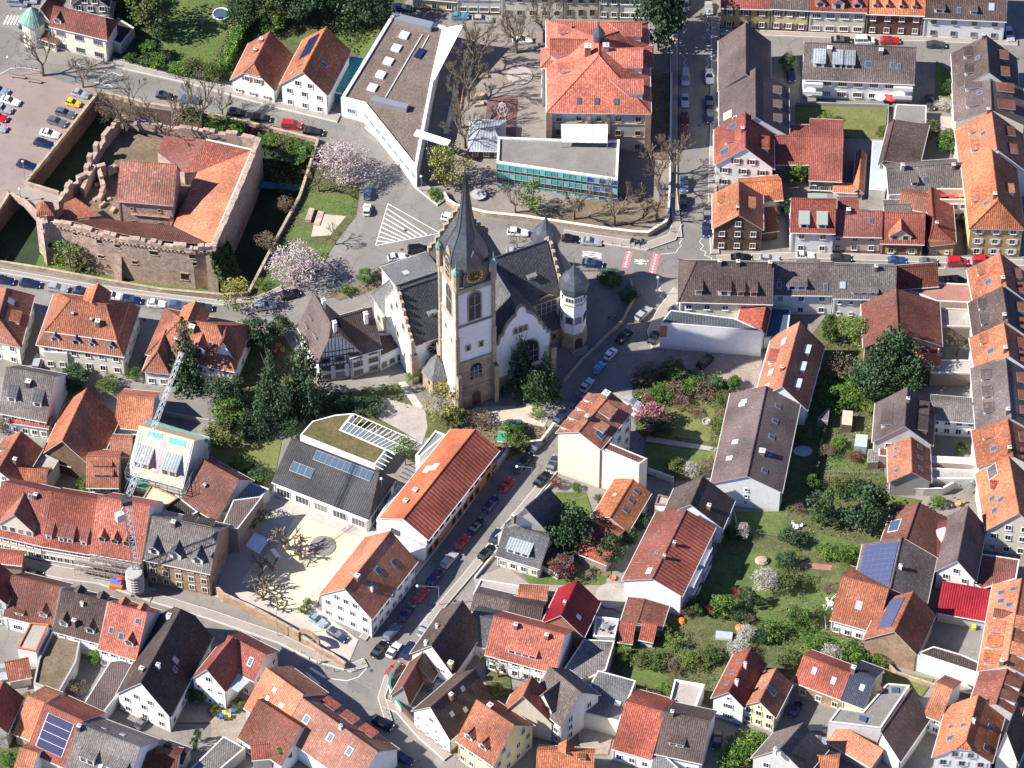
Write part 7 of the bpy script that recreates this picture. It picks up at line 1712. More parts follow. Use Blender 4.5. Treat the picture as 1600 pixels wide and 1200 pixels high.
G(v3.h,(1280,1010),(1395,1030),(1340,930),(1345,850),7.4,roof='t_rust',wall='white',n='1',r='0',gw=0,rows=1,z0=5,name='wing_roof')
dorm(v3,'l',.4,.3,5.5,2.4,'gable','t_orange')
#  kindergarten
tile(1,2)
w1=S(('kindergarten','kindergarten hall with dark grey roof and long glazed strip','school'),(105,612),(665,830),(440,450),4.8,27,t=.25,hf=1.6,roof='t_dark',wall='white',r='5',n='0',f='2',rows=1,gw=0,style='shop',trim='trim_white')
w1.roof.data.materials[0]=MATS.get('t_anthracite')or tiles('t_anthracite',(.085,.087,.095),moss=.1,pan=.45,var=.1,contrast=.3)
panels(w1,'r',.27,.88,.74,.96,10,1,'glass_blue').name='skylight_strip'
panels(w1,'r',.1,.33,.33,.55,3,1,'glass_blue').name='skylight_strip'
w2=flat(('kindergarten_annex','flat annex with moss green planted roof and white edge','building'),[(262,345),(335,262),(470,225),(582,215),(505,312),(778,430),(708,522)],3.3,'white','sedum_green',par=.2,pw=.28,cop='white_paint')
pg=thing('pergola','white steel and glass pergola along the planted roof annex','pergola',at((740,330),0))
gA,gB,gC,gD=[at(p,4.4)for p in((582,215),(990,392),(830,452),(505,312))];mb=MB()
for i in range(15):
 t=i/14;mb.tube(gA.lerp(gB,t),gD.lerp(gC,t),.09,n=4)
for t in(0,.5,1):mb.tube(gA.lerp(gD,t),gB.lerp(gC,t),.1,n=4)
mb.build('rafters',['white_paint'],pg);mb=MB()
for t in(0,.33,.66,1):
 for e0,e1_ in((gA,gB),):p=e0.lerp(e1_,t);mb.tube((p.x,p.y,0),p,.09,n=6)
mb.build('posts',['white_paint'],pg);mb=MB();P=[gA.lerp(gD,.5),gB.lerp(gC,.5),gC,gD];P=[p-ZV*.02 for p in P];mb.face(P if(P[1]-P[0]).cross(P[2]-P[0]).z>0 else P[::-1]);mb.build('glass_panel',['glass_dim'],pg)
mb=MB();P=[at(p,4.3)for p in((705,522),(758,548),(828,460),(775,430))]
for i in range(5):
 t=i/4;mb.tube(P[0].lerp(P[3],t),P[1].lerp(P[2],t),.09,n=4)
mb.build('rafters',['white_paint'],pg)
x1=G(('community_hall','long hall with vivid orange left slope and ribbed red right slope along the street','building'),(750,833),(1016,950),(885,836),(1300,312),6.8,roof='t_vivid',roof2='t_rib',wall='white',n='0',r='0',l='0',gw=0,trim='trim_white',oh=.6)
wallwins(x1.h,x1.NR,x1.FR,0,6.6,12,2,'plain','steel_dark',skip=.2);wallwins(x1.h,x1.NL,x1.NR,2.6,6.0,1,1,'wide','steel_dark',cpos=[.3])
mb=MB();a,b=x1.NR,x1.FR;o=x1.rt*.05;L_=(b-a).length;d=(b-a).normalized()
for(t0,t1,z0,z1)in((0,.55,0,2.6),(.55,.8,0,3.2),(.8,1,0,6.6)):
 p,q_=a+d*L_*t0+o,a+d*L_*t1+o;mb.face([p+ZV*z0,q_+ZV*z0,q_+ZV*z1,p+ZV*z1])
mb.build('painted_base',['orange_paint'],x1.h)
for a,b in((.55,.3),(.58,.55)):skyl(x1,'l',a,b,1.8,1.3,'glass_pale','white_paint')
for a,b in((.3,.55),(.18,.5)):chim(x1,'l',a,b,.8,.6,'steel')
flat(x1.h,[(716,842),(752,858),(885,655),(846,640)],4.4,'white','t_metal',par=.05)
flat(x1.h,[(948,468),(975,478),(1130,345),(1068,320)],5.6,'white','gravel_roof',par=.35,cop='white_paint')
flat(x1.h,[(872,945),(1000,1020),(1030,965),(890,905)],4.4,'white','t_metal',par=.05)
#  VEHICLES
def cars(group,rows):
 for r_ in rows:car(r_[0],r_[1],r_[2],r_[3],r_[4],group,name=r_[5]if len(r_)>5 else 'parked_car',cat=r_[6]if len(r_)>6 else 'car')
tile(0,0);g='cars on the parking lot by the castle'
cars(g,[((480,560),-22,'hatch','silver','silver hatchback at the top of the diagonal row beside the moat',),((435,615),-20,'small','yellow','small yellow car beside the moat parapet'),((388,675),-22,'wagon','grey','dark grey estate car below the yellow car'),((340,727),-24,'wagon','grey','mid grey estate car, fourth in the row beside the moat'),((297,797),-18,'sedan','white','white saloon with black roof glass beside the moat parapet'),((262,856),-18,'wagon','navy','dark blue estate car directly below the white saloon'),((160,985),-20,'wagon','navy','dark blue estate car standing alone near the castle bridge'),((62,602),-22,'sedan','white','white car in the left parking row near the edge'),((22,650),-22,'hatch','silver','silver car with its tail at the left edge of the parking lot'),((-5,700),-22,'hatch','red','red car cut by the left edge of the parking lot'),((-10,760),-22,'hatch','silver','silver car nose at the left edge below the red car'),((2,540),-22,'hatch','paleblue','pale blue car nose at the left edge above the white car')])
g='cars parked along the castle street'
cars(g,[((982,572),-12,'hatch','black','black car parked before the bare street tree by the castle'),((1125,595),-10,'wagon','steelblue','grey blue estate car behind the bare tree by the castle'),((1412,675),-9,'suv','black','black off roader, left of a pair above the castle ruin'),((1552,705),-9,'wagon','black','black estate car, right of a pair above the castle ruin')])
tile(1,0);cars(g,[((212,748),-8,'van','red','red van parked on the castle street'),((342,785),-10,'wagon','black','black estate car parked just behind the red van')])
cars('cars at the top edge street',[((875,50),-3,'wagon','navy','dark blue car in shade behind the modern hall'),((1213,98),0,'hatch','skyblue','light blue hatchback behind the modern hall'),((1348,115),-2,'wagon','silver','silver estate car right of the light blue hatchback')])
tile(0,0);cars('cars at the top left crossing',[((105,18),-5,'van','paleblue','pale blue van at the top left edge'),((170,3),-5,'hatch','silver','silver car behind the top left corner house'),((155,150),10,'small','blue','small blue car at the corner below the green turret')])
tile(2,0);g='cars parked in the street east of the school'
cars(g,[((1028,30),-88,'van','white','white van in the left row at the top of the side street'),((1172,50),-88,'hatch','silver','silver blue car in the right row at the top of the side street'),((1033,465),-90,'van','silver','silver grey van on the shaded side street'),((1030,600),-90,'hatch','silver','silver hatchback in front of the silver grey van'),((1028,710),-90,'hatch','darkred','dark red car on the shaded side street'),((1025,800),-90,'hatch','red','bright red car on the shaded side street'),((1175,458),-90,'sedan','white','white saloon in the right row of the shaded street'),((1175,620),-90,'wagon','black','black estate car in the right row of the shaded street'),((1178,695),-90,'hatch','darkgrey','dark hatchback behind the black estate car'),((1025,1100),-90,'suv','steelblue','grey blue car under the bare tree at the end of the side street'),((62,240),2,'wagon','white','white van like car standing on the school forecourt')])
tile(2,1);cars(g,[((1018,105),-90,'suv','black','black car below the grey blue car on the side street'),((1163,170),-90,'sedan','darkgrey','dark grey saloon beside the wood clad house'),((1155,265),-90,'hatch','navy','dark blue car below the dark grey saloon')])
tile(3,0);g='cars in the upper right street'
cars(g,[((512,240),0,'sedan','black','black saloon under the yellow houses in the upper right'),((652,245),0,'van','white','white van before the cream dormered house'),((803,243),0,'wagon','red','red estate car before the brick house'),((1078,268),-2,'sedan','darkgrey','dark grey saloon before the long white house'),((1513,205),-84,'wagon','silver','silver estate car at the upper right corner'),((1580,850),-88,'van','white','white camper van at the right edge'),((215,450),-85,'hatch','navy','dark blue car in the shade left of the white block'),((1043,610),-88,'wagon','darkgrey','dark car in the driveway beside the white block')])
tile(3,1);g='cars along the cross street'
cars(g,[((90,437),-3,'hatch','silver','silver hatchback before the wood clad house gate'),((300,418),0,'hatch','white','white car roof behind the grey brown roof of the cross street'),((512,433),0,'wagon','darkgrey','dark car half hidden before the pinkish house'),((845,447),0,'hatch','blue','blue hatchback before the brick cottage'),((1030,457),-3,'hatch','grey','dark grey hatchback before the narrow ochre cottage'),((1203,460),2,'van','red','bright red van before the ochre corner house'),((1355,452),2,'van','red','second red van half hidden by the orange roof'),((1185,568),0,'sedan','black','black saloon in the recess below the cross street')])
tile(2,1);g='cars around the church junction'
cars(g,[((1365,430),0,'sedan','black','black car beneath the wood clad house'),((1530,435),-5,'hatch','silver','silver car right of the black car beneath the wood clad house'),((35,280),-6,'wagon','white','white estate car on the street behind the nave roof'),((350,318),-6,'hatch','black','black car behind the rear stair turret'),((472,335),-8,'sedan','silver','silver saloon on the street right of the rear stair turret'),((480,465),-10,'sedan','navy','long dark blue car beside the painted thirty'),((20,398),-5,'hatch','silver','silver car hidden behind the nave roof')])
tile(1,1);cars(g,[((838,428),12,'hatch','white','white and blue patrol car by the churchyard fence'),((965,385),6,'van','black','black van parked by the churchyard fence'),((660,145),88,'small','white','white car parked beside the stone bench lawn'),((665,45),88,'hatch','steelblue','grey blue car beneath the magnolia shadow'),((1165,195),-15,'wagon','white','white car passing behind the spire'),((205,650),22,'suv','black','black off roader under the white magnolia'),((58,718),10,'wagon','silver','silver estate car below the black off roader')])
g='cars parked in the church street'
tile(2,1);cars(g,[((782,762),52,'wagon','silver','silver estate car uppermost in the church street'),((668,898),54,'suv','black','black off roader parked beside the church in the church street'),((587,1002),55,'small','white','white small car in the shaded church street'),((518,1085),55,'small','skyblue','light blue small car in the shaded church street'),((845,905),65,'hatch','black','black car beside the left end of the white workshop wall'),((985,735),30,'hatch','navy','blue car at the corner of the white workshop'),((1150,1050),50,'suv','black','black car in the car park below the white workshop')])
tile(2,2);cars(g,[((445,45),57,'hatch','silver','silver car below the light blue small car'),((372,140),55,'hatch','navy','dark car below the silver car next to the clipped yew'),((290,235),57,'hatch','navy','dark blue car beside the orange roofed fire wall house'),((155,405),52,'sedan','darkgrey','dark saloon opposite the cream fire wall'),((80,500),56,'wagon','black','black estate car lower left of the dark saloon'),((245,510),70,'hatch','darkgrey','dark car tight against the cream fire wall'),((180,605),54,'sedan','black','black saloon near the slate grey house'),((718,150),-35,'wagon','silver','silver estate car in the yard behind the fire wall house'),((690,190),-35,'wagon','white','white car beside the silver estate car in the yard')])
tile(1,2);cars(g,[((1585,520),55,'wagon','steelblue','grey blue car uppermost beside the orange slope hall'),((1490,640),57,'hatch','red','red hatchback beside the orange slope hall'),((1400,755),57,'wagon','navy','dark blue estate car below the red hatchback'),((1312,885),56,'sedan','black','black saloon between the two red cars'),((1225,980),55,'hatch','red','red hatchback below the black saloon'),((1150,1085),56,'wagon','silver','silver estate car below the second red hatchback'),((1428,945),65,'hatch','navy','dark car beside the slate grey house'),((1375,1045),50,'suv','black','black off roader at the kerb opposite the silver estate car')])
tile(1,3);cars(g,[((1065,50),55,'wagon','navy','dark blue car in the shade beside the white gabled house'),((983,155),57,'hatch','red','red car in the shade beside the white gabled house'),((893,258),60,'wagon','navy','dark blue car below the shaded red car'),((808,375),56,'wagon','steelblue','grey car lowest in the shaded row beside the white gabled house')])
g='cars at the lower fork'
cars(g,[((735,475),58,'sedan','black','black convertible at the fork'),((820,480),60,'hatch','white','white hatchback driving towards the fork'),((905,480),62,'wagon','navy','dark blue estate car right of the white hatchback'),((1000,355),62,'hatch','silver','silver car parked by the lettered gable house'),((822,595),48,'hatch','orangered','orange red hatchback at the green topped wall'),((370,305),-38,'hatch','paleblue','pale blue car in the kindergarten drive'),((485,390),-38,'wagon','navy','dark blue car in the kindergarten drive'),((755,920),-30,'suv','black','black car driving in the lower street'),((885,1130),-30,'hatch','navy','dark car at the lower street near the bottom'),((1080,680),40,'hatch','steelblue','grey car inside the walled courtyard')])
tile(0,3);g='cars in the lower left'
cars(g,[((20,610),-80,'hatch','silver','silver car at the left edge below the roof terrace'),((850,905),60,'hatch','grey','grey car under the carport of the large white gabled house'),((200,30),-10,'hatch','black','black car on the shop street at the left')])
tile(0,1);g='cars in the street below the castle'
cars(g,[((25,565),-12,'sedan','navy','dark blue car cut by the left edge below the moat'),((180,585),-10,'wagon','navy','dark blue estate car above the orange hipped villa'),((345,612),-10,'wagon','silver','silver estate car above the mansard villa'),((490,630),-8,'hatch','navy','dark car half hidden behind the mansard villa roof'),((680,660),-8,'hatch','white','white car half hidden behind the mansard villa roof'),((780,682),-8,'wagon','navy','dark blue estate car right of the mansard villa'),((932,705),-7,'hatch','white','white hatchback below the castle wall'),((1060,715),-6,'wagon','steelblue','grey blue estate car below the castle wall'),((1205,727),-4,'sedan','darkgrey','dark saloon below the castle buttress'),((1560,715),12,'wagon','silver','silver car beside the yellow green birch'),((225,1055),82,'van','silver','silver van between the two villas')])
tile(2,3);cars('cars in the lower right yards',[((1222,1020),-97,'sedan','black','black saloon in the yard below the lemon house')])
tile(3,3);cars('cars in the lower right yards',[((380,965),0,'van','darkgrey','dark green grey van beside the angular workshop'),((240,830),60,'hatch','navy','dark blue car in the shade of the red cottage yard'),((375,1020),-10,'small','paleblue','pale blue trailer like small car behind the van')])
#  TREES AND SHRUBS
tile(0,0)
B='bare'
def PT(rows):
 for r_ in rows:
  k=dict(r_[5])if len(r_)>5 else{}
  plant(r_[0],r_[1],r_[2],r_[3],r_[4],**k)
PT([(B,(258,450),15,6.5,'bare tree on the corner island of the parking lot'),(B,(495,520),9,4,'smaller bare tree beside the parking lot exit'),(B,(750,800),17,8,'wide bare tree growing on the left rim of the castle court'),(B,(690,740),9,5,'low bare scrub tree in front of the wide bare tree'),(B,(990,880),15,8,'bare tree leaning over the court behind the castle hall'),(B,(1205,755),16,7,'gnarled bare tree between the castle and the street'),(B,(1325,690),8,3.5,'slight bare tree right of the gnarled one'),('brown',(640,690),3.5,3.0,'brown leafless scrub in the corner of the moat'),('olive',(880,180),14,6.5,'big olive green tree beside the large lawn'),('dark',(760,60),10,4,'dark tree behind the corner house garden'),('dark',(1500,60),13,6,'dark dense tree right of the large lawn'),('dark',(1450,170),9,4,'dark tree above the ivy hedge'),('fresh',(1330,20),8,3.5,'pale blossoming tree at the top of the lawn'),('ball',(905,350),4.6,3.3,'large clipped round bush on the garden corner'),('ball',(785,365),2.6,1.9,'small clipped yellowish ball by the garden gate'),('green',(935,400),3.6,3.0,'round green bush below the large clipped one'),('blossom',(990,370),2.6,1.4,'little white blossoming bush in the front garden'),('green',(1070,430),3,3,'green bush in the front hedge, leftmost'),('olive',(1160,430),3.6,3,'olive bush in the front hedge'),('olive',(1250,470),4.2,3,'brownish green bush at the right end of the front hedge'),('dark',(960,230),4,2.5,'dark bush in the shade beside the large lawn'),('blossom',(1210,150),3,.9,'thin young tree standing on the large lawn'),('olive',(1120,720),3.4,3.4,'low green scrub on the moat rim left of the parked off roader'),('green',(1290,770),3,3.4,'dark green scrub on the castle rim, middle'),('green',(1400,775),2.6,2.6,'dark green scrub on the castle rim, right')])
hedge([(345,150*0+150),(310,90)]and[(1330,430),(1420,240),(1470,120)],3.4,2.2,'tall ivy covered hedge between lawn and orange cottage','leaf_fresh','leaf_green')
hedge([(780,370),(1000,430),(1180,480),(1320,500)],1.8,1.2,'long front hedge along the pavement of the castle street')
tile(1,0)
PT([('dark',(250,130),14,6,'tall dark tree behind the orange cottages'),('olive',(120,110),10,4.5,'olive tree at the top left of the cottages'),('spruce',(560,150),18,5.5,'large conifer behind the solar roof house'),('dark',(680,150),15,5.5,'dark evergreen left of the modern hall'),('dark',(360,60),13,5,'dark evergreen between the conifer and the cottages'),('green',(100,190),6,3.5,'green tree right behind the half hipped cottage'),('dark',(420,90),12,5,'dark crowded tree at the top edge behind the solar roof'),(B,(1265,600),15,6.5,'bare schoolyard tree in the row, upper'),(B,(1215,760),15,6,'bare schoolyard tree in the row, middle'),(B,(1330,440),15,6.5,'bare schoolyard tree in the row, second from top'),(B,(1290,330),14,6,'bare schoolyard tree in the row, top'),(B,(1245,880),13,6,'bare schoolyard tree in the row, lowest'),('yellow',(1170,1110),13,5.0,'budding yellow green tree at the tip of the modern hall',{'tr':.1}),('yellow',(1090,1090),11,4.2,'budding yellow green tree left of the other budding tree',{'tr':.1}),('green',(1070,1180),2.6,2,'bright green bush at the schoolyard wall end'),(B,(1550,315),14,5,'bare street tree near the top of the school forecourt'),('pink',(520,1075),10.5,6.4,'pink magnolia in blossom beside the moat path',{'name':'blossoming_tree','tr':.12}),(B,(372,1140),9,4.5,'bare tree at the left foot of the pink magnolia'),('olive',(160,900),3,4,'ivy scrub on the moat corner'),('green',(250,930),3,4,'low green scrub above the moat corner'),('green',(80,870),3,3,'scrub at the far moat corner')])
tile(2,0)
PT([('dark',(870,300),20,6.2,'very tall dark ivy clad tree right of the school',{'tr':.05,'name':'evergreen_tree'}),('dark',(900,200),21,5.8,'second tall dark tree right of the school, further back',{'tr':.05,'name':'evergreen_tree'}),(B,(25,310),13,5,'bare tree left of the school by the bench'),(B,(190,250),15,6,'bare tree beside the upper left corner of the school'),(B,(870,1130),15,6.5,'bare tree in the corner between school and pavilion'),(B,(960,1040),14,5.5,'bare tree by the side street wall')])
tile(2,1)
PT([('fresh',(125,155),9.5,3.8,'tree with fresh green buds before the turquoise facade',{'tr':.2}),(B,(370,200),12,5,'bare tree before the turquoise facade'),(B,(608,240),14,6,'bare tree at the schoolyard wall'),(B,(860,210),12,5.5,'bare tree at the corner of the schoolyard wall'),(B,(20,160),9,4,'bare tree by the round schoolyard table'),(B,(30,370),5,2.6,'bare bush behind the nave roof'),('green',(600,590),2.4,2.2,'dark round bed of shrubs in the church forecourt'),('dark',(690,680),2.8,2.6,'dark bush at the church gate',),('dark',(580,560),2,3,'low dark planting by the church railing')])
tile(1,1)
PT([('pink',(235,560),9,6.6,'white pink magnolia in full blossom above the black off roader',{'name':'blossoming_tree','tr':.1}),(B,(470,350),6,3.4,'small bare tree on the park corner'),('fresh',(20,610),2.4,2,'pale flowering shrub by the moat path'),('brown',(170,140),3,2.6,'brown scrub hanging over the moat wall, upper'),('brown',(60,380),4,3.4,'brown scrub hanging over the moat wall, lower'),('green',(650,570),3.2,2.2,'round green shrub in the church fence bed'),('green',(540,640),2,1.8,'low shrub at the left end of the church fence bed'),('olive',(780,520),2,1.8,'low olive shrub in the church fence bed'),('olive',(880,500),1.8,1.8,'low yellow green shrub in the church fence bed, right'),('dark',(150,900),6,3,'dark shrub left of the parsonage'),('red',(130,1010),3.5,1.8,'reddish shrub left of the parsonage'),('spruce',(300,1300),23,6.4,'tall spruce in front of the parsonage, right one'),('spruce',(95,1340),20,5.6,'tall spruce in front of the parsonage, left one'),('spruce',(190,1400),15,4.2,'spruce between the two tall ones in the parsonage garden'),('fresh',(930,1160),2.8,1.5,'bright green shrub at the foot of the nave')])
tile(0,1)
PT([('fresh',(420,490),9,4.6,'pale budding tree in front of the castle wall',{'tr':.15,'z':-5.2}),(B,(460,500),9,4.6,'bare limbs of a tree before the castle wall',{'z':-5.2}),('yellow',(1405,745),9.5,4.5,'yellow green birch at the end of the castle parapet',{'tr':.12,'name':'birch_tree'}),('spruce',(1125,1185),22,6.0,'large spruce in front of the many hipped villa'),('green',(790,1150),3.4,2,'green shrub at the corner of the mansard villa'),('dark',(1520,960),8,4.4,'dark tree in shade beside the many hipped villa'),('green',(440,1160),4,3,'green bushes below the mansard villa'),('olive',(870,1080),2.5,1.6,'bush between the two villas')])
tile(0,2)
PT([('dark',(1340,180),9,4.6,'dark tree on the left of the garden above the unfinished roof'),('green',(1370,300),8,4.2,'green tree behind the scaffold, upper'),('olive',(1330,400),7,4.2,'green tree behind the scaffold, lower'),('dark',(1450,340),5,3.2,'dark tree beside the shaded lawn'),('spruce',(1560,330),15,4.2,'spruce at the left of the kindergarten garden'),('green',(1430,560),4,3,'bush behind the ribbed brown roof'),('dark',(1530,600),3,2.6,'dark shrub at the metal roofed garage'),('dark',(450,60),5,4,'dark shrub above the tall barn'),('olive',(640,60),3,3,'yellow dotted shrub in the upper courtyard'),(B,(590,170),6,3,'bare shrub left of the red ribbed roof'),('brown',(20,330),6,3.4,'bare brown tree at the left edge'),('green',(510,680),4,2.2,'ivy shrub beside the short orange roof'),('fresh',(1520,860),6,4,'light green tree beside the slate roofed shop house'),('green',(1440,930),5,3.2,'shrub in the kindergarten corner'),('dark',(1400,960),4,2.6,'dark shrub against the brown wall of the shop house'),(B,(1300,120),8,3,'bare tree in the villa garden')])
tile(1,2)
PT([('spruce',(330,240),15,4.2,'spruce overhanging the planted roof annex'),('dark',(200,330),5,3.2,'dark tree behind the kindergarten hall'),('yellow',(1105,240),10,4.6,'budding willow in front of the church tower',{'tr':.12,'name':'willow_tree'}),('fresh',(890,520),8,3.4,'pale weeping tree between kindergarten and orange hall',{'tr':.1}),('dark',(600,180),3,3.5,'dark shrubs above the pergola, left'),('dark',(700,200),3,3,'dark shrubs above the pergola, right'),('fresh',(930,30),3,2,'bright green bush beside the chapel'),('olive',(1180,270),3,3.6,'scrubby undergrowth below the willow'),('brown',(1330,270),2.4,3.6,'leafless scrub behind the orange hall'),('olive',(1550,420),3.5,3,'ivy mound above the church street wall'),('dark',(500,170),3,3,'dark garden shrub by the parsonage path'),('dark',(1540,330),3,2.5,'evergreen shrub by the small green kiosk'),('green',(-5,640),3,2.4,'round shrub at the metal roofed garage corner')])
tile(2,1)
PT([('spruce',(50,1210),17,6,'blue green cedar directly in front of the church gable'),('spruce',(200,1260),15,4.6,'slimmer cedar right of the church gable cedar'),('brown',(770,1165),4.5,3.4,'reddish brown shrub at the car park edge'),('brown',(830,1140),4,3.2,'bare purple shrub at the car park edge'),('olive',(950,1150),5,3.4,'olive shrub beside the car park'),('ball',(1320,1195),2.8,1.6,'small clipped cone at the garden corner')])
tile(2,2)
PT([('dark',(150,170),11,3.8,'dark conifer at the churchyard corner'),('fresh',(150,240),2.6,2.2,'bright green shrub at the churchyard gate'),('magenta',(825,290),6,4.2,'pink cherry tree behind the fire wall house',{'name':'blossoming_tree','tr':.15}),('dark',(870,340),4,3,'dark shrub below the pink cherry tree'),('red',(830,150),2.6,1.6,'dark red bush beside the parked cars'),('green',(900,130),4,3.2,'green shrub in the upper garden, left'),('brown',(960,110),4,3,'brown shrub in the upper garden'),('green',(1060,90),4,2.6,'green shrub in the upper garden, middle'),('brown',(1140,120),4,3.4,'purple brown shrub in the upper garden'),('olive',(1250,160),3.6,2.6,'shrub against the long brown roofed block'),('brown',(1240,250),3,2.2,'russet shrub against the long brown block'),('olive',(1220,320),3,2.4,'olive border shrub beside the round flower bed lawn'),('brown',(1100,215),1.2,2.2,'round bed of dry perennials on the lawn'),('yellow',(1190,500),2.6,1.4,'bright yellow forsythia at the lawn corner'),('blossom',(1070,580),3.4,2.4,'white blossoming shrub at the terrace wall'),('olive',(980,560),3.2,2.6,'shrub in the shaded lawn'),('brown',(1150,560),3,2.4,'brown shrub below the forsythia'),('brown',(1000,170),3,3,'bare thicket in the upper garden corner'),('dark',(345,1020),12.5,5.6,'round dark green conifer beside the slate grey house',{'tr':.05,'name':'evergreen_tree'}),('dark',(590,1090),8,3.6,'dark cone shaped yew below the garden house',{'tr':.05,'name':'evergreen_tree'}),('dark',(690,1000),5,2.4,'dark shrub against the broad red roof'),('dark',(780,900),4,2.4,'shaded shrub between the red roofs'),('red',(290,1190),6.5,3.0,'dark red leaved tree beside the slate grey house'),('red',(260,650),3,1.6,'orange red bush at the fire wall foot'),('green',(380,670),1.8,1.3,'small green bush on the narrow lawn'),('olive',(520,740),2,1.3,'border plants by the little lawn path'),('blossom',(1370,950),4,2.0,'white blossoming bush at the lawn corner'),('dark',(1310,960),3,2,'dark bush beside the white blossoming bush'),('green',(1320,70),3.4,1.8,'round topiary at the top of the garden'),('green',(-10,350),4,3,'green shrub above the church street, upper'),('olive',(20,400),3,2.6,'green shrub above the church street, lower')])
hedge([(1100,55),(1255,60)],2.6,3.0,'thick clipped green hedge block at the car park','leaf_green','leaf_dark')
tile(3,1)
PT([('cypress',(1245,240),3.4,1.7,'round green tree beside the ochre corner house'),('green',(1145,530),1,1,'x')][:1])
PT([('green',(445,930),9,2.3,'narrow ivy column in the shaded courtyard',{'tr':.02,'name':'ivy_column'}),('fresh',(580,960),8,4.6,'green leafed tree beside the mauve barn slope'),('dark',(800,1160),15,5.8,'large dark pine in the gardens, upper'),('dark',(700,1260),11,5.6,'dark pine in the gardens, left'),('dark',(880,1240),11,5.4,'dark pine in the gardens, right'),('brown',(500,1150),7,3.8,'bare tree right of the modern orange house'),('green',(610,1200),5,4,'dense green shrub left of the dark pines'),(B,(1200,1010),7,4.2,'bare grey shrub in the walled court',),('green',(1270,340),3,1.6,'shrub under the ochre corner house'),('dark',(180,180),5,2,'dark shrub in the gap beside the bright red roof')])
tile(3,0)
PT([('ball',(1147,555),3.8,1.9,'bright round lollipop tree in the small upper garden'),('fresh',(425,730),3,2.2,'pale shrub on the upper lawn'),('olive',(1050,820),5,2.8,'yellowish shrub in the courtyard'),('green',(1150,890),4.5,3.4,'green shrubs in the courtyard by the terrace houses'),('green',(250,1080),5,3.2,'bushy green tree behind the orange roof'),('blossom',(180,1050),4,2.4,'white blossoming twigs behind the orange roof'),('olive',(760,810),2.4,2,'shrub at the corner of the upper lawn'),('blossom',(1120,640),2.2,2.4,'low flowering bed in the small upper garden'),('dark',(190,420),5,2.4,'dark shrub in the shaded yard of the white block'),(B,(570,1050),4.5,2,'bare vine in the small orange framed yard')])
tile(3,2)
PT([('cypress',(395,870),11,3.6,'dense dark cypress on the left of the garden pair',{'tr':.03}),('dark',(655,900),13,6.0,'broad dark evergreen on the right of the garden pair',{'tr':.04,'name':'evergreen_tree'}),('green',(480,150),4,4.6,'wide low green thicket behind the sheds'),('fresh',(670,200),3,2.2,'light green bush by the brown dormered house'),('green',(570,110),4,4,'thicket under the dark pines'),('brown',(430,470),3,2.2,'bare shrub on the garden path'),('red',(590,490),2.2,1.8,'russet shrub in the vegetable garden'),('green',(490,420),2.2,2,'low green shrub in the vegetable garden'),('green',(340,660),4,2,'hedge end shrub above the cypress'),('olive',(490,680),3.4,3,'russet green shrub above the broad evergreen'),('olive',(560,660),3,2.6,'olive shrub above the broad evergreen'),('fresh',(760,640),2.6,1.6,'yellowish shrub by the garden house'),('olive',(280,370),3.4,2.2,'bare shrub in the shaded garden'),('yellow',(205,790),1.8,1.1,'small yellow shrub at the gable corner'),('brown',(250,800),2.4,1.8,'round brown shrub at the gable corner'),('dark',(210,990),4,2.8,'dark rounded shrub at the meadow edge'),('green',(430,1060),2.6,2.6,'green hedge shrub below the evergreen, left'),('green',(500,1075),3,2.6,'green hedge shrub below the evergreen, middle'),('green',(570,1080),2.8,2.6,'green hedge shrub below the evergreen, right'),('dark',(180,1130),4,2.6,'bluish shrub in the meadow'),('cypress',(1500,1010),3,1.6,'dark shrub under the cream gable'),('green',(1230,440),2.6,1.6,'small tree in the pink walled court'),('green',(1080,770),2.6,2,'shrub beside the wooden terrace')])
hedge([(415,270),(385,450),(350,640)],1.6,.5,'long thin wall like hedge behind the long brown block','ivy','leaf_olive')
tile(2,3)
PT([('blossom',(1500,120),6,3.4,'white blossoming bushy tree on the meadow',{'name':'blossoming_tree'}),('blossom',(1340,520),4.5,3.0,'white blossoming shrub above the slim white house',{'name':'blossoming_tree'}),('blossom',(1390,420),4,2.5,'white blossoming shrub, upper one above the slim white house'),('cypress',(1405,215),5.5,1.9,'columnar clipped cone on the meadow',{'tr':.02}),('red',(1345,185),4,1.6,'dark purple bush beside the columnar cone'),('brown',(1035,270),3,1.8,'brown round bush under the white gable'),('ball',(1098,255),4.2,2.3,'pale green clipped ball bush'),('red',(1175,255),3,1.9,'red leaved bush right of the clipped ball'),('green',(1255,270),5,3.2,'green bush at the meadow edge'),('dark',(1350,300),3,2,'dark bush below the columnar cone'),('brown',(1410,320),2.4,1.7,'purple brown bush beside the garden beds'),('fresh',(660,530),4,2.2,'bright shrub beside the shaded terrace wall'),('olive',(780,560),3,2.8,'wild shrub in the lower garden, first'),('fresh',(960,470),3.6,2.6,'yellow green shrub in the lower garden'),('olive',(870,560),3.2,3,'wild shrub in the lower garden, second'),('fresh',(1030,560),3.4,2.8,'light shrub in the lower garden, middle'),('brown',(960,600),3,2.8,'brown wild shrub in the lower garden'),('olive',(1130,560),3,2.8,'wild shrub near the roof terrace house'),('brown',(800,800),4.4,3.2,'leafless reddish bush by the felt roofed building'),('green',(920,740),3.2,2,'green bush by the roof terrace house'),('olive',(1200,520),3,2.6,'olive shrub left of the white blossoms'),('green',(1370,1110),5,4.4,'green leafy thicket at the bottom edge'),('green',(1300,1160),4.4,3.6,'second green thicket at the bottom edge'),('fresh',(1450,1060),4,3,'light green bush by the parked saloon'),('green',(1560,400),4,3,'green bush on the meadow right side'),('olive',(910,390),3,2,'olive shrub beside the tiled sheds')])
tile(3,3)
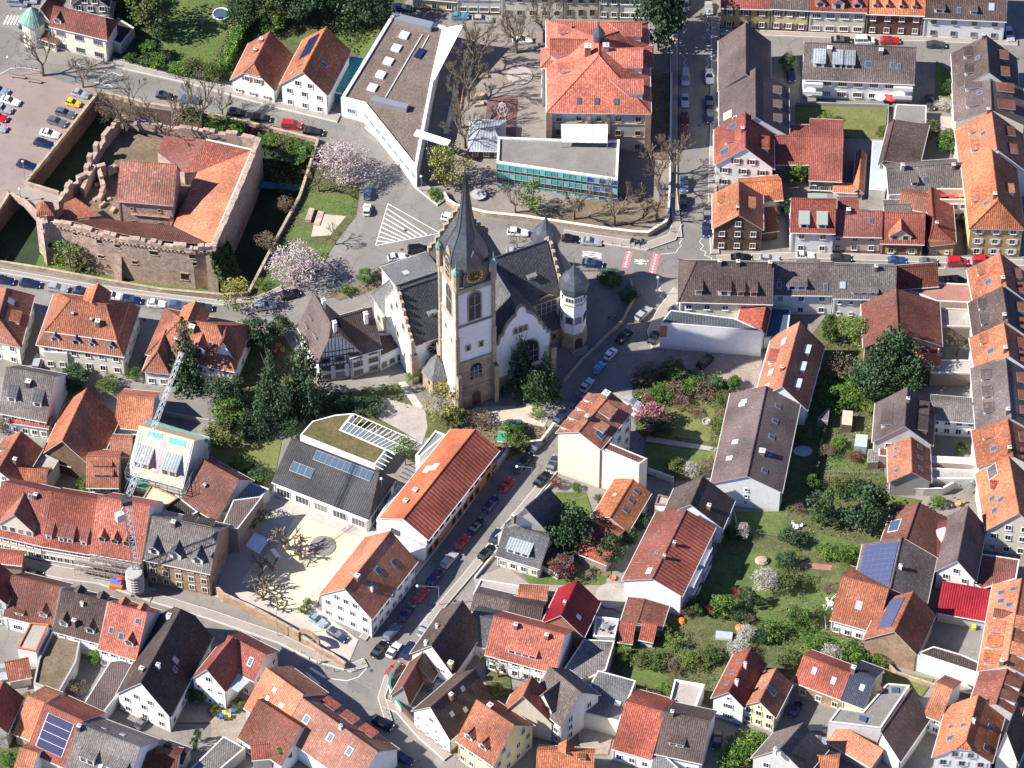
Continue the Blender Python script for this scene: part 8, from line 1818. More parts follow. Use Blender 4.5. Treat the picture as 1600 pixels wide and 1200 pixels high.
PT([('green',(260,340),5,3.2,'dark green bush in the middle of the meadow'),('olive',(195,110),5,3.2,'olive bush beside the white blossom tree'),('olive',(380,280),3,1.6,'olive bush near the round terrace fence'),('green',(350,460),3,3.4,'green thicket above the red cottage, left'),('green',(520,510),4,4,'green thicket above the red cottage, right'),('blossom',(450,550),4.8,2.8,'white blossoming tree above the red cottage',{'name':'blossoming_tree'}),('green',(590,550),4,3,'green shrub beside the dark garden wall'),('olive',(180,560),3.4,3,'brown green shrub behind the lemon house'),('green',(740,560),3,2,'ivy tuft at the brick barn foot'),('dark',(30,420),3,2,'dark shrub by the blossoms'),('fresh',(510,800),2.8,1.2,'yellow green climber on the lemon wall'),('green',(10,1050),3.4,2.6,'green bush at the lower edge of the yard'),('brown',(430,120),2.2,2.2,'low russet heap of shrub by the solar barn')])
tile(0,3)
PT([('green',(560,560),3.6,2,'shrub in the narrow yard behind the row houses'),('brown',(450,740),3,3,'bare shrub in the narrow yard'),('cypress',(1158,1080),4.5,1.0,'slim cypress in the courtyard, left of two',{'tr':.03}),('cypress',(1180,1030),4.5,1.0,'slim cypress in the courtyard, right of two',{'tr':.03}),('dark',(1170,790),4,2.4,'dark ivy bush beside the large white gable'),('olive',(1280,850),1.8,1.6,'shrub behind the courtyard bins'),('olive',(1430,830),2.4,2,'planted tubs under the glass balcony'),('brown',(20,1020),6,3,'bare bush at the lower left edge'),('green',(60,1150),3,2.4,'green bush at the bottom left corner')])
tile(1,3)
PT([(B,(1440,640),8,5,'bare grey fruit tree behind the lettered gable house'),('yellow',(1440,750),4,2.2,'yellow green shrub behind the dark roofed gable house'),('green',(150,1085),1.6,1.2,'green bush on the tiny roof garden',{'z':4.6}),('green',(290,255),2,1.3,'clipped bush at the kindergarten drive'),('green',(305,215),2,1.2,'second clipped bush at the kindergarten drive')])
PLD=[]
for k in range(3):PLD.append(bare_mesh(40+k,depth=3,spread=.75,up=.05,first=.30,twig=.12,r0=.075,n0=4,ratio=.80,pollard=True))
def pollard(p,s,lb,kx):
 h=thing('pollarded_tree',lb,'tree',at(p),'pollarded trees of the sand court',rnd.uniform(0,6));tk,br=PLD[kx]
 for n_,me in(('trunk',tk),('branches',br)):
  o=bpy.data.objects.new(n_,me);col.objects.link(o);o.parent=h;o.scale=(s*1.25,s*1.25,s)
  if n_=='trunk':o.data.materials[0]=M('bark_pale')
tile(1,2);pollard((180,1020),4.6,'large pale pollarded tree on the sand court',0);pollard((265,1080),3.6,'pollarded tree lying beside the large one on the sand court',1);pollard((30,1130),2.8,'smaller pollarded tree at the corner of the sand court',2);pollard((100,1150),2.6,'low pollarded tree under the large pale one',1)
tile(1,3);pollard((15,110),3.6,'pollarded tree with dense stubs by the kindergarten wall',2);pollard((40,180),3.4,'pollarded tree nearest the brick street wall',0);pollard((130,240),2.6,'last pollarded tree by the bicycle stands',1);pollard((70,130),3.2,'pollarded tree in the middle of the cluster by the wall',1)
tile(0,0)
full()
cover('ground_cover',[[(182,96),(158,60),(150,-10),(240,-10),(234,88),(275,107),(332,100),(358,48),(352,-5),(612,-5),(612,22),(556,90),(500,50),(430,45),(425,100),(362,128),(300,122)]],5200,['leaf_dark','leaf_olive','leaf_green'],.5,.05,3,.5)
cover('grass_tufts',[[(236,88),(262,-40),(345,-40),(352,20),(356,48),(332,98),(275,105)],[(478,302),(556,304),(552,338),(478,345)],[(486,380),(522,384),(498,415),(440,450),(405,455),(440,400)],[(1120,870),(1250,860),(1240,900),(1300,905),(1320,940),(1290,965),(1270,1005),(1230,985),(1100,955),(1092,930)],[(1130,800),(1230,802),(1228,835),(1160,832)],[(1042,626),(1080,622),(1117,640),(1108,690),(1050,682)],[(1243,165),(1386,170),(1383,217),(1243,208)]],4200,['leaf_fresh','leaf_green'],.28,.02,5,.1)
cover('garden_undergrowth',[[(1290,520),(1350,500),(1372,640),(1385,790),(1350,850),(1262,830),(1290,690),(1285,600)],[(1045,1040),(1180,1060),(1200,1110),(1130,1110),(1050,1080)],[(960,1000),(1090,975),(1100,1000),(1190,1010),(1180,1060),(1045,1040),(985,1035),(955,1080)],[(1200,960),(1330,905),(1300,960),(1350,1000),(1330,1040),(1260,1030),(1210,1020)]],7000,['leaf_olive','leaf_green','dry_leaf','leaf_brown'],.42,.02,7,.3)
cover('garden_undergrowth',[[(990,585),(1050,570),(1152,602),(1140,640),(1117,640),(1080,622),(1042,626),(1050,680),(1000,690),(985,650)],[(1117,640),(1150,610),(1122,700),(1118,745),(1100,745),(1110,706)]],2600,['leaf_olive','leaf_brown','leaf_green','dry_leaf'],.42,.02,9,.5)
cover('garden_undergrowth',[[(505,620),(600,600),(622,600),(640,640),(604,622),(585,650),(520,660),(480,650),(350,640),(370,520),(440,520)],[(497,222),(556,240),(560,300),(478,302),(466,338),(436,400),(400,455),(392,464),(430,380),(468,310)],[(700,660),(860,668),(850,690),(790,720),(760,690)],[(560,445),(600,415),(700,398),(690,420),(610,445),(530,470)]],4600,['leaf_green','dry_leaf','leaf_olive'],.4,.02,11,.35)
cover('moat_scrub',[[(400,203),(497,224),(475,290),(440,300),(410,250)],[(340,190),(400,202),(395,215),(330,205)]],1500,['ivy','leaf_green','leaf_olive'],.5,-1.8,13,1.6)
#  WALLS, LAMPS, SCAFFOLD, CRANE, PEOPLE, SMALL THINGS
tile(2,1)
full()
wallline('schoolyard_wall','long curved white schoolyard wall above the church junction','wall',[(693,306),(700,318),(712,326),(760,338),(820,344),(880,353),(940,362),(990,368),(1012,369),(1040,352),(1044,345)],1.3,.5,'sandstone','cream_pale')
wallline('schoolyard_wall','dark schoolyard wall along the shaded side street','wall',[(1044,345),(1046,300),(1047,250),(1049,120)],1.3,.3,'castle_stone','trim')
wallline('stone_wall','curved stone wall below the church forecourt','wall',[(985,440),(992,465),(972,505),(935,540),(905,570),(880,600)],1.0,.35,'sandstone')
wallline('brick_wall','long weathered brick wall between the sand court and the curving street','wall',[(333,922),(350,940),(400,963),(440,985),(468,1001)],2.6,.45,'brick_tan','castle_stone')
wallline('brick_wall','stepped brick wall with arch right of the long brick wall','wall',[(472,1003),(500,1022),(520,1032),(540,1046)],2.0,.45,'brick_tan','castle_stone')
ar=thing('gate_arch','rounded brick arch in the wall of the kindergarten drive','gate',at((485,1008)))
mb=MB();a,b=at((470,998)),at((500,1016));d=(b-a).normalized();o=Vector((d.y,-d.x,0));L_=(b-a).length;n=12
outer=[(0,0),(0,3.4)]+[(L_*i/10,3.4+.9*math.sin(math.pi*i/10))for i in range(1,10)]+[(L_,3.4),(L_,0)]
inner=[(L_-.6,0),(L_-.6,2.2)]+[(L_/2+(L_/2-.6)*math.cos(math.pi*i/8),2.2+.9*math.sin(math.pi*i/8))for i in range(1,8)]+[(.6,2.2),(.6,0)]
pts=outer+inner
for off in(.22,-.22):
 loops=[[Vector((s,z,0))for s,z in pts]]
 for t in tessellate_polygon(loops):
  v=[a+d*pts[i][0]+ZV*pts[i][1]+o*off for i in t]
  if((v[1]-v[0]).cross(v[2]-v[0])).dot(o)*off<0:v=v[::-1]
  mb.face(v)
for i in range(len(pts)):
 (s0,z0),(s1,z1)=pts[i],pts[(i+1)%len(pts)];mb.face([a+d*s0+ZV*z0+o*.22,a+d*s0+ZV*z0-o*.22,a+d*s1+ZV*z1-o*.22,a+d*s1+ZV*z1+o*.22])
mb.build('masonry',['brick_tan'],ar)
wallline('garden_wall','front garden wall of the slate grey house along the church street','wall',[(742,905),(790,845),(862,757)],.8,.3,'trim')
wallline('garden_wall','rubble retaining wall between church street and churchyard corner','wall',[(866,668),(845,695),(800,700),(770,742)],1.5,.4,'sandstone','trim')
wallline('garden_wall','pale wall closing the shaded lawn beside the fire wall house','wall',[(1012,740),(1052,755)],1.8,.25,'white_dirty','trim')
wallline('garden_wall','dark brick wall running up beside the brick gabled barn','wall',[(1342,1045),(1358,1012)],2.4,.3,'brick_dark')
wallline('stone_wall','broken rubble wall at the foot of the long white walled wing','wall',[(1357,1010),(1400,1055),(1460,1075),(1520,1090)],1.2,.4,'rubble')
wallline('garden_wall','low wall between the car park and the upper garden','wall',[(985,598),(1040,580),(1096,594)],.9,.25,'concrete')
wallline('garden_wall','boundary wall of the upper right lawn','wall',[(1243,164),(1388,168),(1386,218)],1.0,.2,'concrete')
wallline('garden_wall','stone edge of the castle street front garden','wall',[(182,98),(250,116),(345,136)],.7,.25,'concrete')
wallline('retaining_wall','concrete wall between villa gardens and construction site','wall',[(258,650),(340,665)],1.4,.25,'concrete')
def fence(lb,pts,hgt=1.1,step=2.2,mat='steel_dark',nm='railing',bars=True,group=None,z=0):
 P=[at(p)for p in pts];h=thing(nm,lb,'fence' if nm!='railing' else 'railing',(P[0]+P[-1])/2,group);mb=MB();rb=MB()
 for a,b in zip(P,P[1:]):
  n=max(1,int((b-a).length/step));
  for i in range(n+1):p=a.lerp(b,i/n);mb.box(p,.1,.1,hgt,0)
  for z_ in((.25,hgt)if bars else(hgt,)):rb.tube(a+ZV*z_,b+ZV*z_,.035,n=4)
  if bars:
   k=int((b-a).length/.35)
   for i in range(k):p=a.lerp(b,(i+.5)/k);rb.tube(p+ZV*.2,p+ZV*hgt,.018,n=3,cap=False)
 mb.build('posts',[mat],h);rb.build('rails',[mat],h);return h
fence('dark railing round the planted bed left of the church',[(508,466),(560,436),(610,416),(690,400)],1.3,3)
fence('railing between the church forecourt and the junction',[(905,424),(950,424),(975,430)],1.1,2)
fence('handrail along the kindergarten drive',[(462,958),(500,920)],1.1,2,'steel')
fence('wire fence across the sunny meadow garden',[(1158,835),(1215,842),(1235,838)],1.2,2.5,'wood_grey','garden_fence')
fence('wooden vegetable garden fence beside the greenhouse',[(1290,740),(1400,744)],1.0,2,'wood_grey','garden_fence')
fence('round terrace railing beside the plain orange roof',[(1290,985),(1288,960),(1300,938),(1310,930)],1.0,1.2,'white_paint','terrace_railing')
fence('curved garden stair railing beside the mauve roofed house',[(1130,792),(1146,800),(1152,825)],1.0,1,'white_paint','terrace_railing')
def lamp(p,lb,hgt=5.5,arm=0,ang=0):
 h=thing('street_lamp',lb,'street lamp',at(p),'street lamps',R(ang));c=at(p)
 ORG[h.name]=Vector(h.location);mb=MB();mb.tube(c,c+ZV*hgt,.08,.05,6);
 if arm:mb.tube(c+ZV*hgt,c+ZV*(hgt+.4)+Vector((arm,0,0)),.05,.04,5)
 mb.build('pole',['steel'],h);mb=MB();e=c+ZV*(hgt+(.35 if arm else 0))+Vector((arm,0,0))
 mb.lathe(e-ZV*.1,[(.1,0),(.32,.08),(.30,.22),(.05,.42)],8);mb.build('lamp_head',['trim_white'],h)
tile(0,0);lamp((60,455),'lamp post on the left island of the parking lot',6);lamp((145,205),'tall lamp post by the zebra crossing',8);lamp((150,1075),'lamp post at the corner of the left moat',6)
tile(1,1);lamp((985,40),'lamp post at the end of the schoolyard wall',5)
tile(1,3);lamp((130,400),'lamp post against the long brick wall',9);lamp((1090,215),'lamp reaching over the church street by the lettered gable',6,-4.2)
tile(2,2);lamp((118,648),'lamp reaching over the church street near the slate grey house',6,-3.0)
tile(2,1);lamp((865,660),'lamp post on the pavement corner opposite the church',6)
tile(0,1);lamp((125,95),'lamp post beside the castle gate',4)
tile(1,2);lamp((752,770),'slender mast between kindergarten and orange hall',9)
def bollards(pts,n,lb):
 P=[at(p)for p in pts];T=sum((b-a).length for a,b in zip(P,P[1:]));k=0;me=None
 for i in range(n):
  t=(i+.5)/n*T;acc=0
  for a,b in zip(P,P[1:]):
   l_=(b-a).length
   if acc+l_>=t:p=a.lerp(b,(t-acc)/l_);break
   acc+=l_
  if me is None:
   mb=MB();mb.tube((0,0,0),(0,0,.85),.07,.06,6);mb.tube((0,0,.85),(0,0,.95),.09,.02,6);me=meshonly(mb,'bollard',['steel_dark'])
  o=bpy.data.objects.new('bollard',me);col.objects.link(o);o.location=p+ZV*.12;tag(o,('first','second','third','fourth','fifth','sixth','seventh','eighth')[i]+' from the left of the '+lb,'bollard',lb)
full()
bollards([(950,382),(985,388),(1015,392),(1050,388)],7,'dark bollards along the pavement before the schoolyard wall corner')
bollards([(618,255),(640,278),(660,300),(680,316)],5,'dark bollards beside the tip of the modern hall')
bollards([(466,1018),(490,1035),(520,1050),(555,1048),(572,1035)],8,'dark bollards on the kerb outside the brick arch')
bollards([(602,1108),(608,1122),(620,1135)],4,'dark bollards at the green topped wall corner')
bollards([(20,108),(35,105),(50,108),(60,114)],5,'low bollards round the parking lot island')
bollards([(556,300),(552,320),(548,340)],4,'low bollards beside the stone bench lawn')
def bench(p,ang,lb,L=1.8,mat='wood',z=0):
 h=thing('bench',lb,'bench',at(p,z),None,0);c=at(p,z);rz=R(ang);mb=MB();mb.box(c+ZV*.42,L,.45,.06,0,rz);mb.build('seat',[mat],h)
 mb=MB();o=Vector((-math.sin(rz),math.cos(rz),0));mb.box(c+ZV*.55+o*.22,L,.05,.4,0,rz);mb.build('backrest',[mat],h)
 for s in(-1,1):
  mb=MB();mb.box(c+Vector((math.cos(rz),math.sin(rz),0))*s*L*.4,.08,.4,.42,0,rz);mb.build('leg',['steel_dark'],h)
tile(2,0);bench((65,250),0,'white bench beside the bare tree left of the school',4.0,'white_paint')
tile(0,0);bench((110,465),-12,'dark bench on the parking lot island, left',3.2,'wood_grey');bench((205,492),-12,'dark bench on the parking lot island, right',3.2,'wood_grey')
tile(1,1)
st=thing('stone_bench','red sandstone block bench with shadow gap on the park lawn','bench',at((320,185)));mb=MB();c=at((322,185));mb.box(c,1.2,3.6,.9,0,R(-12));mb.build('seat_block',['castle_stone'],st);mb=MB();mb.box(c+Vector((1.9,-.6,0)),1.4,4.2,.25,0,R(-12));mb.build('base_slab',['castle_stone'],st)
tile(1,0);
rb=[at(p)for p in((1190,540),(1140,800))];wallline('low_wall','long tan edge wall beside the modern hall forecourt','wall',[(1190,545),(1130,800)],.45,1.0,'cream')
wallline('low_wall','thin red painted edge between the bare schoolyard trees','wall',[(1245,430),(1215,660)],.5,.3,'orange_paint')
for i,p in enumerate(((1350,460),(1325,625),(1330,575))):
 h=thing('stone_block',('reddish seating stone in the schoolyard, upper','reddish seating stone in the schoolyard, lower','reddish seating stone in the schoolyard, middle')[i],'stone',at(p));mb=MB();mb.box(at(p),2.2,1.2,.7,0,.2);o=mb.build('block',['sandstone'],h);bm_=o.modifiers.new('b','BEVEL');bm_.width=.12
tile(2,1)
def rtable(p,lb,r=1.2,mat='steel',z=0,nm='round_table'):
 h=thing(nm,lb,'table',at(p,z));c=at(p,z);mb=MB();mb.tube(c+ZV*.7,c+ZV*.78,r,n=14);mb.build('table_top',[mat],h);mb=MB();mb.tube(c,c+ZV*.7,.1,n=6);mb.build('leg',['steel_dark'],h)
tile(1,1);rtable((1325,65),'round pale schoolyard table above the white wall',1.7,'concrete')
tile(2,1);rtable((722,80),'round schoolyard climbing ring beside the pavilion corner',1.4,'steel_dark')
tile(3,2)
def gset(p,lb,mat='white_paint',z=0,n=4):
 h=thing('garden_table_set',lb,'garden furniture',at(p,z));c=at(p,z);mb=MB();mb.tube(c+ZV*.7,c+ZV*.76,.7,n=10);mb.tube(c,c+ZV*.7,.06,n=5);mb.build('table',[mat],h)
 for i in range(n):
  a=i*6.283/n+.4;q_=c+Vector((math.cos(a),math.sin(a),0))*1.25;mb=MB();mb.box(q_+ZV*.42,.5,.5,.05,0,a);mb.box(q_+Vector((math.cos(a),math.sin(a),0))*.24+ZV*.45,.06,.5,.5,0,a)
  for sx in(-1,1):
   for sy in(-1,1):mb.tube(q_+Vector((sx*.2,sy*.2,0)),q_+Vector((sx*.2,sy*.2,.42)),.03,n=4)
  mb.build('chair',[mat],h)
gset((240,900),'white garden table and chairs on the red brown strip');gset((1205,760),'crowded wooden tables and chairs below the wooden terrace','wood');gset((1250,640),'grey table group on the wooden terrace','steel',2.4)
tile(3,3);gset((445,215),'white table group on the terrace with the round fence');
def lounger(p,ang,lb):
 h=thing('sun_lounger',lb,'sun lounger',at(p),'sun loungers on the meadow');c=at(p);rz=R(ang);d=Vector((math.cos(rz),math.sin(rz),0));s=Vector((-d.y,d.x,0));mb=MB()
 mb.slab([c-d*.9-s*.32+ZV*.35,c+d*.4-s*.32+ZV*.35,c+d*.4+s*.32+ZV*.35,c-d*.9+s*.32+ZV*.35],.06,0,0);mb.build('bed',['cloth_white'],h);mb=MB()
 mb.slab([c+d*.4-s*.32+ZV*.35,c+d*1.0-s*.32+ZV*.75,c+d*1.0+s*.32+ZV*.75,c+d*.4+s*.32+ZV*.35],.06,0,0);mb.build('headrest',['cloth_white'],h);mb=MB()
 for x in(-.7,.3):
  for y in(-.28,.28):mb.tube(c+d*x+s*y,c+d*x+s*y+ZV*.33,.03,n=4)
 mb.build('legs',['steel'],h)
lounger((68,408),150,'white sun lounger on the meadow, left of two');lounger((100,392),150,'pale grey sun lounger on the meadow, right of two')
tile(2,3)
gset((560,350),'faint grey table on the pale flat terrace','steel',3.5)
cfm=thing('cold_frame','long glass cold frame among the vegetable beds','cold frame',at((1262,400)));mb=MB();P=[at(p,.8)for p in((1210,405),(1310,412),(1315,372),(1215,362))];mb.prism([Vector((p.x,p.y,0))for p in P],0,.8,0,1);mb.build('frame',['white_paint','glass_pale'],cfm)
for p,lb,m in(((1008,310),'orange round toy shell by the vegetable beds','orange_plastic'),((1355,350),'orange tarpaulin heap beside the cold frame','orange_plastic')):
 mb=MB();mb.lathe(at(p),[(.9,0),(.95,.3),(.6,.7),(.05,.85)],9);o=mb.build('garden_toy',[m]);tag(o,lb,'toy')
tile(0,0)
pool=thing('paddling_pool','round blue and white paddling pool on the large lawn','pool',at((1317,90)));mb=MB();mb.lathe(at((1317,90)),[(1.9,0),(2.0,.5),(1.8,.52),(1.75,.3)],20);mb.build('rim',['cloth_white'],pool);mb=MB();mb.lathe(at((1317,90)),[(1.78,.2),(1.76,.32)],20);mb.build('water',['glass_blue'],pool)
tile(3,2);o=MB();o.lathe(at((283,443)),[(1.9,0),(2.0,.35),(1.8,.36)],18,sq=.7);o=o.build('paddling_pool',['glass_pale']);tag(o,'pale oval pool cover in the shaded garden behind the brown block','pool')
for p,lb in(((40,1097),'pale boulder on the sunny lawn'),):
 m_=MB();m_.lathe(at(p),[(1.4,0),(1.5,.5),(1.0,1.0),(.05,1.2)],9,sq=.8);o=m_.build('boulder',['sandstone']);tag(o,lb,'boulder')
tile(2,2);m_=MB();m_.lathe(at((1158,268)),[(.9,0),(.95,.5),(.75,.5),(.7,.2)],14);o=m_.build('round_planter',['concrete']);tag(o,'dark round planter ring on the lawn','planter')
tile(2,3);m_=MB();m_.lathe(at((600,55)),[(.5,0),(.7,.5),(.6,.5),(.4,.3)],10);o=m_.build('flower_pot',['terracotta']);tag(o,'terracotta pot on the curved lawn edge','flower pot')
def parasol(p,lb,mat,r=1.3,z=0,hgt=2.3):
 h=thing('parasol',lb,'parasol',at(p,z));c=at(p,z);mb=MB();mb.tube(c,c+ZV*hgt,.04,n=5);mb.build('pole',['steel'],h);mb=MB();mb.lathe(c+ZV*(hgt-.5),[(r,0),(.02,.55)],8);mb.build('canopy',[mat],h)
tile(3,0);parasol((740,610),'white parasol behind the white apartment block','cloth_white');parasol((805,615),'red parasol behind the white apartment block','red_paint')
tile(2,0)
tile(1,2)
kh=S(('play_hut','small green roofed play hut at the end of the orange hall','hut'),(1445,362),(1505,368),(1475,325),1.8,35,roof='sage',wall='wood',r='1',n='0',rows=1,gw=0,style='small')
kh.roof.data.materials[0]=M('green_paint')
c=at((1535,300));mb=MB();mb.prism([c+Vector(v)for v in((-1.2,-1.0,0),(1.2,-1.0,0),(1.2,1.0,0),(-1.2,1.0,0))],0,1.1,0,0);mb.slab([c+Vector(v)for v in((-1.3,-1.1,1.1),(1.3,-1.1,1.1),(1.3,1.1,1.5),(-1.3,1.1,1.5))],.1);o=mb.build('tarpaulin_stack',['blue_paint','blue_paint']);tag(o,'stack under a blue tarpaulin beside the play hut','tarpaulin')
tile(1,2)
sh=thing('sun_sail','white canvas shelter roof in the kindergarten corner','shelter',at((30,1010)));mb=MB();P=[at(p,2.6)for p in((-60,1000),(-10,920),(75,960),(20,1050))];mb.slab(P if(P[1]-P[0]).cross(P[2]-P[0]).z>0 else P[::-1],.1);mb.build('canvas',['foil_white','foil_white'],sh)
for p in P:mb=MB();mb.tube((p.x,p.y,0),p,.07,n=5);mb.build('post',['wood'],sh)
pt_=thing('play_slide','pale blue slide leaning in the kindergarten yard','slide',at((115,1050)));mb=MB();a,b=at((95,1020),1.4),at((140,1075),.1);s=Vector((.4,.25,0));mb.slab([a-s,b-s,b+s,a+s][::-1]if((b-a).cross(s)).z<0 else[a-s,b-s,b+s,a+s],.08);mb.build('chute',['foil_white']*2,pt_);mb=MB();mb.tube((a.x,a.y,0),a,.06,n=4);mb.tube((a.x+.7,a.y+.4,0),a+Vector((.7,.4,0)),.06,n=4);mb.build('ladder',['steel'],pt_)
tile(2,0)
tile(1,0)
cf=thing('climbing_frame','white rope climbing net on the red play court','climbing frame',at((1465,660)));mb=MB();c=at((1465,670));
for i in range(6):
 a=i*1.047;p=c+Vector((math.cos(a)*1.6,math.sin(a)*3.0,0));mb.tube(p,c+ZV*3.4,.04,n=4)
 for z in(.8,1.6,2.4):
  t=1-z/3.4;a2=a+1.047;mb.tube(c+Vector((math.cos(a)*1.6*t,math.sin(a)*3*t,z)),c+Vector((math.cos(a2)*1.6*t,math.sin(a2)*3*t,z)),.03,n=4)
mb.build('net',['trim_white'],cf);mb=MB();mb.tube(c,c+ZV*3.6,.1,n=6);mb.build('mast',['steel'],cf)
def bins(rows):
 for p,m,lb in rows:
  h=thing('wheelie_bin',lb,'bin',at(p));c=at(p);mb=MB();mb.prism([c+Vector(v)for v in((-.35,-.4,0),(.35,-.4,0),(.35,.4,0),(-.35,.4,0))],.08,1.0,0,0);mb.build('body',[m],h);mb=MB();mb.slab([c+Vector(v)for v in((-.4,-.45,1.05),(.4,-.45,1.05),(.4,.45,1.2),(-.4,.45,1.2))],.1);mb.build('lid',[m,m],h)
tile(0,3);bins([((1318,885),'blue_paint','blue lidded bin, left end of the courtyard bin group'),((1335,870),'yellow_plastic','yellow bin left of centre in the courtyard bin group'),((1362,885),'yellow_plastic','yellow bin right of centre in the courtyard bin group'),((1390,855),'blue_paint','blue bin at the right of the courtyard bin group'),((1345,895),'steel_dark','dark bin in front of the courtyard bin group')])
tile(3,3);bins([((1300,355),'yellow_plastic','yellow bin in front of the crimson garage'),((1325,345),'blue_paint','blue bin in front of the crimson garage')])
tile(2,3);bins([((1345,925),'blue_paint','blue bin between the white and the lemon house')])
tile(2,1);bins([((885,60),'blue_paint','blue container behind the pavilion wall, front'),((885,25),'blue_paint','blue container behind the pavilion wall, rear')])
tile(0,3)
silo=thing('mortar_silo','white ribbed mortar silo at the foot of the tower crane','silo',at((812,130)));mb=MB();c=at((812,140));mb.lathe(c,[(.4,.6),(1.75,1.4),(1.75,6.6),(1.6,6.8)],16);mb.build('tank',['concrete'],silo);mb=MB()
for z in(2.4,3.2,4.0,4.8,5.6):mb.lathe(c,[(1.77,z),(1.84,z+.08),(1.77,z+.16)],16)
mb.build('rib_ring',['trim'],silo)
for i in range(4):
 a=i*1.57+.78;mb=MB();mb.tube(c+Vector((math.cos(a)*1.3,math.sin(a)*1.3,0)),c+Vector((math.cos(a)*1.3,math.sin(a)*1.3,2.4)),.07,n=5);mb.build('leg',['steel'],silo)
toi=thing('portable_toilet','bright red portable cabin on the building site','toilet',at((722,50)));mb=MB();c=at((722,88));mb.box(c,1.2,1.2,2.1,0,.1);mb.build('cabin',['red_paint'],toi);mb=MB();mb.lathe(c+ZV*2.1,[(.8,0),(.75,.15),(.3,.35),(.02,.4)],8);mb.build('roof',['red_paint'],toi)
ct=thing('site_container','orange red mixing skip beside the portable cabin','skip',at((695,100)));mb=MB();c=at((695,105));mb.box(c,2.6,1.6,1.2,0,-.2);mb.build('tub',['orange_plastic'],ct)
#  scaffold on the white house
tile(0,2)
scf=thing('scaffold','tube scaffold with planks across the front of the scaffolded house','scaffold',at((650,1180)))
a,b=at((450,1020),6.4),at((845,1098),6.4);a.z=b.z=0;d=(b-a).normalized();o=Vector((d.y,-d.x,0));a,b=a+o*.8,b+o*.8;L_=(b-a).length;n=11
up=MB();
for i in range(n+1):
 for k in(0,1.1):p=a+d*L_*i/n+o*k;up.tube(p,p+ZV*(8.2 if i>2 else 5),.05,n=5)
up.build('uprights',['steel'],scf)
for z in(2.1,4.2,6.3):
 i0=0 if z<5 else 3;mb=MB();p0=a+d*L_*i0/n;mb.slab([p0+ZV*z,p0+o*1.1+ZV*z,b+o*1.1+ZV*z,b+ZV*z]if(o).cross(d).z>0 else[p0+ZV*z,b+ZV*z,b+o*1.1+ZV*z,p0+o*1.1+ZV*z],.08,0,0);mb.build('plank_deck',['wood_grey'],scf)
 mb=MB()
 for zz in(.5,1.0):mb.tube(p0+o*1.1+ZV*(z+zz),b+o*1.1+ZV*(z+zz),.04,n=4)
 mb.build('guard_rail',['steel'],scf)
mb=MB()
for i in range(3,n,2):mb.tube(a+d*L_*i/n+o*1.1,a+d*L_*(i+1)/n+o*1.1+ZV*4.2,.04,n=4)
mb.build('brace',['steel'],scf)
mb=MB();p0=a+d*L_*.55+o*1.2;p1=a+d*L_*.72+o*1.2;mb.slab([p0+ZV*1.9,p1+ZV*1.9,p1+o*.9+ZV*1.3,p0+o*.9+ZV*1.3][::-1],.04);mb.build('tarpaulin',['blue_paint','blue_paint'],scf)
for q0,q1,m in(((865,785),(845,1090),'foam_blue'),):
 A_,B2=at(q0,10.5),at(q1,6.4);mb=MB();s=Vector((.9,0,0));mb.slab([B2,B2+s,A_+s,A_],.1);mb.build('insulation_strip',[m,m],scf)
sc2=thing('scaffold','scaffold with netting and handrails round the unfinished wooden roof','scaffold',at((950,600)))
c4_=[at(p,6.0)for p in((760,590),(1095,680),(1235,400),(880,290))];mb=MB();cc=sum(c4_,Vector())/4
Q4=[cc+(p-cc)*1.06 for p in c4_]
for i in range(4):
 p,q_=Q4[i],Q4[(i+1)%4];k=max(2,int((q_-p).length/2.4))
 for j in range(k):r_=p.lerp(q_,j/k);mb.tube((r_.x,r_.y,0),(r_.x,r_.y,8.2),.05,n=5)
mb.build('uprights',['steel'],sc2)
for z in(4.0,6.0,7.0,7.9):
 mb=MB()
 for i in range(4):p,q_=Q4[i],Q4[(i+1)%4];mb.tube((p.x,p.y,z),(q_.x,q_.y,z),.045 if z>6.5 else .09,n=4)
 mb.build('guard_rail',['steel'],sc2)
mb=MB();p,q_=Q4[3],Q4[2];mb.face([Vector((p.x,p.y,6.2)),Vector((q_.x,q_.y,6.2)),Vector((q_.x,q_.y,7.8)),Vector((p.x,p.y,7.8))]);o_=mb.build('safety_net',['tarp_teal'],sc2)
mb=MB();p,q_=Q4[0],Q4[1]
mb.face([Vector((p.x,p.y,3.2)),p.lerp(q_,.35)*1,Vector((p.x,p.y,6.0))]);mb.face([Vector((p.x+2,p.y-.3,2.5)),Vector((p.x+5,p.y-.9,2.5)),Vector((p.x+5,p.y-.9,6.0)),Vector((p.x+2,p.y-.3,6.0))]);mb.build('tarpaulin',['tarp_teal'],sc2)
#  tower crane with raised jib
tile(0,2)
cr=thing('tower_crane','galvanised lattice tower crane with long raised jib over the building site','crane',at((832,1250)))
base=at((828,1255));
def lattice(name,a,b,w0,w1,n,mat='steel_crane',r=.075,up=Vector((0,0,1))):
 mb=MB();d=(b-a).normalized();x=d.cross(Vector((0,1,0))if abs(d.z)>.8 else up).normalized();y=d.cross(x).normalized();C=[]
 for i in range(n+1):
  t=i/n;w_=w0+(w1-w0)*t;c=a.lerp(b,t);C.append([c+x*sx*w_/2+y*sy*w_/2 for sx,sy in((-1,-1),(1,-1),(1,1),(-1,1))])
 for i in range(n):
  for k in range(4):
   mb.tube(C[i][k],C[i+1][k],r,n=4,cap=False);mb.tube(C[i][k],C[i+1][(k+1)%4]if i%2 else C[i][(k+1)%4].lerp(C[i+1][(k+1)%4],1),r*.6,n=3,cap=False)
   mb.tube(C[i+1][k],C[i+1][(k+1)%4],r*.6,n=3,cap=False)
 return mb.build(name,[mat],cr)
mtz=26.0
zt=10.0
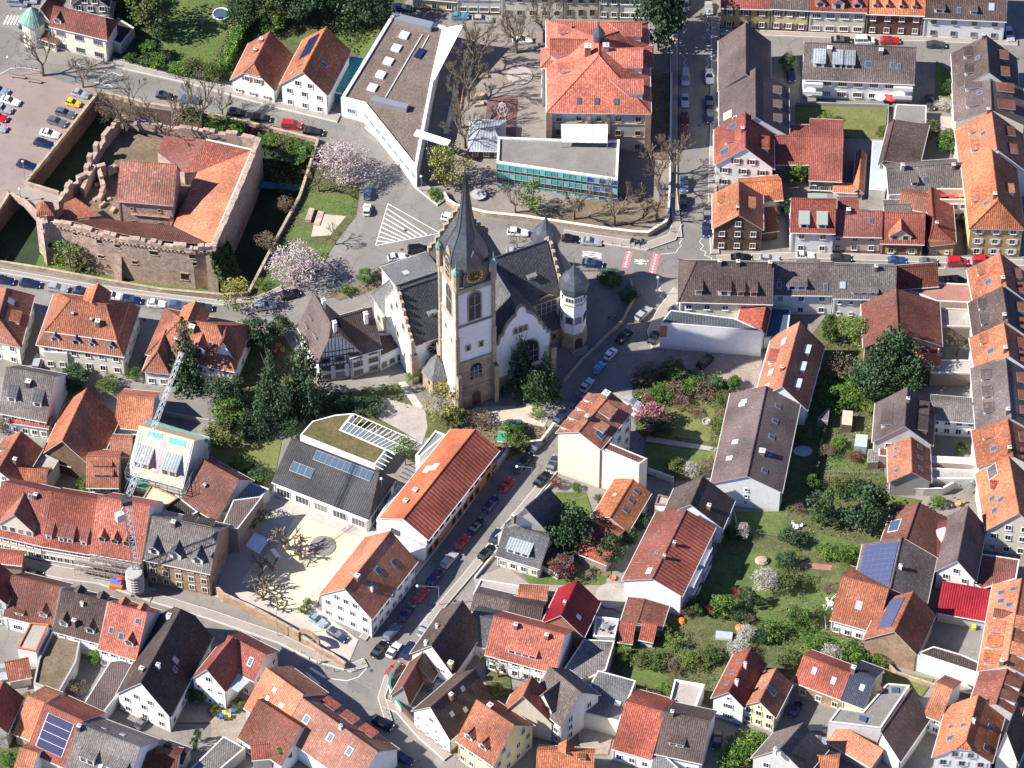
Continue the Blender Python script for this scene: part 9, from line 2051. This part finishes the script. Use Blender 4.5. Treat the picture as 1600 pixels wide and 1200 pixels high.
for _ in range(30):
 yy=proj(base+ZV*zt)[1];want=q((750,738))[1];zt+=(yy-want)/5.0
top=base+ZV*zt;topx=at((752,738),zt);top=Vector((topx.x,topx.y,zt))
lattice('mast',base+ZV*.6,top,1.25,1.2,16)
mb=MB();mb.box(base,3.8,3.8,.7,0,.2);mb.build('ballast',['concrete'],cr)
jt=at((1080,-150),zt+16);lattice('jib',top,jt,1.0,.7,22,r=.05)
hk=top.lerp(jt,.12);mb=MB();mb.box(top-ZV*.2,2.0,2.0,1.2,0,.3);mb.build('slewing_unit',['steel_dark'],cr)
cj=top+(top-jt).normalized()*3.5;cj.z=top.z-.5;mb=MB();mb.tube(top,cj,.2,n=5);mb.box(cj-ZV*1.8,1.6,1.2,2.0,0,.5);mb.build('counterweight',['trim'],cr)
mb=MB();pk=top+ZV*4;mb.tube(top,pk,.12,n=4);mb.tube(pk,jt.lerp(top,.35),.04,n=3);mb.tube(pk,cj,.04,n=3);mb.build('tie_rods',['steel_dark'],cr)
#  people
tile(1,3);person((390,560),'person in a white top standing on the pavement by the brick wall',20,'cloth_white','jean',.12)
tile(2,1);person((577,800),'left of two people in dark clothes on the church path',-60,'shirt_dark','black',.25);person((612,800),'right of two people in dark clothes on the church path',-70,'shirt_dark','jean',.3)
tile(0,1);person((122,80),'person in dark clothes walking on the castle bridge',200,'shirt_dark','black',.35)
tile(0,0);person((52,1165),'person in a white shirt at the castle end of the parking lot',0,'cloth_white','jean',.2)
def moto(p,ang,lb,mat='car_black'):
 h=thing('motorcycle',lb,'motorcycle',at(p),'motorcycles before the schoolyard wall',R(ang));
 def add(nm,mb,mats):
  o=mb.build(nm,mats);o.parent=h
 for x in(-.7,.7):
  m_=MB();m_.tube((x,-.07,.3),(x,.07,.3),.3,n=14,m=0);m_.tube((x,-.08,.3),(x,.08,.3),.16,n=8,m=1);add('wheel',m_,['rubber','rim'])
 m_=MB();m_.lathe((0,0,.3),[(.1,0),(.24,.15),(.2,.35),(.08,.5)],8);m_.tube((-.65,0,.45),(.3,0,.75),.09,.12,6);add('engine',m_,['steel_dark'])
 m_=MB();m_.lathe((.18,0,.72),[(.02,0),(.2,.06),(.22,.18),(.05,.28)],8);m_.tube((.7,0,.35),(.45,0,1.0),.05,n=5);add('fuel_tank',m_,[mat])
 m_=MB();m_.box((-.32,0,.78),.75,.28,.12,0);add('saddle',m_,['black']);m_=MB();m_.tube((.42,-.35,1.05),(.42,.35,1.05),.025,n=5);add('handlebar',m_,['steel'])
tile(2,1)
for i,(x,y,a,lb)in enumerate(((710,335,70,'leftmost motorcycle parked before the schoolyard wall corner'),(735,345,80,'second motorcycle from the left before the wall corner'),(758,348,95,'third motorcycle from the left before the wall corner'),(778,340,105,'rightmost motorcycle before the wall corner'))):moto((x,y),a,lb)
def textob(s,p,d,size,mat,name,label=None,cat=None,parent=None,ext=.02):
 cu=bpy.data.curves.new(name,'FONT');cu.body=s;cu.size=size;cu.extrude=ext;cu.align_x='CENTER';cu.materials.append(M(mat))
 o=bpy.data.objects.new(name,cu);col.objects.link(o)
 dg=bpy.context.evaluated_depsgraph_get();me=bpy.data.meshes.new_from_object(o.evaluated_get(dg));bpy.data.objects.remove(o)
 o=bpy.data.objects.new(name,me);col.objects.link(o);d=d.normalized();out=Vector((d.y,-d.x,0))
 m4=Matrix(((d.x,0,out.x,0),(d.y,0,out.y,0),(0,1,0,0),(0,0,0,1)));org=ORG.get(parent.name,Vector())if parent else Vector()
 o.matrix_local=Matrix.Translation(Vector(p)-org)@m4
 if parent:o.parent=parent;o.matrix_local=Matrix.Translation(Vector(p)-org)@m4
 else:tag(o,label,cat)
 return o
a_,b_=j2.NL,j2.NR;d_=(b_-a_).normalized();o_=Vector((d_.y,-d_.x,0))*.06
textob('ACKER',a_.lerp(b_,.66)+o_+ZV*3.35,d_,.95,'timber','lettering',parent=j2.h)
mb=MB();c=a_.lerp(b_,.42)+o_+ZV*3.6;mb.face([c-d_*.5-ZV*.3,c+d_*.1-ZV*.3,c+d_*.75,c-d_*.1+ZV*.15,c-d_*.5+ZV*.35]);mb.build('painted_emblem',['timber'],j2.h)
bpy.context.view_layer.update()
